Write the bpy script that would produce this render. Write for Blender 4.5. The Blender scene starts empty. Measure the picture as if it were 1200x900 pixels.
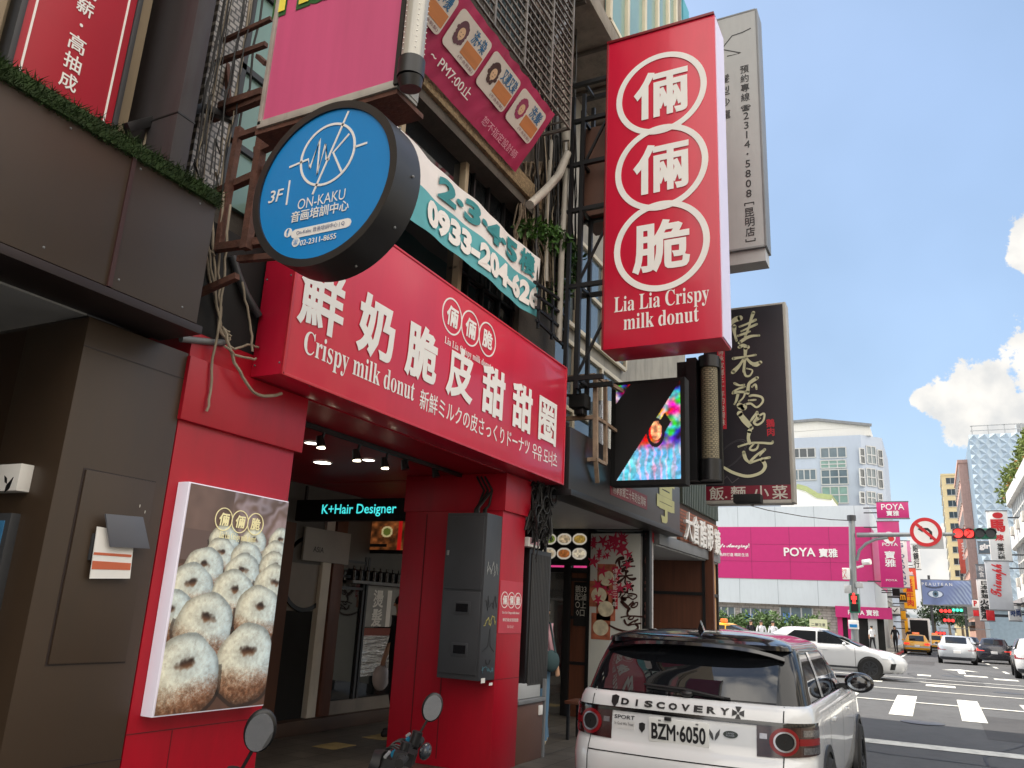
import bpy, bmesh, math, random
import numpy as np
from mathutils import Vector, Matrix
R = math.radians
rnd = random.Random(7)
sc = bpy.context.scene
COL = sc.collection

# ------------------------------------------------------------------ camera
CAM = np.array([0, 0, 1.68]); FPX = 937.86
_y, _p, _r = np.radians([27.67, 15.80, 2.90])
CF = np.array([np.cos(_y)*np.cos(_p), np.sin(_y)*np.cos(_p), np.sin(_p)])
_r0 = np.array([np.sin(_y), -np.cos(_y), 0]); _u0 = np.cross(_r0, CF)
CR = _r0*np.cos(_r)+_u0*np.sin(_r); CU = -_r0*np.sin(_r)+_u0*np.cos(_r)
cd = bpy.data.cameras.new('camera'); co = bpy.data.objects.new('camera', cd); COL.objects.link(co)
cd.sensor_width = 36; cd.lens = FPX/1200*36; cd.clip_start = .05; cd.clip_end = 6000
m = Matrix.Identity(4)
for i in range(3):
    m[i][0] = CR[i]; m[i][1] = CU[i]; m[i][2] = -CF[i]; m[i][3] = CAM[i]
co.matrix_world = m; sc.camera = co

# ------------------------------------------------------------------ sky, sun, exposure
SUN_EL, SUN_AZ = R(57), R(87)      # azimuth measured from +X (along the street) towards +Y (behind the left buildings)
w = bpy.data.worlds.new('World'); sc.world = w; w.use_nodes = True
nt = w.node_tree; bg = nt.nodes['Background']
sky = nt.nodes.new('ShaderNodeTexSky'); sky.sky_type = 'NISHITA'; sky.sun_disc = False
sky.sun_elevation = SUN_EL; sky.sun_rotation = R(90)-SUN_AZ; sky.air_density = 1.0; sky.dust_density = 2.2; sky.ozone_density = 1.4
SKY = .105
def wn(t, **k):
    n = nt.nodes.new(t)
    for a, b in k.items(): setattr(n, a, b)
    return n
def wl(a, b): nt.links.new(a, b)
tc = wn('ShaderNodeTexCoord')
def cloud_blob(px, py, rad, squash=1.0):
    """soft mask round one direction of the sky"""
    d = Vector(tuple((px-600)/FPX*CR-(py-450)/FPX*CU+CF)).normalized()
    s = wn('ShaderNodeVectorMath', operation='SUBTRACT'); wl(tc.outputs['Generated'], s.inputs[0]); s.inputs[1].default_value = d
    mm = wn('ShaderNodeVectorMath', operation='MULTIPLY'); wl(s.outputs[0], mm.inputs[0]); mm.inputs[1].default_value = (1, 1, squash)
    l = wn('ShaderNodeVectorMath', operation='LENGTH'); wl(mm.outputs[0], l.inputs[0])
    q = wn('ShaderNodeMath', operation='DIVIDE'); wl(l.outputs['Value'], q.inputs[0]); q.inputs[1].default_value = rad
    o = wn('ShaderNodeMath', operation='SUBTRACT'); o.inputs[0].default_value = 1; wl(q.outputs[0], o.inputs[1])
    return o.outputs[0]
def wmax(a, b):
    n = wn('ShaderNodeMath', operation='MAXIMUM'); wl(a, n.inputs[0]); wl(b, n.inputs[1]); return n.outputs[0]
blobs = [(1125, 470, .050, 1.3), (1150, 452, .052, 1.2), (1150, 482, .058, 1.1), (1085, 468, .026, 1.4), (1185, 492, .055, 1.2), (1240, 505, .07, 1.3),
         (1208, 275, .036, 1.0), (1208, 302, .03, 1.0), (1090, 668, .075, 1.5), (1110, 640, .05, 1.3), (1050, 690, .09, 2), (1290, 420, .12, 1.3),
         (1380, 560, .16, 1.6), (-200, 300, .3, 1.4), (700, -700, .25, 1.2)]
mk = None
for b in blobs:
    c = cloud_blob(*b); mk = c if mk is None else wmax(mk, c)
nz = wn('ShaderNodeTexNoise'); wl(tc.outputs['Generated'], nz.inputs['Vector']); nz.inputs['Scale'].default_value = 24; nz.inputs['Detail'].default_value = 8; nz.inputs['Roughness'].default_value = .66
a1 = wn('ShaderNodeMath', operation='MULTIPLY_ADD'); wl(nz.outputs['Fac'], a1.inputs[0]); a1.inputs[1].default_value = 1.5; wl(mk, a1.inputs[2])
ramp = wn('ShaderNodeMapRange', interpolation_type='SMOOTHSTEP'); wl(a1.outputs[0], ramp.inputs['Value'])
ramp.inputs['From Min'].default_value = .98; ramp.inputs['From Max'].default_value = 1.10
nz2 = wn('ShaderNodeTexNoise'); wl(tc.outputs['Generated'], nz2.inputs['Vector']); nz2.inputs['Scale'].default_value = 22; nz2.inputs['Detail'].default_value = 5
cr = wn('ShaderNodeValToRGB'); wl(nz2.outputs['Fac'], cr.inputs[0])
cr.color_ramp.elements[0].position = .3; cr.color_ramp.elements[0].color = (1.85, 1.97, 2.12, 1)
cr.color_ramp.elements[1].position = .62; cr.color_ramp.elements[1].color = (2.65, 2.68, 2.7, 1)
# thin high veil, only a faint whitening
nz3 = wn('ShaderNodeTexNoise'); wl(tc.outputs['Generated'], nz3.inputs['Vector']); nz3.inputs['Scale'].default_value = 2.6; nz3.inputs['Detail'].default_value = 4
veil = wn('ShaderNodeMapRange'); wl(nz3.outputs['Fac'], veil.inputs['Value']); veil.inputs['From Min'].default_value = .3; veil.inputs['From Max'].default_value = .8; veil.inputs['To Min'].default_value = .45; veil.inputs['To Max'].default_value = .72
mx0 = wn('ShaderNodeMix', data_type='RGBA'); wl(veil.outputs[0], mx0.inputs[0]); wl(sky.outputs[0], mx0.inputs[6]); mx0.inputs[7].default_value = (.58, .97, 1.50, 1)
mx = wn('ShaderNodeMix', data_type='RGBA'); wl(ramp.outputs[0], mx.inputs[0]); wl(mx0.outputs[2], mx.inputs[6]); wl(cr.outputs[0], mx.inputs[7])
# broad bank of bright cloud added out of view to light the facade
def fill_cloud(d, rad):
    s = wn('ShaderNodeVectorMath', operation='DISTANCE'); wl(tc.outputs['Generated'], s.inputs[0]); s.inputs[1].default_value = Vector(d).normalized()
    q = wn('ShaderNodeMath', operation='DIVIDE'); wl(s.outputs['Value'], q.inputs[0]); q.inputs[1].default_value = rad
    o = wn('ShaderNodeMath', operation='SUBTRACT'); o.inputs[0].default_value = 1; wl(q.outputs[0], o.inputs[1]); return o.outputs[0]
bank = wmax(fill_cloud((-.35, -.85, .5), 1.1), fill_cloud((-.8, -.3, .6), .7))
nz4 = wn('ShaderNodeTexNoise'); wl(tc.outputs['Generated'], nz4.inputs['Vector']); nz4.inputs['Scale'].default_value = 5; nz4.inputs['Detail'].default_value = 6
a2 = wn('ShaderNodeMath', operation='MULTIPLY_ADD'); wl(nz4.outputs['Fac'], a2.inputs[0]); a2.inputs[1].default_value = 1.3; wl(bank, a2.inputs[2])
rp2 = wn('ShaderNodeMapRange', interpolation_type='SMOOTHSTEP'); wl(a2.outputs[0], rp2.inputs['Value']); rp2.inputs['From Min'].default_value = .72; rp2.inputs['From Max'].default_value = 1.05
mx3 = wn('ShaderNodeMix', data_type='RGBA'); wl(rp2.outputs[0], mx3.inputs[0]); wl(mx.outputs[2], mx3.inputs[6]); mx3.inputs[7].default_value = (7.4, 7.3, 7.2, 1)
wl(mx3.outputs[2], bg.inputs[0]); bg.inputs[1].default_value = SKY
sl = bpy.data.lights.new('sun', 'SUN'); sl.energy = 2.0; sl.angle = R(.53); sl.color = (1, .955, .88)
so = bpy.data.objects.new('sun', sl); COL.objects.link(so)
sd = Vector((math.cos(SUN_EL)*math.cos(SUN_AZ), math.cos(SUN_EL)*math.sin(SUN_AZ), math.sin(SUN_EL)))
so.rotation_euler = sd.to_track_quat('Z', 'Y').to_euler(); so.location = (0, 0, 40)
sc.view_settings.view_transform = 'Standard'; sc.view_settings.look = 'None'; sc.view_settings.gamma = 1
sc.view_settings.use_curve_mapping = False
sc.view_settings.exposure = 1.9
sc.view_settings.use_white_balance = True; sc.view_settings.white_balance_temperature = 7000; sc.view_settings.white_balance_tint = 10
sc.cycles.max_bounces = 8; sc.cycles.glossy_bounces = 4; sc.cycles.transmission_bounces = 4
sc.cycles.use_denoising = True

# ------------------------------------------------------------------ helpers
def S(r, g, b):
    f = lambda c: (c/12.92 if c <= .04045 else ((c+.055)/1.055)**2.4)
    return (f(r/255), f(g/255), f(b/255), 1)
def ray(px, py): return (px-600)/FPX*CR-(py-450)/FPX*CU+CF
def at(px, py, **k):
    d = ray(px, py); (a, v), = k.items(); i = 'xyz'.index(a); return CAM+(v-CAM[i])/d[i]*d
_mc = {}
def mat(name, rgb, rough=.6, metal=0, var=.12, scale=3.0, stretch=(1, 1, 1), bump=0, bscale=40, emit=0, dirt=0, coat=0, spec=.5, attr=False, dirtcol=(.03, .025, .02, 1)):
    if name in _mc: return _mc[name]
    m = bpy.data.materials.new(name); m.use_nodes = True; n = m.node_tree; b = n.nodes['Principled BSDF']
    b.inputs['Roughness'].default_value = rough; b.inputs['Metallic'].default_value = metal
    b.inputs['Coat Weight'].default_value = coat; b.inputs['Coat Roughness'].default_value = .04; b.inputs['Specular IOR Level'].default_value = spec
    tcn = n.nodes.new('ShaderNodeTexCoord'); mp = n.nodes.new('ShaderNodeMapping'); mp.inputs['Scale'].default_value = stretch
    n.links.new(tcn.outputs['Object'], mp.inputs[0])
    if attr:
        at_ = n.nodes.new('ShaderNodeAttribute'); at_.attribute_name = 'Col'; src = at_.outputs['Color']
    else:
        rg = n.nodes.new('ShaderNodeRGB'); rg.outputs[0].default_value = rgb; src = rg.outputs[0]
    if var:
        t = n.nodes.new('ShaderNodeTexNoise'); t.inputs['Scale'].default_value = scale; t.inputs['Detail'].default_value = 5
        n.links.new(mp.outputs[0], t.inputs['Vector'])
        r_ = n.nodes.new('ShaderNodeMapRange'); n.links.new(t.outputs['Fac'], r_.inputs['Value'])
        r_.inputs['From Min'].default_value = .25; r_.inputs['From Max'].default_value = .75; r_.inputs['To Min'].default_value = 1-var; r_.inputs['To Max'].default_value = 1+var
        hs = n.nodes.new('ShaderNodeHueSaturation'); n.links.new(src, hs.inputs['Color']); n.links.new(r_.outputs[0], hs.inputs['Value']); src = hs.outputs[0]
        rr = n.nodes.new('ShaderNodeMapRange'); n.links.new(t.outputs['Fac'], rr.inputs['Value'])
        rr.inputs['To Min'].default_value = max(0, rough-.12*rough); rr.inputs['To Max'].default_value = min(1, rough+.12*rough); n.links.new(rr.outputs[0], b.inputs['Roughness'])
    if dirt:
        t = n.nodes.new('ShaderNodeTexNoise'); t.inputs['Scale'].default_value = 1.7; t.inputs['Detail'].default_value = 9; t.inputs['Roughness'].default_value = .72
        m2 = n.nodes.new('ShaderNodeMapping'); m2.inputs['Scale'].default_value = (2.2, 2.2, .45); n.links.new(tcn.outputs['Object'], m2.inputs[0]); n.links.new(m2.outputs[0], t.inputs['Vector'])
        r2 = n.nodes.new('ShaderNodeMapRange'); n.links.new(t.outputs['Fac'], r2.inputs['Value']); r2.inputs['From Min'].default_value = .48; r2.inputs['From Max'].default_value = .72; r2.inputs['To Max'].default_value = dirt
        mxx = n.nodes.new('ShaderNodeMix'); mxx.data_type = 'RGBA'; n.links.new(r2.outputs[0], mxx.inputs[0]); n.links.new(src, mxx.inputs[6]); mxx.inputs[7].default_value = dirtcol; src = mxx.outputs[2]
    n.links.new(src, b.inputs['Base Color'])
    if emit:
        n.links.new(src, b.inputs['Emission Color']); b.inputs['Emission Strength'].default_value = emit
    if bump:
        t = n.nodes.new('ShaderNodeTexNoise'); t.inputs['Scale'].default_value = bscale; t.inputs['Detail'].default_value = 4
        n.links.new(mp.outputs[0], t.inputs['Vector'])
        bp = n.nodes.new('ShaderNodeBump'); bp.inputs['Strength'].default_value = bump; bp.inputs['Distance'].default_value = .02
        n.links.new(t.outputs['Fac'], bp.inputs['Height']); n.links.new(bp.outputs[0], b.inputs['Normal'])
    _mc[name] = m; return m
def brickmat(name, c1, c2, mortar, w, h, size=.012, rough=.6, axes='xz', offset=.5):
    if name in _mc: return _mc[name]
    m = mat(name, c1, rough, var=.14, scale=4, dirt=.35); n = m.node_tree; b = n.nodes['Principled BSDF']
    tcn = n.nodes.new('ShaderNodeTexCoord'); sx = n.nodes.new('ShaderNodeSeparateXYZ'); cx = n.nodes.new('ShaderNodeCombineXYZ')
    n.links.new(tcn.outputs['Object'], sx.inputs[0]); n.links.new(sx.outputs[axes[0].upper()], cx.inputs[0]); n.links.new(sx.outputs[axes[1].upper()], cx.inputs[1])
    t = n.nodes.new('ShaderNodeTexBrick'); n.links.new(cx.outputs[0], t.inputs['Vector']); t.offset = offset
    t.inputs['Scale'].default_value = 1; t.inputs['Brick Width'].default_value = w; t.inputs['Row Height'].default_value = h; t.inputs['Mortar Size'].default_value = size
    t.inputs['Color1'].default_value = c1; t.inputs['Color2'].default_value = c2; t.inputs['Mortar'].default_value = mortar
    for l in list(n.links):
        if l.from_node.type == 'RGB': tgt = l.to_socket; n.links.remove(l); n.links.new(t.outputs['Color'], tgt)
    bp = n.nodes.new('ShaderNodeBump'); bp.inputs['Strength'].default_value = .4; bp.inputs['Distance'].default_value = .01; bp.invert = True
    n.links.new(t.outputs['Fac'], bp.inputs['Height']); n.links.new(bp.outputs[0], b.inputs['Normal'])
    return m
def glass(name, rgb=(.02, .03, .035, 1), rough=.04):
    return mat(name, rgb, rough, var=0, spec=.9)

class Fr:
    """a flat face in space: origin, right, up; N points out of the face"""
    def __init__(s, o, U, V): s.o = np.array(o, float); s.U = np.array(U, float); s.V = np.array(V, float); s.N = np.cross(s.U, s.V)
    def p(s, u, v, d=0): return s.o+u*s.U+v*s.V+d*s.N
    def px(s, x, y):
        d = ray(x, y); t = (s.o-CAM)@s.N/(d@s.N); q = CAM+t*d-s.o; return q@s.U, q@s.V
def FY(Y): return Fr((0, Y, 0), (1, 0, 0), (0, 0, 1))      # faces the street; u = X, v = Z
def FX(X): return Fr((X, 0, 0), (0, -1, 0), (0, 0, 1))     # faces back along the street; u = -Y, v = Z
class MB:
    def __init__(s): s.v = []; s.f = []
    def add(s, vs, fs):
        n = len(s.v); s.v += [tuple(map(float, v)) for v in vs]; s.f += [tuple(i+n for i in f) for f in fs]; return s
    def box(s, x0, x1, y0, y1, z0, z1):
        return s.add([(x, y, z) for z in (z0, z1) for x, y in ((x0, y0), (x1, y0), (x1, y1), (x0, y1))],
                     [(3, 2, 1, 0), (4, 5, 6, 7), (0, 1, 5, 4), (1, 2, 6, 5), (2, 3, 7, 6), (3, 0, 4, 7)])
    def fbox(s, F, u0, u1, v0, v1, d0, d1):
        return s.add([F.p(u, v, d) for d in (d0, d1) for u, v in ((u0, v0), (u1, v0), (u1, v1), (u0, v1))],
                     [(3, 2, 1, 0), (4, 5, 6, 7), (0, 1, 5, 4), (1, 2, 6, 5), (2, 3, 7, 6), (3, 0, 4, 7)])
    def prism(s, F, poly, d0, d1):
        n = len(poly)
        return s.add([F.p(u, v, d) for d in (d0, d1) for u, v in poly],
                     [tuple(range(n-1, -1, -1)), tuple(range(n, 2*n))]+[(i, (i+1) % n, n+(i+1) % n, n+i) for i in range(n)])
    def pxbox(s, F, x0, y0, x1, y1, d0, d1):
        a = F.px(x0, y0); b = F.px(x1, y1)
        return s.fbox(F, min(a[0], b[0]), max(a[0], b[0]), min(a[1], b[1]), max(a[1], b[1]), d0, d1)
    def bar(s, p, q, w, h=None, up=(0, 0, 1)):
        p = np.array(p, float); q = np.array(q, float); h = h or w; d = q-p; d = d/np.linalg.norm(d)
        a = np.cross(d, up)
        if np.linalg.norm(a) < 1e-4: a = np.cross(d, (1, 0, 0))
        a = a/np.linalg.norm(a)*w/2; b = np.cross(a, d); b = b/np.linalg.norm(b)*h/2
        return s.add([e+i*a+j*b for e in (p, q) for i, j in ((-1, -1), (1, -1), (1, 1), (-1, 1))],
                     [(3, 2, 1, 0), (4, 5, 6, 7), (0, 1, 5, 4), (1, 2, 6, 5), (2, 3, 7, 6), (3, 0, 4, 7)])
    def tube(s, pts, r, n=7):
        pts = [np.array(p, float) for p in pts]; N = len(pts); rs = r if hasattr(r, '__len__') else [r]*N; vs = []; a = None
        for i, p in enumerate(pts):
            d = pts[min(i+1, N-1)]-pts[max(i-1, 0)]; d = d/(np.linalg.norm(d)+1e-9)
            if a is None: a = np.cross(d, (0, 0, 1)) if abs(d[2]) < .9 else np.cross(d, (1, 0, 0))
            a = a-(a@d)*d; a = a/(np.linalg.norm(a)+1e-9); b = np.cross(d, a)
            vs += [p+rs[i]*(math.cos(t)*a+math.sin(t)*b) for t in [2*math.pi*k/n for k in range(n)]]
        fs = [(i*n+k, i*n+(k+1) % n, (i+1)*n+(k+1) % n, (i+1)*n+k) for i in range(N-1) for k in range(n)]
        fs += [tuple(range(n-1, -1, -1)), tuple(range((N-1)*n, N*n))]
        return s.add(vs, fs)
    def cyl(s, p, q, r0, r1=None, n=16): return s.tube([p, q], [r0, r0 if r1 is None else r1], n)
    def disc(s, F, u, v, r, d0, d1, n=40, ru=None): return s.prism(F, [(u+(ru or r)*math.cos(t), v+r*math.sin(t)) for t in [2*math.pi*k/n for k in range(n)]], d0, d1)
    def ring(s, F, u, v, r0, r1, d0, d1, n=48, a0=0, a1=2*math.pi, e=1):
        full = abs(a1-a0-2*math.pi) < 1e-6; K = n if full else n+1; vs = []
        for k in range(K):
            t = a0+(a1-a0)*k/n
            for r, d in ((r0, d0), (r1, d0), (r1, d1), (r0, d1)): vs.append(F.p(u+r*math.cos(t)*e, v+r*math.sin(t), d))
        fs = []
        for k in range(n):
            i = k*4; j = ((k+1) % K)*4
            for q in range(4): fs.append((i+q, i+(q+1) % 4, j+(q+1) % 4, j+q))
        if not full: fs += [(0, 1, 2, 3), ((K-1)*4+3, (K-1)*4+2, (K-1)*4+1, (K-1)*4)]
        return s.add(vs, fs)
    def stroke(s, F, pts, w, d0, d1):
        """a flat painted line through 2-D points, with mitred joints"""
        P = [np.array(p, float) for p in pts]; n = len(P); L = []; Rr = []
        for i in range(n):
            t = P[min(i+1, n-1)]-P[max(i-1, 0)]; t = t/(np.linalg.norm(t)+1e-9); nn = np.array([-t[1], t[0]])*w/2
            L.append(P[i]+nn); Rr.append(P[i]-nn)
        vs = [F.p(q[0], q[1], d) for d in (d0, d1) for q in L+Rr]; m_ = 2*n; fs = []
        for i in range(n-1):
            fs += [(i, i+1, n+i+1, n+i), (m_+i, m_+n+i, m_+n+i+1, m_+i+1), (i, m_+i, m_+i+1, i+1), (n+i, n+i+1, m_+n+i+1, m_+n+i)]
        fs += [(0, n, m_+n, m_), (n-1, m_+n-1, m_+2*n-1, 2*n-1)]
        return s.add(vs, fs)
    def ell(s, c, rx, ry, rz, nu=16, nv=10, M=None):
        vs = []
        for j in range(nv+1):
            ph = math.pi*j/nv
            for i in range(nu):
                th = 2*math.pi*i/nu; v = np.array([rx*math.sin(ph)*math.cos(th), ry*math.sin(ph)*math.sin(th), rz*math.cos(ph)])
                vs.append(np.array(c)+(M@v if M is not None else v))
        return s.add(vs, [(j*nu+i, (j+1)*nu+i, (j+1)*nu+(i+1) % nu, j*nu+(i+1) % nu) for j in range(nv) for i in range(nu)])
    def grid(s, P):
        """P[i][j] -> points"""
        a = len(P); b = len(P[0])
        return s.add([p for row in P for p in row], [(i*b+j, i*b+j+1, (i+1)*b+j+1, (i+1)*b+j) for i in range(a-1) for j in range(b-1)])
    def mesh(s, name, m=None, bevel=0, smooth=40, normals=True):
        me = bpy.data.meshes.new(name); me.from_pydata(s.v, [], s.f)
        if normals or bevel:
            b = bmesh.new(); b.from_mesh(me); bmesh.ops.remove_doubles(b, verts=b.verts, dist=1e-6)
            bmesh.ops.recalc_face_normals(b, faces=b.faces)
            if bevel:
                es = [e for e in b.edges if len(e.link_faces) == 2 and e.calc_face_angle(0) > .6]
                bmesh.ops.bevel(b, geom=es, offset=bevel, segments=2, profile=.6, affect='EDGES', clamp_overlap=True)
            b.to_mesh(me); b.free()
        if smooth:
            me.polygons.foreach_set('use_smooth', [True]*len(me.polygons)); me.set_sharp_from_angle(angle=R(smooth))
        if m: me.materials.append(m)
        return me
    def build(s, name, m, parent=None, bevel=0, smooth=40, local=False, normals=True):
        return link(name, s.mesh(name, m, bevel, smooth, normals), parent, local)
def root_loc(o):
    v = Vector((0, 0, 0))
    while o: v += o.location; o = o.parent
    return v
def link(name, me, parent=None, local=False):
    o = bpy.data.objects.new(name, me); COL.objects.link(o)
    if parent:
        o.parent = parent
        if not local: o.location = -root_loc(parent)
    elif not local and len(me.vertices):
        c = np.empty(len(me.vertices)*3); me.vertices.foreach_get('co', c); c = c.reshape(-1, 3)
        b = Vector(((c[:, 0].min()+c[:, 0].max())/2, (c[:, 1].min()+c[:, 1].max())/2, c[:, 2].min()))
        me.transform(Matrix.Translation(-b)); o.location = b
    return o
def tag(o, label=None, cat=None, group=None, kind=None):
    for k, v in (('label', label), ('category', cat), ('group', group), ('kind', kind)):
        if v: o[k] = v
    return o
def thing(name, label, cat, loc=(0, 0, 0), group=None):
    o = bpy.data.objects.new(name, None); o.empty_display_size = .2; COL.objects.link(o); o.location = loc
    return tag(o, label, cat, group)
def copy_tree(o, parent=None):
    c = o.copy(); COL.objects.link(c); c.parent = parent
    for ch in list(o.children): copy_tree(ch, c)
    return c
def serif(t):
    return ''.join(chr(0x1D400+ord(c)-65) if 'A' <= c <= 'Z' else chr(0x1D41A+ord(c)-97) if 'a' <= c <= 'z' else c for c in t)
def script(t):
    return ''.join(chr(0x1D4D0+ord(c)-65) if 'A' <= c <= 'Z' else chr(0x1D4EA+ord(c)-97) if 'a' <= c <= 'z' else c for c in t)
_tc = {}
def text_mesh(t, bold=0, line=1.0, res=3, space=1.0):
    k = (t, bold, line, res, space)
    if k not in _tc:
        c = bpy.data.curves.new('t', 'FONT'); c.body = t; c.resolution_u = res; c.align_x = 'CENTER'; c.space_line = line; c.space_character = space
        c.bevel_depth = bold; c.bevel_resolution = 0
        o = bpy.data.objects.new('t', c); me = bpy.data.meshes.new_from_object(o); bpy.data.objects.remove(o); bpy.data.curves.remove(c)
        v = np.empty(len(me.vertices)*3); me.vertices.foreach_get('co', v); v = v.reshape(-1, 3)
        _tc[k] = (v, [tuple(p.vertices) for p in me.polygons]); bpy.data.meshes.remove(me)
    return _tc[k]
def text(t, F, u, v, m, parent=None, h=None, w=None, bold=0, lift=.002, depth=.003, line=1.0, name='lettering', res=3, shear=0, mb=None, rot=0, space=1.0):
    """letters centred at (u, v) of a face; h / w = height / width of their box"""
    V, fs = text_mesh(t, bold, line, res, space)
    lo = V.min(0); hi = V.max(0); c = (lo+hi)/2; sz = hi-lo
    sv = h/sz[1] if h else w/sz[0]; su = w/sz[0] if w else sv
    zr = max(sz[2], 1e-6); X = (V[:, 0]-c[0])*su; Y = (V[:, 1]-c[1])*sv; X = X+shear*Y
    if rot: X, Y = X*math.cos(rot)-Y*math.sin(rot), X*math.sin(rot)+Y*math.cos(rot)
    zn = (V[:, 2]-lo[2])/zr; D = lift+depth*np.where(zn > .3, .9+.1*zn, 0) if sz[2] > 1e-6 else np.full(len(V), lift+depth)
    P = F.o+(u+X)[:, None]*F.U+(v+Y)[:, None]*F.V+D[:, None]*F.N
    q = mb or MB(); q.add(P, fs)
    if mb: return None
    return q.build(name, m, parent, smooth=0, normals=False)
def picture(name, F, u0, u1, v0, v1, arr, parent, m, d=.002):
    """a printed picture: one grid whose corner colours carry the print (arr rows run top to bottom, sRGB 0..1)"""
    H, W, _ = arr.shape
    us = np.linspace(u0, u1, W); vs = np.linspace(v1, v0, H)
    P = F.o+us[None, :, None]*F.U+vs[:, None, None]*F.V+d*F.N
    idx = np.arange(H*W).reshape(H, W)
    q = np.stack([idx[1:, :-1], idx[1:, 1:], idx[:-1, 1:], idx[:-1, :-1]], -1).reshape(-1, 4)
    me = bpy.data.meshes.new(name); me.from_pydata(P.reshape(-1, 3).tolist(), [], q.tolist())
    ca = me.color_attributes.new('Col', 'FLOAT_COLOR', 'POINT')
    a = np.clip(arr, 0, 1); lin = np.where(a <= .04045, a/12.92, ((a+.055)/1.055)**2.4)
    ca.data.foreach_set('color', np.concatenate([lin, np.ones((H, W, 1))], -1).astype(np.float32).ravel())
    me.materials.append(m)
    return link(name, me, parent)
def vnoise(H, W, cell, seed=0, oct=3):
    g = np.random.RandomState(seed); out = np.zeros((H, W)); amp = 1; tot = 0
    for o in range(oct):
        n0 = int(H/cell)+3; n1 = int(W/cell)+3; q = g.rand(n0, n1); yy = np.arange(H)/cell; xx = np.arange(W)/cell
        i = yy.astype(int); j = xx.astype(int); fy = (yy-i)[:, None]; fx = (xx-j)[None, :]; fy = fy*fy*(3-2*fy); fx = fx*fx*(3-2*fx)
        a = q[i][:, j]; b = q[i][:, j+1]; c = q[i+1][:, j]; d = q[i+1][:, j+1]
        out += amp*((a*(1-fx)+b*fx)*(1-fy)+(c*(1-fx)+d*fx)*fy); tot += amp; amp *= .5; cell = max(cell/2, 1)
    return out/tot
def leaves(mb, c, rad, n, size, seed=1, flat=1.0, droop=.2):
    g = random.Random(seed)
    for _ in range(n):
        while True:
            p = np.array([g.uniform(-1, 1) for _ in range(3)])
            if p@p <= 1: break
        p = np.array(c)+p*np.array(rad); a = np.array([g.gauss(0, 1), g.gauss(0, 1), g.gauss(0, flat)-droop]); a /= np.linalg.norm(a)+1e-9
        b = np.cross(a, [g.gauss(0, 1) for _ in range(3)]); b /= np.linalg.norm(b)+1e-9; s = size*g.uniform(.6, 1.3); nn = np.cross(a, b)*s*.12
        mb.add([p, p+a*s*.5+b*s*.25+nn, p+a*s, p+a*s*.5-b*s*.25+nn], [(0, 1, 2, 3)])
M = dict(
 red=mat('red_paint', S(172, 2, 32), .42, var=.10, scale=1.6, dirt=.32, dirtcol=S(104, 6, 16), bump=.04, bscale=18), redsign=mat('red_sign_vinyl', S(206, 28, 60), .3, var=.05, scale=1.1, stretch=(3, 3, .3), coat=.15, dirt=.16, dirtcol=S(150, 24, 40)),
 white=mat('white_vinyl', S(236, 234, 230), .45, var=.04), offwhite=mat('off_white_paint', S(205, 200, 190), .6, var=.1, dirt=.25),
 brown=mat('brown_panel', S(63, 49, 37), .45, var=.12, scale=1.1, dirt=.3, bump=.05, bscale=6), dbrown=mat('dark_brown_panel', S(54, 38, 26), .5, var=.15, scale=2, stretch=(1, 1, .2)),
 trim=mat('dark_trim', S(40, 28, 26), .5), black=mat('black_metal', S(22, 22, 24), .42, var=.15), blackm=mat('matt_black', S(14, 14, 15), .8, var=.1),
 dgrey=mat('dark_grey_metal', S(58, 60, 64), .45, var=.1, dirt=.2), grey=mat('grey_metal', S(120, 122, 124), .45, var=.1, dirt=.3), lgrey=mat('light_grey_panel', S(176, 178, 178), .5, var=.06, dirt=.18),
 rust=mat('rusty_steel', S(92, 58, 46), .8, var=.35, scale=14, bump=.4, dirt=.3), rustl=mat('pale_rusty_steel', S(150, 128, 108), .75, var=.35, scale=10, bump=.3, dirt=.55, dirtcol=S(92, 52, 34)),
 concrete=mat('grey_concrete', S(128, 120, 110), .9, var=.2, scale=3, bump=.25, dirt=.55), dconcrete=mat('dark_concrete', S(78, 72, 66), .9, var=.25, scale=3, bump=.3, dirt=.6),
 stone=mat('tan_stone', S(158, 142, 118), .7, var=.18, scale=2, stretch=(1, 1, .25), dirt=.2), chrome=mat('bright_metal', (.75, .75, .76, 1), .12, 1, var=0),
 glass=glass('dark_glass'), gglass=mat('green_window_glass', S(120, 150, 142), .12, var=.15, scale=1.2), bglass=mat('pale_window_glass', S(86, 100, 106), .06, var=.25, scale=.9, spec=.9),
 cream=mat('cream_window_frame', S(206, 196, 172), .5, var=.08, dirt=.2), cable=mat('black_cable', S(26, 25, 25), .6), palecable=mat('weathered_cable', S(150, 138, 120), .8, var=.3, scale=8),
 leaf=mat('green_leaf', S(52, 88, 28), .5, var=.35, scale=3), dleaf=mat('dark_leaf', S(34, 62, 26), .5, var=.35, scale=2), bark=mat('grey_bark', S(112, 98, 82), .9, var=.3, scale=8, bump=.5),
 lamp=mat('lit_lamp', (1, .9, .7, 1), .4, var=0, emit=2), wood=mat('brown_wood', S(92, 52, 34), .5, var=.25, scale=3, stretch=(6, 6, .4)), ply=mat('weathered_plank', S(150, 120, 92), .8, var=.3, scale=3, stretch=(.4, 6, 6), dirt=.4),
 pink=mat('pink_vinyl', S(226, 72, 128), .5, var=.05, dirt=.06), magenta=mat('magenta_panel', S(196, 36, 112), .4, var=.03), asphalt=None)

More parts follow.
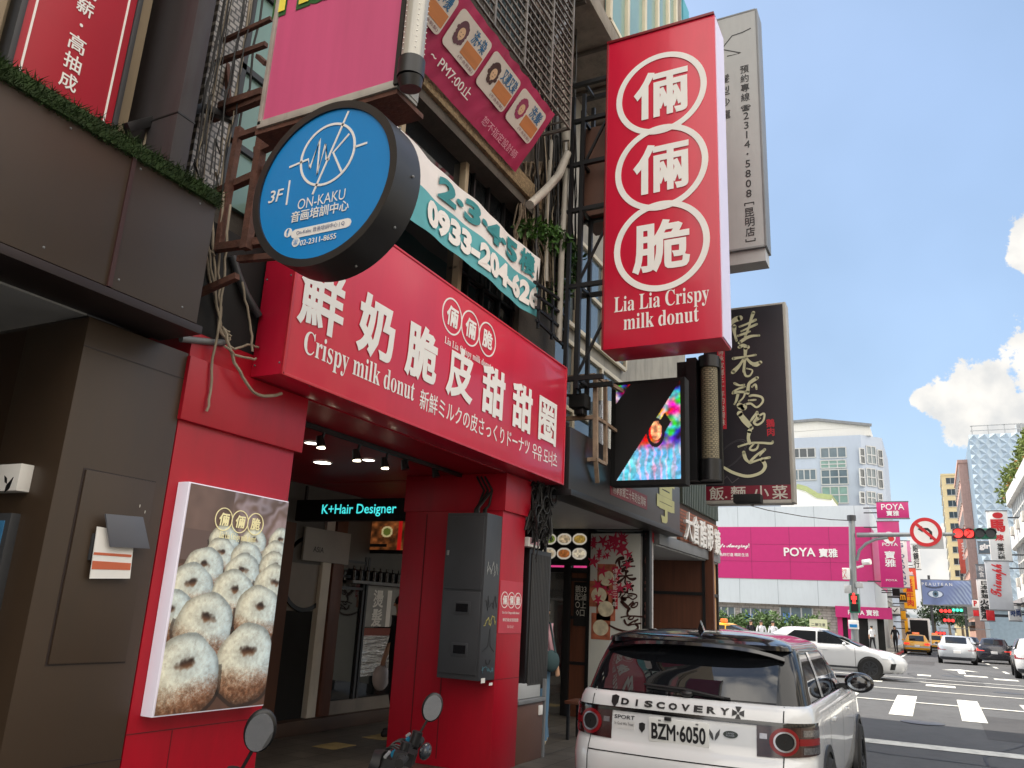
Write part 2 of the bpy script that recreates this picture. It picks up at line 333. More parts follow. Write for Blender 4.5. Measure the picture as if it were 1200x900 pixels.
# ------------------------------------------------------------------ ground, road, pavements
def sst(a, b, x): t = min(1, max(0, (x-a)/(b-a))); return t*t*(3-2*t)
def gz(x): return .2*sst(10, 24, x)-.2*sst(34, 70, x)
def gat(px, py):
    z = 0.
    for _ in range(6): p = at(px, py, z=z); z = gz(p[0])
    return p[0], p[1]
asph = mat('asphalt', S(74, 75, 77), .82, var=.22, scale=.55, bump=.35, bscale=90, dirt=.5, dirtcol=S(48, 48, 50))
xs = [-80, -30, -10, 0, 5]+[10+k for k in range(0, 27)]+[36+k*2 for k in range(0, 19)]+[80, 100, 150, 250, 500, 1200, 3500]
g = MB(); ys = [-2500, -300, -40, -8, 0, 8, 40, 300, 2500]
g.grid([[(x, y, gz(x)) for y in ys] for x in xs])
tag(g.build('road', asph), kind='structure')
paint = mat('road_paint', S(198, 198, 192), .75, var=.15, scale=9, dirt=.7, dirtcol=S(110, 110, 108)); ypaint = mat('yellow_road_paint', S(206, 176, 84), .75, var=.12, dirt=.4)
redpaint = mat('red_kerb_paint', S(176, 52, 48), .75, var=.15, dirt=.3)
def marks(name, quads, m, lift=.007):
    b = MB()
    for q in quads:
        (x0, y0), (x1, y1), (x2, y2), (x3, y3) = q
        n = max(1, int(max(math.hypot(x1-x0, y1-y0), math.hypot(x2-x3, y2-y3))/.8))
        rows = []
        for k in range(n+1):
            t = k/n; a = (x0+(x1-x0)*t, y0+(y1-y0)*t); c = (x3+(x2-x3)*t, y3+(y2-y3)*t)
            rows.append([(p[0], p[1], gz(p[0])+lift) for p in (a, c)])
        b.grid(rows)
    return tag(b.build(name, m, smooth=0), kind='structure')
def rect(x0, x1, y0, y1): return [(x0, y0), (x1, y0), (x1, y1), (x0, y1)]
# stop line, crossing bars, thin crossing lines
xa = gat(1100, 877)[0]
marks('stop_line', [rect(xa-.22, xa+.22, -9, 2.6)], paint)
b1 = gat(1050, 838)[0]; b2 = gat(1057, 815)[0]; w0 = gat(1070, 838)[1]; w1 = gat(1041, 838)[1]; step = (gat(1057, 827)[1]-gat(1134, 829)[1])
marks('crossing_bars', [rect(b1, b2, w0-k*step, w0-k*step+(w1-w0)) for k in range(-1, 5)], paint)
la = gat(1100, 826)[0]; lb = gat(1120, 813)[0]
marks('crossing_lines', [rect(la-.09, la+.09, -9, 3.0), rect(lb-.1, lb+.1, -9, 2.5)], paint, .011)
qs = []
for x0, y0, wd in ((1085, 803, 34), (1015, 797, 20), (1130, 792, 26), (1075, 791, 16), (1165, 796, 26)):
    a = gat(x0, y0); c = gat(x0+wd, y0+.6); qs.append(rect(a[0]-.45, a[0]+.45, c[1], a[1]))
marks('intersection_marks', qs, paint)
qs = [rect(gat(1100, 797)[0]-.12, gat(1100, 797)[0]+.12, -9, 3.5), rect(gat(1100, 801)[0]-.12, gat(1100, 801)[0]+.12, -9, 5)]
marks('far_crossing_lines', qs, paint)
qs = []
for k in range(7): x = 40+k*7; qs.append(rect(x, x+2.6, -2.55, -2.4))
marks('lane_dashes', qs, paint)
marks('lane_edge_line', [rect(42, 130, 2.05, 2.2)], paint); marks('kerb_red_line', [rect(66, 150, 2.45, 2.75)], redpaint)
ax, ay = gat(1126, 787)
marks('lane_arrow', [rect(ax-2.6, ax+.5, ay-.12, ay+.12), [(ax+.5, ay-.7), (ax+2.4, ay), (ax+2.4, ay), (ax+.5, ay+.7)]], paint)
# patches, cracks and covers in the asphalt
pt1 = mat('asphalt_patch', S(58, 58, 60), .85, var=.25, scale=2, bump=.4, bscale=70); tarm = mat('tar_seam', S(34, 34, 36), .6)
marks('asphalt_patches', [rect(15.8, 19.2, -2.1, -.6), rect(28.5, 31.8, -1.2, .4), rect(10.5, 12.8, -3.5, -1.9), rect(45, 52, .2, 1.4)], pt1, .0035)
g = random.Random(9); cr_ = []
for k in range(14):
    x = g.uniform(10, 45); y = g.uniform(-5, 2.2); a = g.choice((0, 1.57, .4, 1.2)); 
    for j in range(6):
        a += g.uniform(-.35, .35); x2 = x+math.cos(a)*.7; y2 = y+math.sin(a)*.7; nx, ny = -math.sin(a)*.018, math.cos(a)*.018
        cr_.append([(x-nx, y-ny), (x2-nx, y2-ny), (x2+nx, y2+ny), (x+nx, y+ny)]); x, y = x2, y2
marks('tar_seams', cr_, tarm, .005)
for k, (x, y) in enumerate(((17.2, .35), (26.5, -1.6), (34, -.4))):
    o = tag(MB().cyl((x, y, gz(x)), (x, y, gz(x)+.006), .36, n=28).build('manhole_cover', M['dgrey']), ['round iron manhole cover between stop line and crossing', 'round iron manhole cover beyond the crossing bars', 'round iron manhole cover in the middle of the intersection'][k], 'manhole cover', 'manhole covers in the road')
marks('island_paint', [rect(33, 36.5, 3.2, 6.0)], redpaint); marks('island_edge_paint', [rect(32.4, 32.9, 3.0, 6.4)], ypaint)
# pavements
paver = brickmat('arcade_floor_tile', S(92, 86, 78), S(76, 71, 65), S(46, 43, 40), .3, .3, .008, .45, 'xy', 0)
p = MB().box(-12, 17.6, 3.3, 12, -.3, .13); tag(p.build('pavement', paver, bevel=.012), kind='structure')
p = MB().box(63, 260, 2.75, 30, -.4, .15); tag(p.build('far_pavement', mat('pale_paving', S(150, 146, 138), .85, var=.15, bump=.2), bevel=.02), kind='structure')
p = MB().box(48, 260, -30, -5.1, -.4, .15); tag(p.build('opposite_pavement', _mc['pale_paving'], bevel=.02), kind='structure')
q = MB()
for k in range(9): q.box(7.6+k*.9, 8.0+k*.9, 5.95, 6.25, .125, .134)
tag(q.build('paving_strips', mat('yellow_tile', S(168, 146, 96), .7, var=.15, dirt=.3)), kind='structure')

# ------------------------------------------------------------------ brown corner shop on the left
PY = 4.0        # pillar faces
Z3 = 3.12       # underside of canopies
bb = thing('brown_shop_building', 'brown panelled shop building with a deep canopy at the left edge', 'building', (2.9, 4.3, .13))
MB().box(2.60, 3.285, PY, 4.55, .13, Z3).build('pillar', M['brown'], bb, bevel=.006)
MB().box(2.62, 2.72, 4.55, 9, .13, Z3).build('side_wall', M['dbrown'], bb)
MB().box(-6, 2.62, 4.06, 9, Z3+.02, Z3+.12).build('ceiling', M['lgrey'], bb)
MB().box(-6, -1.5, 4.0, 9.2, .13, Z3).build('side_wall', M['dbrown'], bb)
MB().box(-1.5, 2.6, 8.9, 9.1, .13, Z3).build('shop_wall', M['dbrown'], bb)
F = FY(3.72)
zb = F.px(128, 350)[1]; zt = F.px(152, 180)[1]; xe = F.px(229, 390)[0]
cn = MB().box(-6, xe, 3.72, 4.25, zb+.06, zt+.02).build('canopy', M['brown'], bb, bevel=.008)
MB().box(-6, xe+.03, 3.70, 4.06, zb, zb+.05).build('edge_trim', M['trim'], cn, bevel=.006)
xsm = F.px(140, 270)[0]
MB().box(xsm-.012, xsm+.012, 3.708, 3.725, zb+.06, zt+.02).build('seam', mat('seam_brown', S(62, 36, 34), .5), cn)
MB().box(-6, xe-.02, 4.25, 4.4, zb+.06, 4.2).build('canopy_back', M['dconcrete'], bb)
F = FY(PY); h0 = F.px(98, 548); h1 = F.px(183, 562); h2 = F.px(145, 777); h3 = F.px(52, 778)
hx0, hx1, hz0, hz1 = h0[0], h1[0], h2[1], h0[1]
hm = MB(); hm.box(hx0, hx1, PY-.002, PY+.01, hz0, hz1); ha = hm.build('hatch', M['trim'], bb)
MB().box(hx0+.012, hx1-.006, PY-.012, PY, hz0+.008, hz1-.008).build('hatch_panel', M['brown'], ha, bevel=.003)
for k in range(9): x = xe-.12-k*.42; [MB().ell((x, 3.719, z_), .007, .004, .007, 8, 6).build('rivet', M['grey'], cn) for z_ in (zb+.12, zt-.05)]
for (px_, py_) in ((162, 593), (168, 600)): x, z = F.px(px_, py_); MB().fbox(F, x-.002, x+.002, z-.008, z+.008, .013, .0145).build('paint_chip', M['offwhite'], ha)
for z in (.8, 2.95): MB().box(2.598, 3.287, PY-.002, PY+.001, z, z+.006).build('joint', M['trim'], bb)
# grass trim: many fine blades on the canopy edge
gm = MB(); gr = random.Random(3)
for k in range(15000):
    x = gr.uniform(-.3, xe+.02); y = gr.uniform(3.68, 3.80); z = zt+gr.uniform(-.03, .085); a = gr.uniform(0, 6.28)
    l = gr.uniform(.03, .065); dx, dy, dz = math.cos(a)*l*.6, math.sin(a)*l*.6-.018, l*gr.uniform(-.35, .8)
    s = .0035; gm.add([(x-s, y, z), (x+s, y, z), (x+dx, y+dy, z+dz)], [(0, 1, 2)])
gm.box(-6, xe, 3.70, 3.82, zt-.01, zt+.075)
tag(gm.build('artificial_grass', mat('artificial_grass', S(44, 66, 26), .8, var=.4, scale=9), normals=False, smooth=0), 'strip of artificial green grass along the top of brown canopy', 'grass', kind='stuff')
# upper wall behind the canopy
uw = thing('stone_upper_storey', 'tan stone upper storey above the brown canopy', 'building', (1, 4.6, 4.2))
MB().box(-8, 2.62, 4.42, 14, 4.22, 16).build('wall', M['stone'], uw)
F = FY(4.3); a = F.px(30, 0); b = F.px(18, 72); c = F.px(161, 0); d = F.px(134, 132)
rx0 = (a[0]+b[0])/2; rx1 = (c[0]+d[0])/2
for i, x in enumerate((rx0-.16, rx0-.36, rx1+.05)): MB().box(x, x+.08, 4.34, 4.42, 4.22, 12).build('mullion', M['stone'], uw, bevel=.004)
rs = thing('vertical_signboard', 'tall red vertical signboard with white lettering on the stone wall', 'sign', ((rx0+rx1)/2, 4.36, 4.1))
MB().box(rx0, rx1, 4.30, 4.40, 4.15, 8.4).build('panel', mat('crimson_print', S(172, 14, 40), .45, var=.04), rs, bevel=.004)
MB().box(rx0-.035, rx0-.002, 4.29, 4.41, 4.15, 8.4).box(rx1+.002, rx1+.035, 4.29, 4.41, 4.15, 8.4).build('frame', M['dgrey'], rs, bevel=.003)
q = MB()
for x in (rx0+.04, rx1-.06): q.box(x, x+.012, 4.296, 4.301, 4.15, 8.3)
q.build('border_line', M['white'], rs)
u5, v5 = F.px(79, 95); u3, v3 = F.px(90, 53); u4, v4 = F.px(85, 75); st = (v3-v5)/2
cu = (rx0+rx1)/2+.0
for i, ch in enumerate('成抽高·薪底'): text(ch, F, (u5+u3)/2, v5+st*i*1.03, M['white'], rs, **(dict(h=.022) if ch == '·' else dict(h=st*.86, w=st*.86)), bold=.012)
# metal clad column beside it
F = FY(4.0); mx1 = F.px(222, 60)[0]; mx2 = F.px(243, 60)[0]
yb = at(172, 60, x=mx1)[1]
mcx = thing('clad_column', 'tall dark column clad in stained sheet metal', 'column', (mx1+.1, 4.2, 4.0))
MB().box(mx1, mx2, 4.0, 4.6, 3.3, 16).build('cladding', mat('stained_dark_metal', S(66, 62, 64), .45, .3, var=.25, scale=2.2, stretch=(2, 2, .25), dirt=.7, dirtcol=S(60, 32, 38)), mcx, bevel=.004)
q = MB()
for z in (4.6, 5.9): q.box(mx1-.004, mx2+.004, 3.996, 4.6, z, z+.012)
q.build('joint', M['black'], mcx)
MB().tube([(rx1+.3, 4.3, 8), (rx1+.28, 4.28, 5.2), (rx1+.22, 4.27, 4.3)], .016).build('drain_hose', M['palecable'], uw)

# mail flap and leaflet on the brown pillar
F = FY(PY)
ml = thing('leaflet_holder', 'grey metal flap holding a white and orange leaflet on the brown pillar', 'holder', (2.75, 3.95, 1.9))
a = F.px(104, 636); MB().box(a[0], a[0]+.07, PY-.03, PY-.012, a[1]-.09, a[1]+.05).build('bracket', M['dgrey'], ml, bevel=.003)
c = [FY(3.93).px(*p) for p in ((123, 602), (167, 606), (175, 643), (129, 641))]
MB().prism(FY(3.93), c, -.006, .006).build('flap', mat('slate_grey', S(92, 94, 102), .4, var=.06), ml, bevel=.002)
c = [FY(3.955).px(*p) for p in ((114, 617), (158, 624), (152, 678), (105, 678))]
lf = MB().prism(FY(3.955), c, -.004, .002).build('leaflet', M['white'], ml)
c1 = [FY(3.955).px(*p) for p in ((110, 647), (154, 650), (153, 653), (109, 650))]; c2 = [FY(3.955).px(*p) for p in ((108, 657), (153, 660), (152, 668), (107, 667))]
MB().prism(FY(3.955), c1, .002, .004).prism(FY(3.955), c2, .002, .004).build('stripe', mat('orange_print', S(206, 104, 70), .6), lf)
# white leaf sign and framed poster on the dark side wall (faces back down the street)
FS = FX(2.58)
ys0, ys1 = -FS.px(33, 560)[0], -FS.px(-20, 560)[0]; zz0 = FS.px(15, 577)[1]; zz1 = FS.px(15, 546)[1]
lfs = thing('leaf_sign', 'small white box sign with a black leaf emblem', 'sign', (2.6, 4.7, zz0))
MB().box(2.53, 2.62, ys0, ys1, zz0, zz1).build('box', M['white'], lfs, bevel=.006)
F2 = FX(2.53); u, v = F2.px(8, 566)
MB().prism(F2, [(u-.03, v+.04), (u-.005, v+.025), (u+.006, v-.005), (u-.015, v+.004)], .001, .004).prism(F2, [(u+.05, v+.03), (u+.035, v-.03), (u+.0, v-.05), (u+.005, v-.012)], .001, .004).build('leaf_emblem', M['black'], lfs)
pf = thing('framed_poster', 'dark framed blue poster on the brown side wall', 'poster', (2.6, 4.8, 1.2))
y0 = -FS.px(12, 640)[0]; z1 = FS.px(5, 602)[1]; z0 = FS.px(2, 672)[1]
MB().box(2.55, 2.62, y0, y0+.9, z0-.3, z1).build('frame', M['dgrey'], pf, bevel=.004)
MB().box(2.545, 2.552, y0+.04, y0+.86, z0-.26, z1-.04).build('print', mat('blue_print', S(60, 122, 168), .4, var=.2), pf)

# ------------------------------------------------------------------ donut shop building
db = thing('donut_shop_building', 'old building with red painted ground floor pillars and cluttered upper facade', 'building', (6, 4.4, .13))
def red_pillar(x0, x1, y0, y1):
    o = MB().box(x0, x1, y0, y1, .13, Z3-.02).build('pillar', M['red'], db, bevel=.006)
    MB().box(x0-.014, x1+.05, y0-.03, y1+.02, Z3-.42, Z3-.017).build('pillar_head', M['red'], o, bevel=.005)
    return o
FP = FY(PY)
pAx1 = FP.px(341, 560)[0]
pa = red_pillar(3.292, pAx1, PY, 4.62)
pBx0, pBx1 = FP.px(582, 750)[0], FP.px(610, 750)[0]
pBy1 = at(463, 750, x=pBx0)[1]
pb = red_pillar(pBx0, pBx1, PY, pBy1)
smt = mat('deep_red', S(96, 6, 16), .5)
for y in (4.62, 4.95): MB().box(pBx0-.004, pBx0+.001, y, y+.012, .2, Z3-.45).build('panel_seam', smt, pb)
MB().box(pBx0-.002, pBx1+.002, PY-.002, PY+.001, 1.0, 1.006).build('panel_seam', smt, pb)
MB().box(3.29, pAx1+.002, PY-.002, PY+.001, .92, .926).build('panel_seam', smt, pa); MB().box(3.60, 3.606, PY-.002, PY+.001, .15, .918).build('panel_seam', smt, pa)
# upper pillar face between canopy and sign, ceiling, unit beams
MB().box(3.292, 9.35, 4.0, 7.6, Z3-.015, Z3+.15).build('ceiling', M['red'], db)
hbx = 7.80; hz = FX(hbx).px(420, 556)[1]
MB().box(hbx, hbx+.2, pBy1-.2, 7.0, hz, Z3-.02).build('header_beam', M['red'], db, bevel=.005)
# upper body
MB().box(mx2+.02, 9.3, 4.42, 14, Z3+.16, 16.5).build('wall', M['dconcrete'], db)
MB().box(3.2, 9.3, 4.02, 4.42, Z3+.16, 4.05).build('dark_lintel', M['blackm'], db)
tiles = brickmat('white_wall_tile', S(172, 166, 158), S(150, 144, 138), S(84, 80, 76), .075, .045, .008, .35)
F = FY(4.36); tx0 = F.px(247, 60)[0]; tx1 = F.px(285, 60)[0]; tx2 = F.px(330, 60)[0]; tz0 = F.px(260, 205)[1]
MB().box(tx0, tx1, 4.36, 4.43, 4.45, 9).build('tile_wall', tiles, db)
wi = MB().box(tx1, tx2+.4, 4.38, 4.43, 4.45, 9).build('window', M['gglass'], db)
q = MB()
for x in (tx1, tx1+.3, tx1+.62, tx1+.95): q.box(x, x+.05, 4.35, 4.40, 4.45, 9)
for z in (4.9, 5.55, 6.3): q.box(tx1, tx2+.4, 4.35, 4.40, z, z+.05)
q.build('window_frame', M['black'], wi)
# window strip over the sign
FW = FY(4.30)
a = FW.px(450, 118); b = FW.px(590, 245); zt_ = FW.px(500, 118)[1]; zb_ = 4.62
wx0, wx1 = 4.6, FW.px(545, 190)[0]
wn_ = MB().box(wx0, 8.6, 4.36, 4.43, zb_, zt_+.02).build('window', glass('black_window_glass', (.012, .014, .016, 1), .05), db)
q = MB(); q.box(wx0, 8.6, 4.28, 4.37, zt_, zt_+.07)
for x in (wx0, 5.55, wx1): q.box(x, x+.07, 4.28, 4.37, zb_, zt_)
q.build('window_frame', M['stone'], wn_, bevel=.004)
q = MB()
for x in (wx1+.25, wx1+.6, wx1+1.0, wx1+1.35): q.box(x, x+.03, 4.31, 4.35, zb_, zt_)
for z in (zb_+.3, zb_+.6): q.box(wx1, 8.6, 4.31, 4.35, z, z+.03)
q.build('window_grille', M['black'], wn_)
# ledge of pebble dash under the hair salon banner
FB = FY(4.05); lz = FB.px(560, 152)[1]
peb = mat('pebble_dash', S(132, 112, 84), .9, var=.5, scale=26, bump=1, bscale=60, dirt=.6)
MB().box(3.9, 8.35, 4.07, 4.43, lz-.12, lz+.13).build('ledge', peb, db, bevel=.02)
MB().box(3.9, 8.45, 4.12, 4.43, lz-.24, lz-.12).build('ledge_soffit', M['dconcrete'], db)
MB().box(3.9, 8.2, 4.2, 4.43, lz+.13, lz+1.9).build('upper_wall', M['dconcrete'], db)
# concrete sill and plank just above the red sign
MB().box(3.95, 8.75, 3.98, 4.43, 4.35, 4.60).build('sill', M['concrete'], db, bevel=.012)
MB().box(4.2, 8.6, 3.90, 3.99, 4.61, 4.67).build('plank', M['ply'], db, bevel=.006)
# overhanging upper bay of the next house: soffit, edge, window
# ------------------------------------------------------------------ restaurant building on the corner
rb = thing('corner_restaurant_building', 'corner house with dark canopy and cream framed upper windows', 'building', (13, 4.6, .13))
XC = 17.3
MB().box(9.32, XC, 4.62, 14, Z3+.25, 16).build('wall', mat('pale_tile_wall', S(150, 146, 136), .7, var=.15, dirt=.45), rb)
MB().box(9.32, XC-.3, 4.02, 7.6, Z3-.08, Z3+.02).build('ceiling', M['lgrey'], rb)
def windows(x0, x1, z0, z1, n, mt, F_=4.55, fr='cream', cross=True):
    wv = MB().box(x0, x1, F_+.03, F_+.09, z0, z1).build('window', M[mt], rb)
    q = MB()
    for k in range(n+1): x = x0+(x1-x0)*k/n; q.box(x-.04, x+.04, F_-.02, F_+.04, z0, z1)
    for z in ((z0, (z0+z1)/2, z1) if cross else (z0, z1)): q.box(x0, x1, F_-.018, F_+.038, z-.035, z+.035)
    q.build('window_frame', M[fr], wv, bevel=.006)
windows(9.5, 13.0, 3.55, 5.6, 3, 'bglass'); windows(13.3, 16.8, 3.55, 5.6, 3, 'bglass')
windows(9.5, 13.0, 5.9, 7.4, 3, 'bglass')
FO = FY(3.60); e0 = FO.px(691, 0); e1 = FO.px(722, 55); bz = (e0[1]+e1[1])/2
MB().box(4.6, 14.2, 3.60, 4.62, bz, bz+.28).build('bay_slab', M['concrete'], rb, bevel=.01)
MB().box(4.6, 14.0, 3.75, 4.62, bz+.28, bz+6).build('bay_wall', M['concrete'], rb)
bw = MB().box(9.6, 13.3, 3.70, 3.76, bz+.45, bz+4).build('window', M['gglass'], rb)
q = MB()
for x in (9.6, 10.4, 11.3, 12.05, 12.75, 13.3): q.box(x-.05, x+.05, 3.64, 3.72, bz+.45, bz+4)
q.box(9.6, 13.3, 3.645, 3.715, bz+.42, bz+.5); q.build('window_frame', M['cream'], bw, bevel=.006)
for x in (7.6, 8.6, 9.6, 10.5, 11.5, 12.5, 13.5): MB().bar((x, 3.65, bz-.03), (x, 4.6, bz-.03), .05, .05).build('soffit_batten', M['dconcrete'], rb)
MB().box(14.3, 16.9, 3.9, 4.62, bz-.4, bz+5).build('bay_wall', mat('white_tile_bay', S(190, 188, 182), .5, var=.1, dirt=.4), rb)
MB().box(14.6, 15.1, 3.86, 3.91, bz-.2, bz+5).build('bay_panel', mat('teal_panel', S(70, 150, 165), .5), rb)
# posts
# red poles & rail beyond the sign
q = thing('balcony_rail', 'black balcony railing with red poles high behind the big red sign', 'railing', (15, 3.6, bz+.2))
rl = MB()
for z in (bz+.35, bz+1.2): rl.bar((12.6, 3.35, z), (16.8, 3.35, z), .04)
for k in range(15): rl.bar((12.7+k*.29, 3.35, bz+.35), (12.7+k*.29, 3.35, bz+1.2), .02)
rl.build('rail', M['black'], q)
for x in (15.4, 16.0, 16.6): MB().cyl((x, 3.5, bz-.4), (x, 3.5, bz+3.4), .07, n=10).build('pole', mat('red_pole', S(178, 30, 44), .4), q)
# fascia canopy with writing
FF = FY(3.7)
fx0 = FF.px(650, 565)[0]; fx1 = FF.px(797, 620)[0]; fz0 = FF.px(720, 594)[1]; fz1 = FF.px(700, 540)[1]
fa = thing('restaurant_fascia', 'dark sloping fascia sign over the restaurant arcade with faded red strip', 'sign', ((fx0+fx1)/2, 3.8, fz0))
MB().box(8.62, fx1, 3.7, 4.0, fz0, fz1+.25).build('board', mat('dark_fascia', S(36, 34, 35), .35, var=.2, scale=1.5, dirt=.3), fa, bevel=.008)
MB().box(8.60, fx1+.02, 3.66, 4.02, fz0-.07, fz0).build('edge', M['black'], fa, bevel=.006)
u0, v0 = FF.px(715, 570); u1, v1 = FF.px(758, 592)
MB().fbox(FF, u0, u1, (v0+v1)/2-.09, (v0+v1)/2+.12, 0, .006).build('red_strip', mat('dull_red', S(120, 22, 36), .45), fa)
text('傳承家鄉三十年的台灣味', FF, (u0+u1)/2, (v0+v1)/2+.015, M['offwhite'], fa, w=(u1-u0)*.9, h=.14, lift=.006)
text('亭', FF, FF.px(782, 585)[0]-.1, fz0+.45, mat('gold_lettering', S(196, 192, 128), .4), fa, h=.8, w=1.0, bold=.03, lift=.004)
# cross wall with menu board, goose rice banner (faces back down the street)
XW = 12.5; FWL = FX(XW)
cw = thing('restaurant_entrance', 'black framed restaurant entrance with brown timber door inside the arcade', 'entrance', (XW+.1, 5.2, .13))
yl = lambda px, py, X: at(px, py, x=X)[1]
yA = yl(634, 700, XW); yB = yl(666, 700, XW); yC = yl(691, 700, XW); yD = yl(754, 700, XW)
zt1 = at(700, 618, x=XW)[2]; zm = at(660, 665, x=XW)[2]
MB().box(XW, XW+.12, yD-.02, yA+1.2, zt1, Z3-.09).build('header', M['black'], cw)
q = MB()
for y in (yC-.03, yB, yA+.02, yD-.07): q.box(XW-.03, XW+.1, y-.04, y+.08, .13, zt1)
q.box(XW-.025, XW+.1, yC, yA+.1, zm-.08, zm); q.build('frame', M['black'], cw, bevel=.004)
dw = MB().box(XW+.03, XW+.09, yC+.05, yB-.04, .13, zm-.08).build('door', M['wood'], cw)
for z in (.9, 1.6, 2.2): MB().box(XW+.02, XW+.03, yC+.05, yB-.04, z, z+.05).build('rail', M['black'], dw)
MB().box(XW+.05, XW+.08, yB+.08, yA, .13, zm-.08).build('mirror_glass', mat('mirror_glass', (.55, .56, .56, 1), .05, .9, var=0), cw)
ms = thing('door_menu', 'black menu notice with white writing on the timber door', 'sign', (XW, (yB+yC)/2, 1.1))
a = FWL.px(673, 682); b = FWL.px(688, 734)
MB().fbox(FX(XW+.02), a[0], b[0], b[1], a[1], .002, .02).build('board', M['blackm'], ms)
text('鵝33\n配滷\n○上\n♢口', FX(XW+.0), (a[0]+b[0])/2, (a[1]+b[1])/2+.05, M['offwhite'], ms, h=(a[1]-b[1])*.7, w=(b[0]-a[0])*.8, lift=.004)
# menu board with plates of food
mb_ = thing('food_menu_board', 'lit black menu board with rows of food plates above the restaurant door', 'menu board', (XW-.05, (yA+yC)/2, zm))
a = FX(XW-.06).px(634, 620); b = FX(XW-.06).px(689, 663)
FM = FX(XW-.06)
MB().fbox(FM, a[0]-.35, b[0], b[1], a[1], -.05, 0).build('panel', M['blackm'], mb_, bevel=.004)
ev = np.zeros((90, 150, 3))+.03; yy, xx = np.mgrid[0:90, 0:150]
cols = [((120, 140, 60), 4), ((200, 180, 150), 2), ((170, 140, 70), 3), ((205, 190, 165), 5), ((180, 110, 60), 6), ((210, 200, 180), 8)]
nzz = vnoise(90, 150, 6, 4)
for i, (c, sd_) in enumerate(cols):
    cx = 26+(i % 3)*50; cy = 24+(i//3)*42
    e = ((xx-cx)/24)**2+((yy-cy)/17)**2; ev[e < 1] = (.86, .84, .8)
    e2 = ((xx-cx)/19)**2+((yy-cy)/12)**2; k = e2 < 1
    ev[k] = (np.array(c)/255*(.6+.8*nzz[..., None]))[k]
picture('food_print', FM, a[0]+.02, b[0]-.03, b[1]+.06, a[1]-.03, ev, mb_, mat('print_lit', None, .4, var=0, attr=True, emit=.13))
# big white maple banner
gb = thing('goose_rice_banner', 'white banner with red maple leaves, brush lettering and food photos beside restaurant door', 'banner', (XW, (yC+yD)/2, .3))
a = FWL.px(692, 622); b = FWL.px(754, 745)
MB().fbox(FWL, a[0]+.03, b[0]-.04, .3, a[1]-.05, .03, .05).build('panel', mat('banner_white', S(200, 202, 196), .45, var=.06), gb, bevel=.003)
FG = FX(XW-.052); mr = MB(); g = random.Random(5)
for k in range(46):
    t = g.random(); u = a[0]+.08+g.random()**1.5*.62; v = a[1]-.12-g.random()**1.4*1.15*(1-(u-a[0])*.45); r_ = g.uniform(.05, .13); r0 = g.random()*6
    pts = []
    for j in range(10): rr = r_ if j % 2 == 0 else r_*.33; pts.append((u+rr*math.cos(r0+j*.628), v+rr*math.sin(r0+j*.628)))
    mr.prism(FG, pts, 0, .002+.0002*k)
mr.build('maple_print', mat('maple_red', S(186, 40, 74), .5, var=.2), gb, smooth=0)
ink = mat('brush_ink', S(62, 26, 18), .6)
fp = mat('food_photo', S(170, 96, 70), .5, var=.5, scale=9); plate = mat('plate_print', S(206, 196, 170), .5, var=.3, scale=10)
for (px_, py_) in ((711, 676), (702, 696), (710, 712), (704, 734)):
    u, v = FG.px(px_, py_); o = MB().fbox(FG, u-.16, u+.16, v-.2, v+.2, 0, .004).build('food_photo', fp, gb)
    MB().disc(FG, u, v-.02, .12, .004, .007, ru=.13).build('plate', plate, o)
u, v = FG.px(721, 690); v2 = FG.px(721, 714)[1]
MB().fbox(FG, u-.045, u+.045, v2, v+.35, 0, .004).build('red_strip', mat('strip_red', S(190, 34, 52), .5), gb)
text('傳\n承\n家\n鄉\n三\n十\n年', FG, u, (v2+v+.35)/2, M['white'], gb, h=(v+.35-v2)*.9, lift=.005)
# narrow white strip on the street side of that wall
FQ = FY(4.0); a = FQ.px(757, 625); b = FQ.px(771, 745)
st_ = thing('narrow_strip_banner', 'narrow white strip banner with red and black brush writing on the wall end', 'banner', ((a[0]+b[0])/2, 4.05, .3))
MB().fbox(FQ, a[0], b[0]-.25, .3, a[1]-.05, -.08, 0).build('panel', mat('strip_white', S(196, 190, 186), .5, var=.08), st_)
text('佳\n香\n鵝\n肉\n亭', FQ, (a[0]+b[0])/2-.2, 1.75, ink, st_, h=1.9, w=.42, bold=.03)
text('鵝肉飯', FQ, (a[0]+b[0])/2-.1, 3.0, mat('strip_red', None), st_, h=.3, w=.5, bold=.03)
# brown timber wall under the eyewear sign
X2 = 16.2; F5 = FX(X2)
tw = thing('timber_panel_wall', 'brown timber panelled wall with black grid frame under the eyewear shop letters', 'wall', (X2+.2, 4.6, .13))
a = F5.px(775, 641); b = F5.px(837, 745)
MB().box(X2, X2+.1, -b[0], -a[0]+1.6, .13, a[1]).build('panel', M['wood'], tw)
MB().box(X2+.002, XC, 4.02, 4.1, .13, a[1]).build('side_panel', mat('light_timber', S(196, 152, 112), .55, var=.15, stretch=(3, 3, .5)), tw)
q = MB()
for z in (a[1]-.04, 2.15, 1.15): q.box(X2-.03, XC+.03, 3.98, 4.02, z, z+.06); q.box(X2-.035, X2, 4.0, -a[0]+1.6, z, z+.06)
for x in (X2-.03, XC-.02): q.box(x, x+.06, 3.975, 4.03, .13, a[1])
q.build('grid', M['black'], tw)
F6 = FY(3.9); c = F6.px(773, 630); d = F6.px(843, 657)
cnp = thing('eyewear_canopy', 'grey metal canopy edge over the timber wall at the corner', 'canopy', (15, 4.2, 2.9))
zc = (c[1]+d[1])/2; MB().box(c[0], d[0]+.1, 3.9, 7, zc-.08, zc+.1).build('canopy_slab', M['grey'], cnp, bevel=.01)
MB().box(c[0]-.0, d[0]+.05, 3.96, 7, zc-.1, zc-.08).build('soffit', M['lgrey'], cnp)
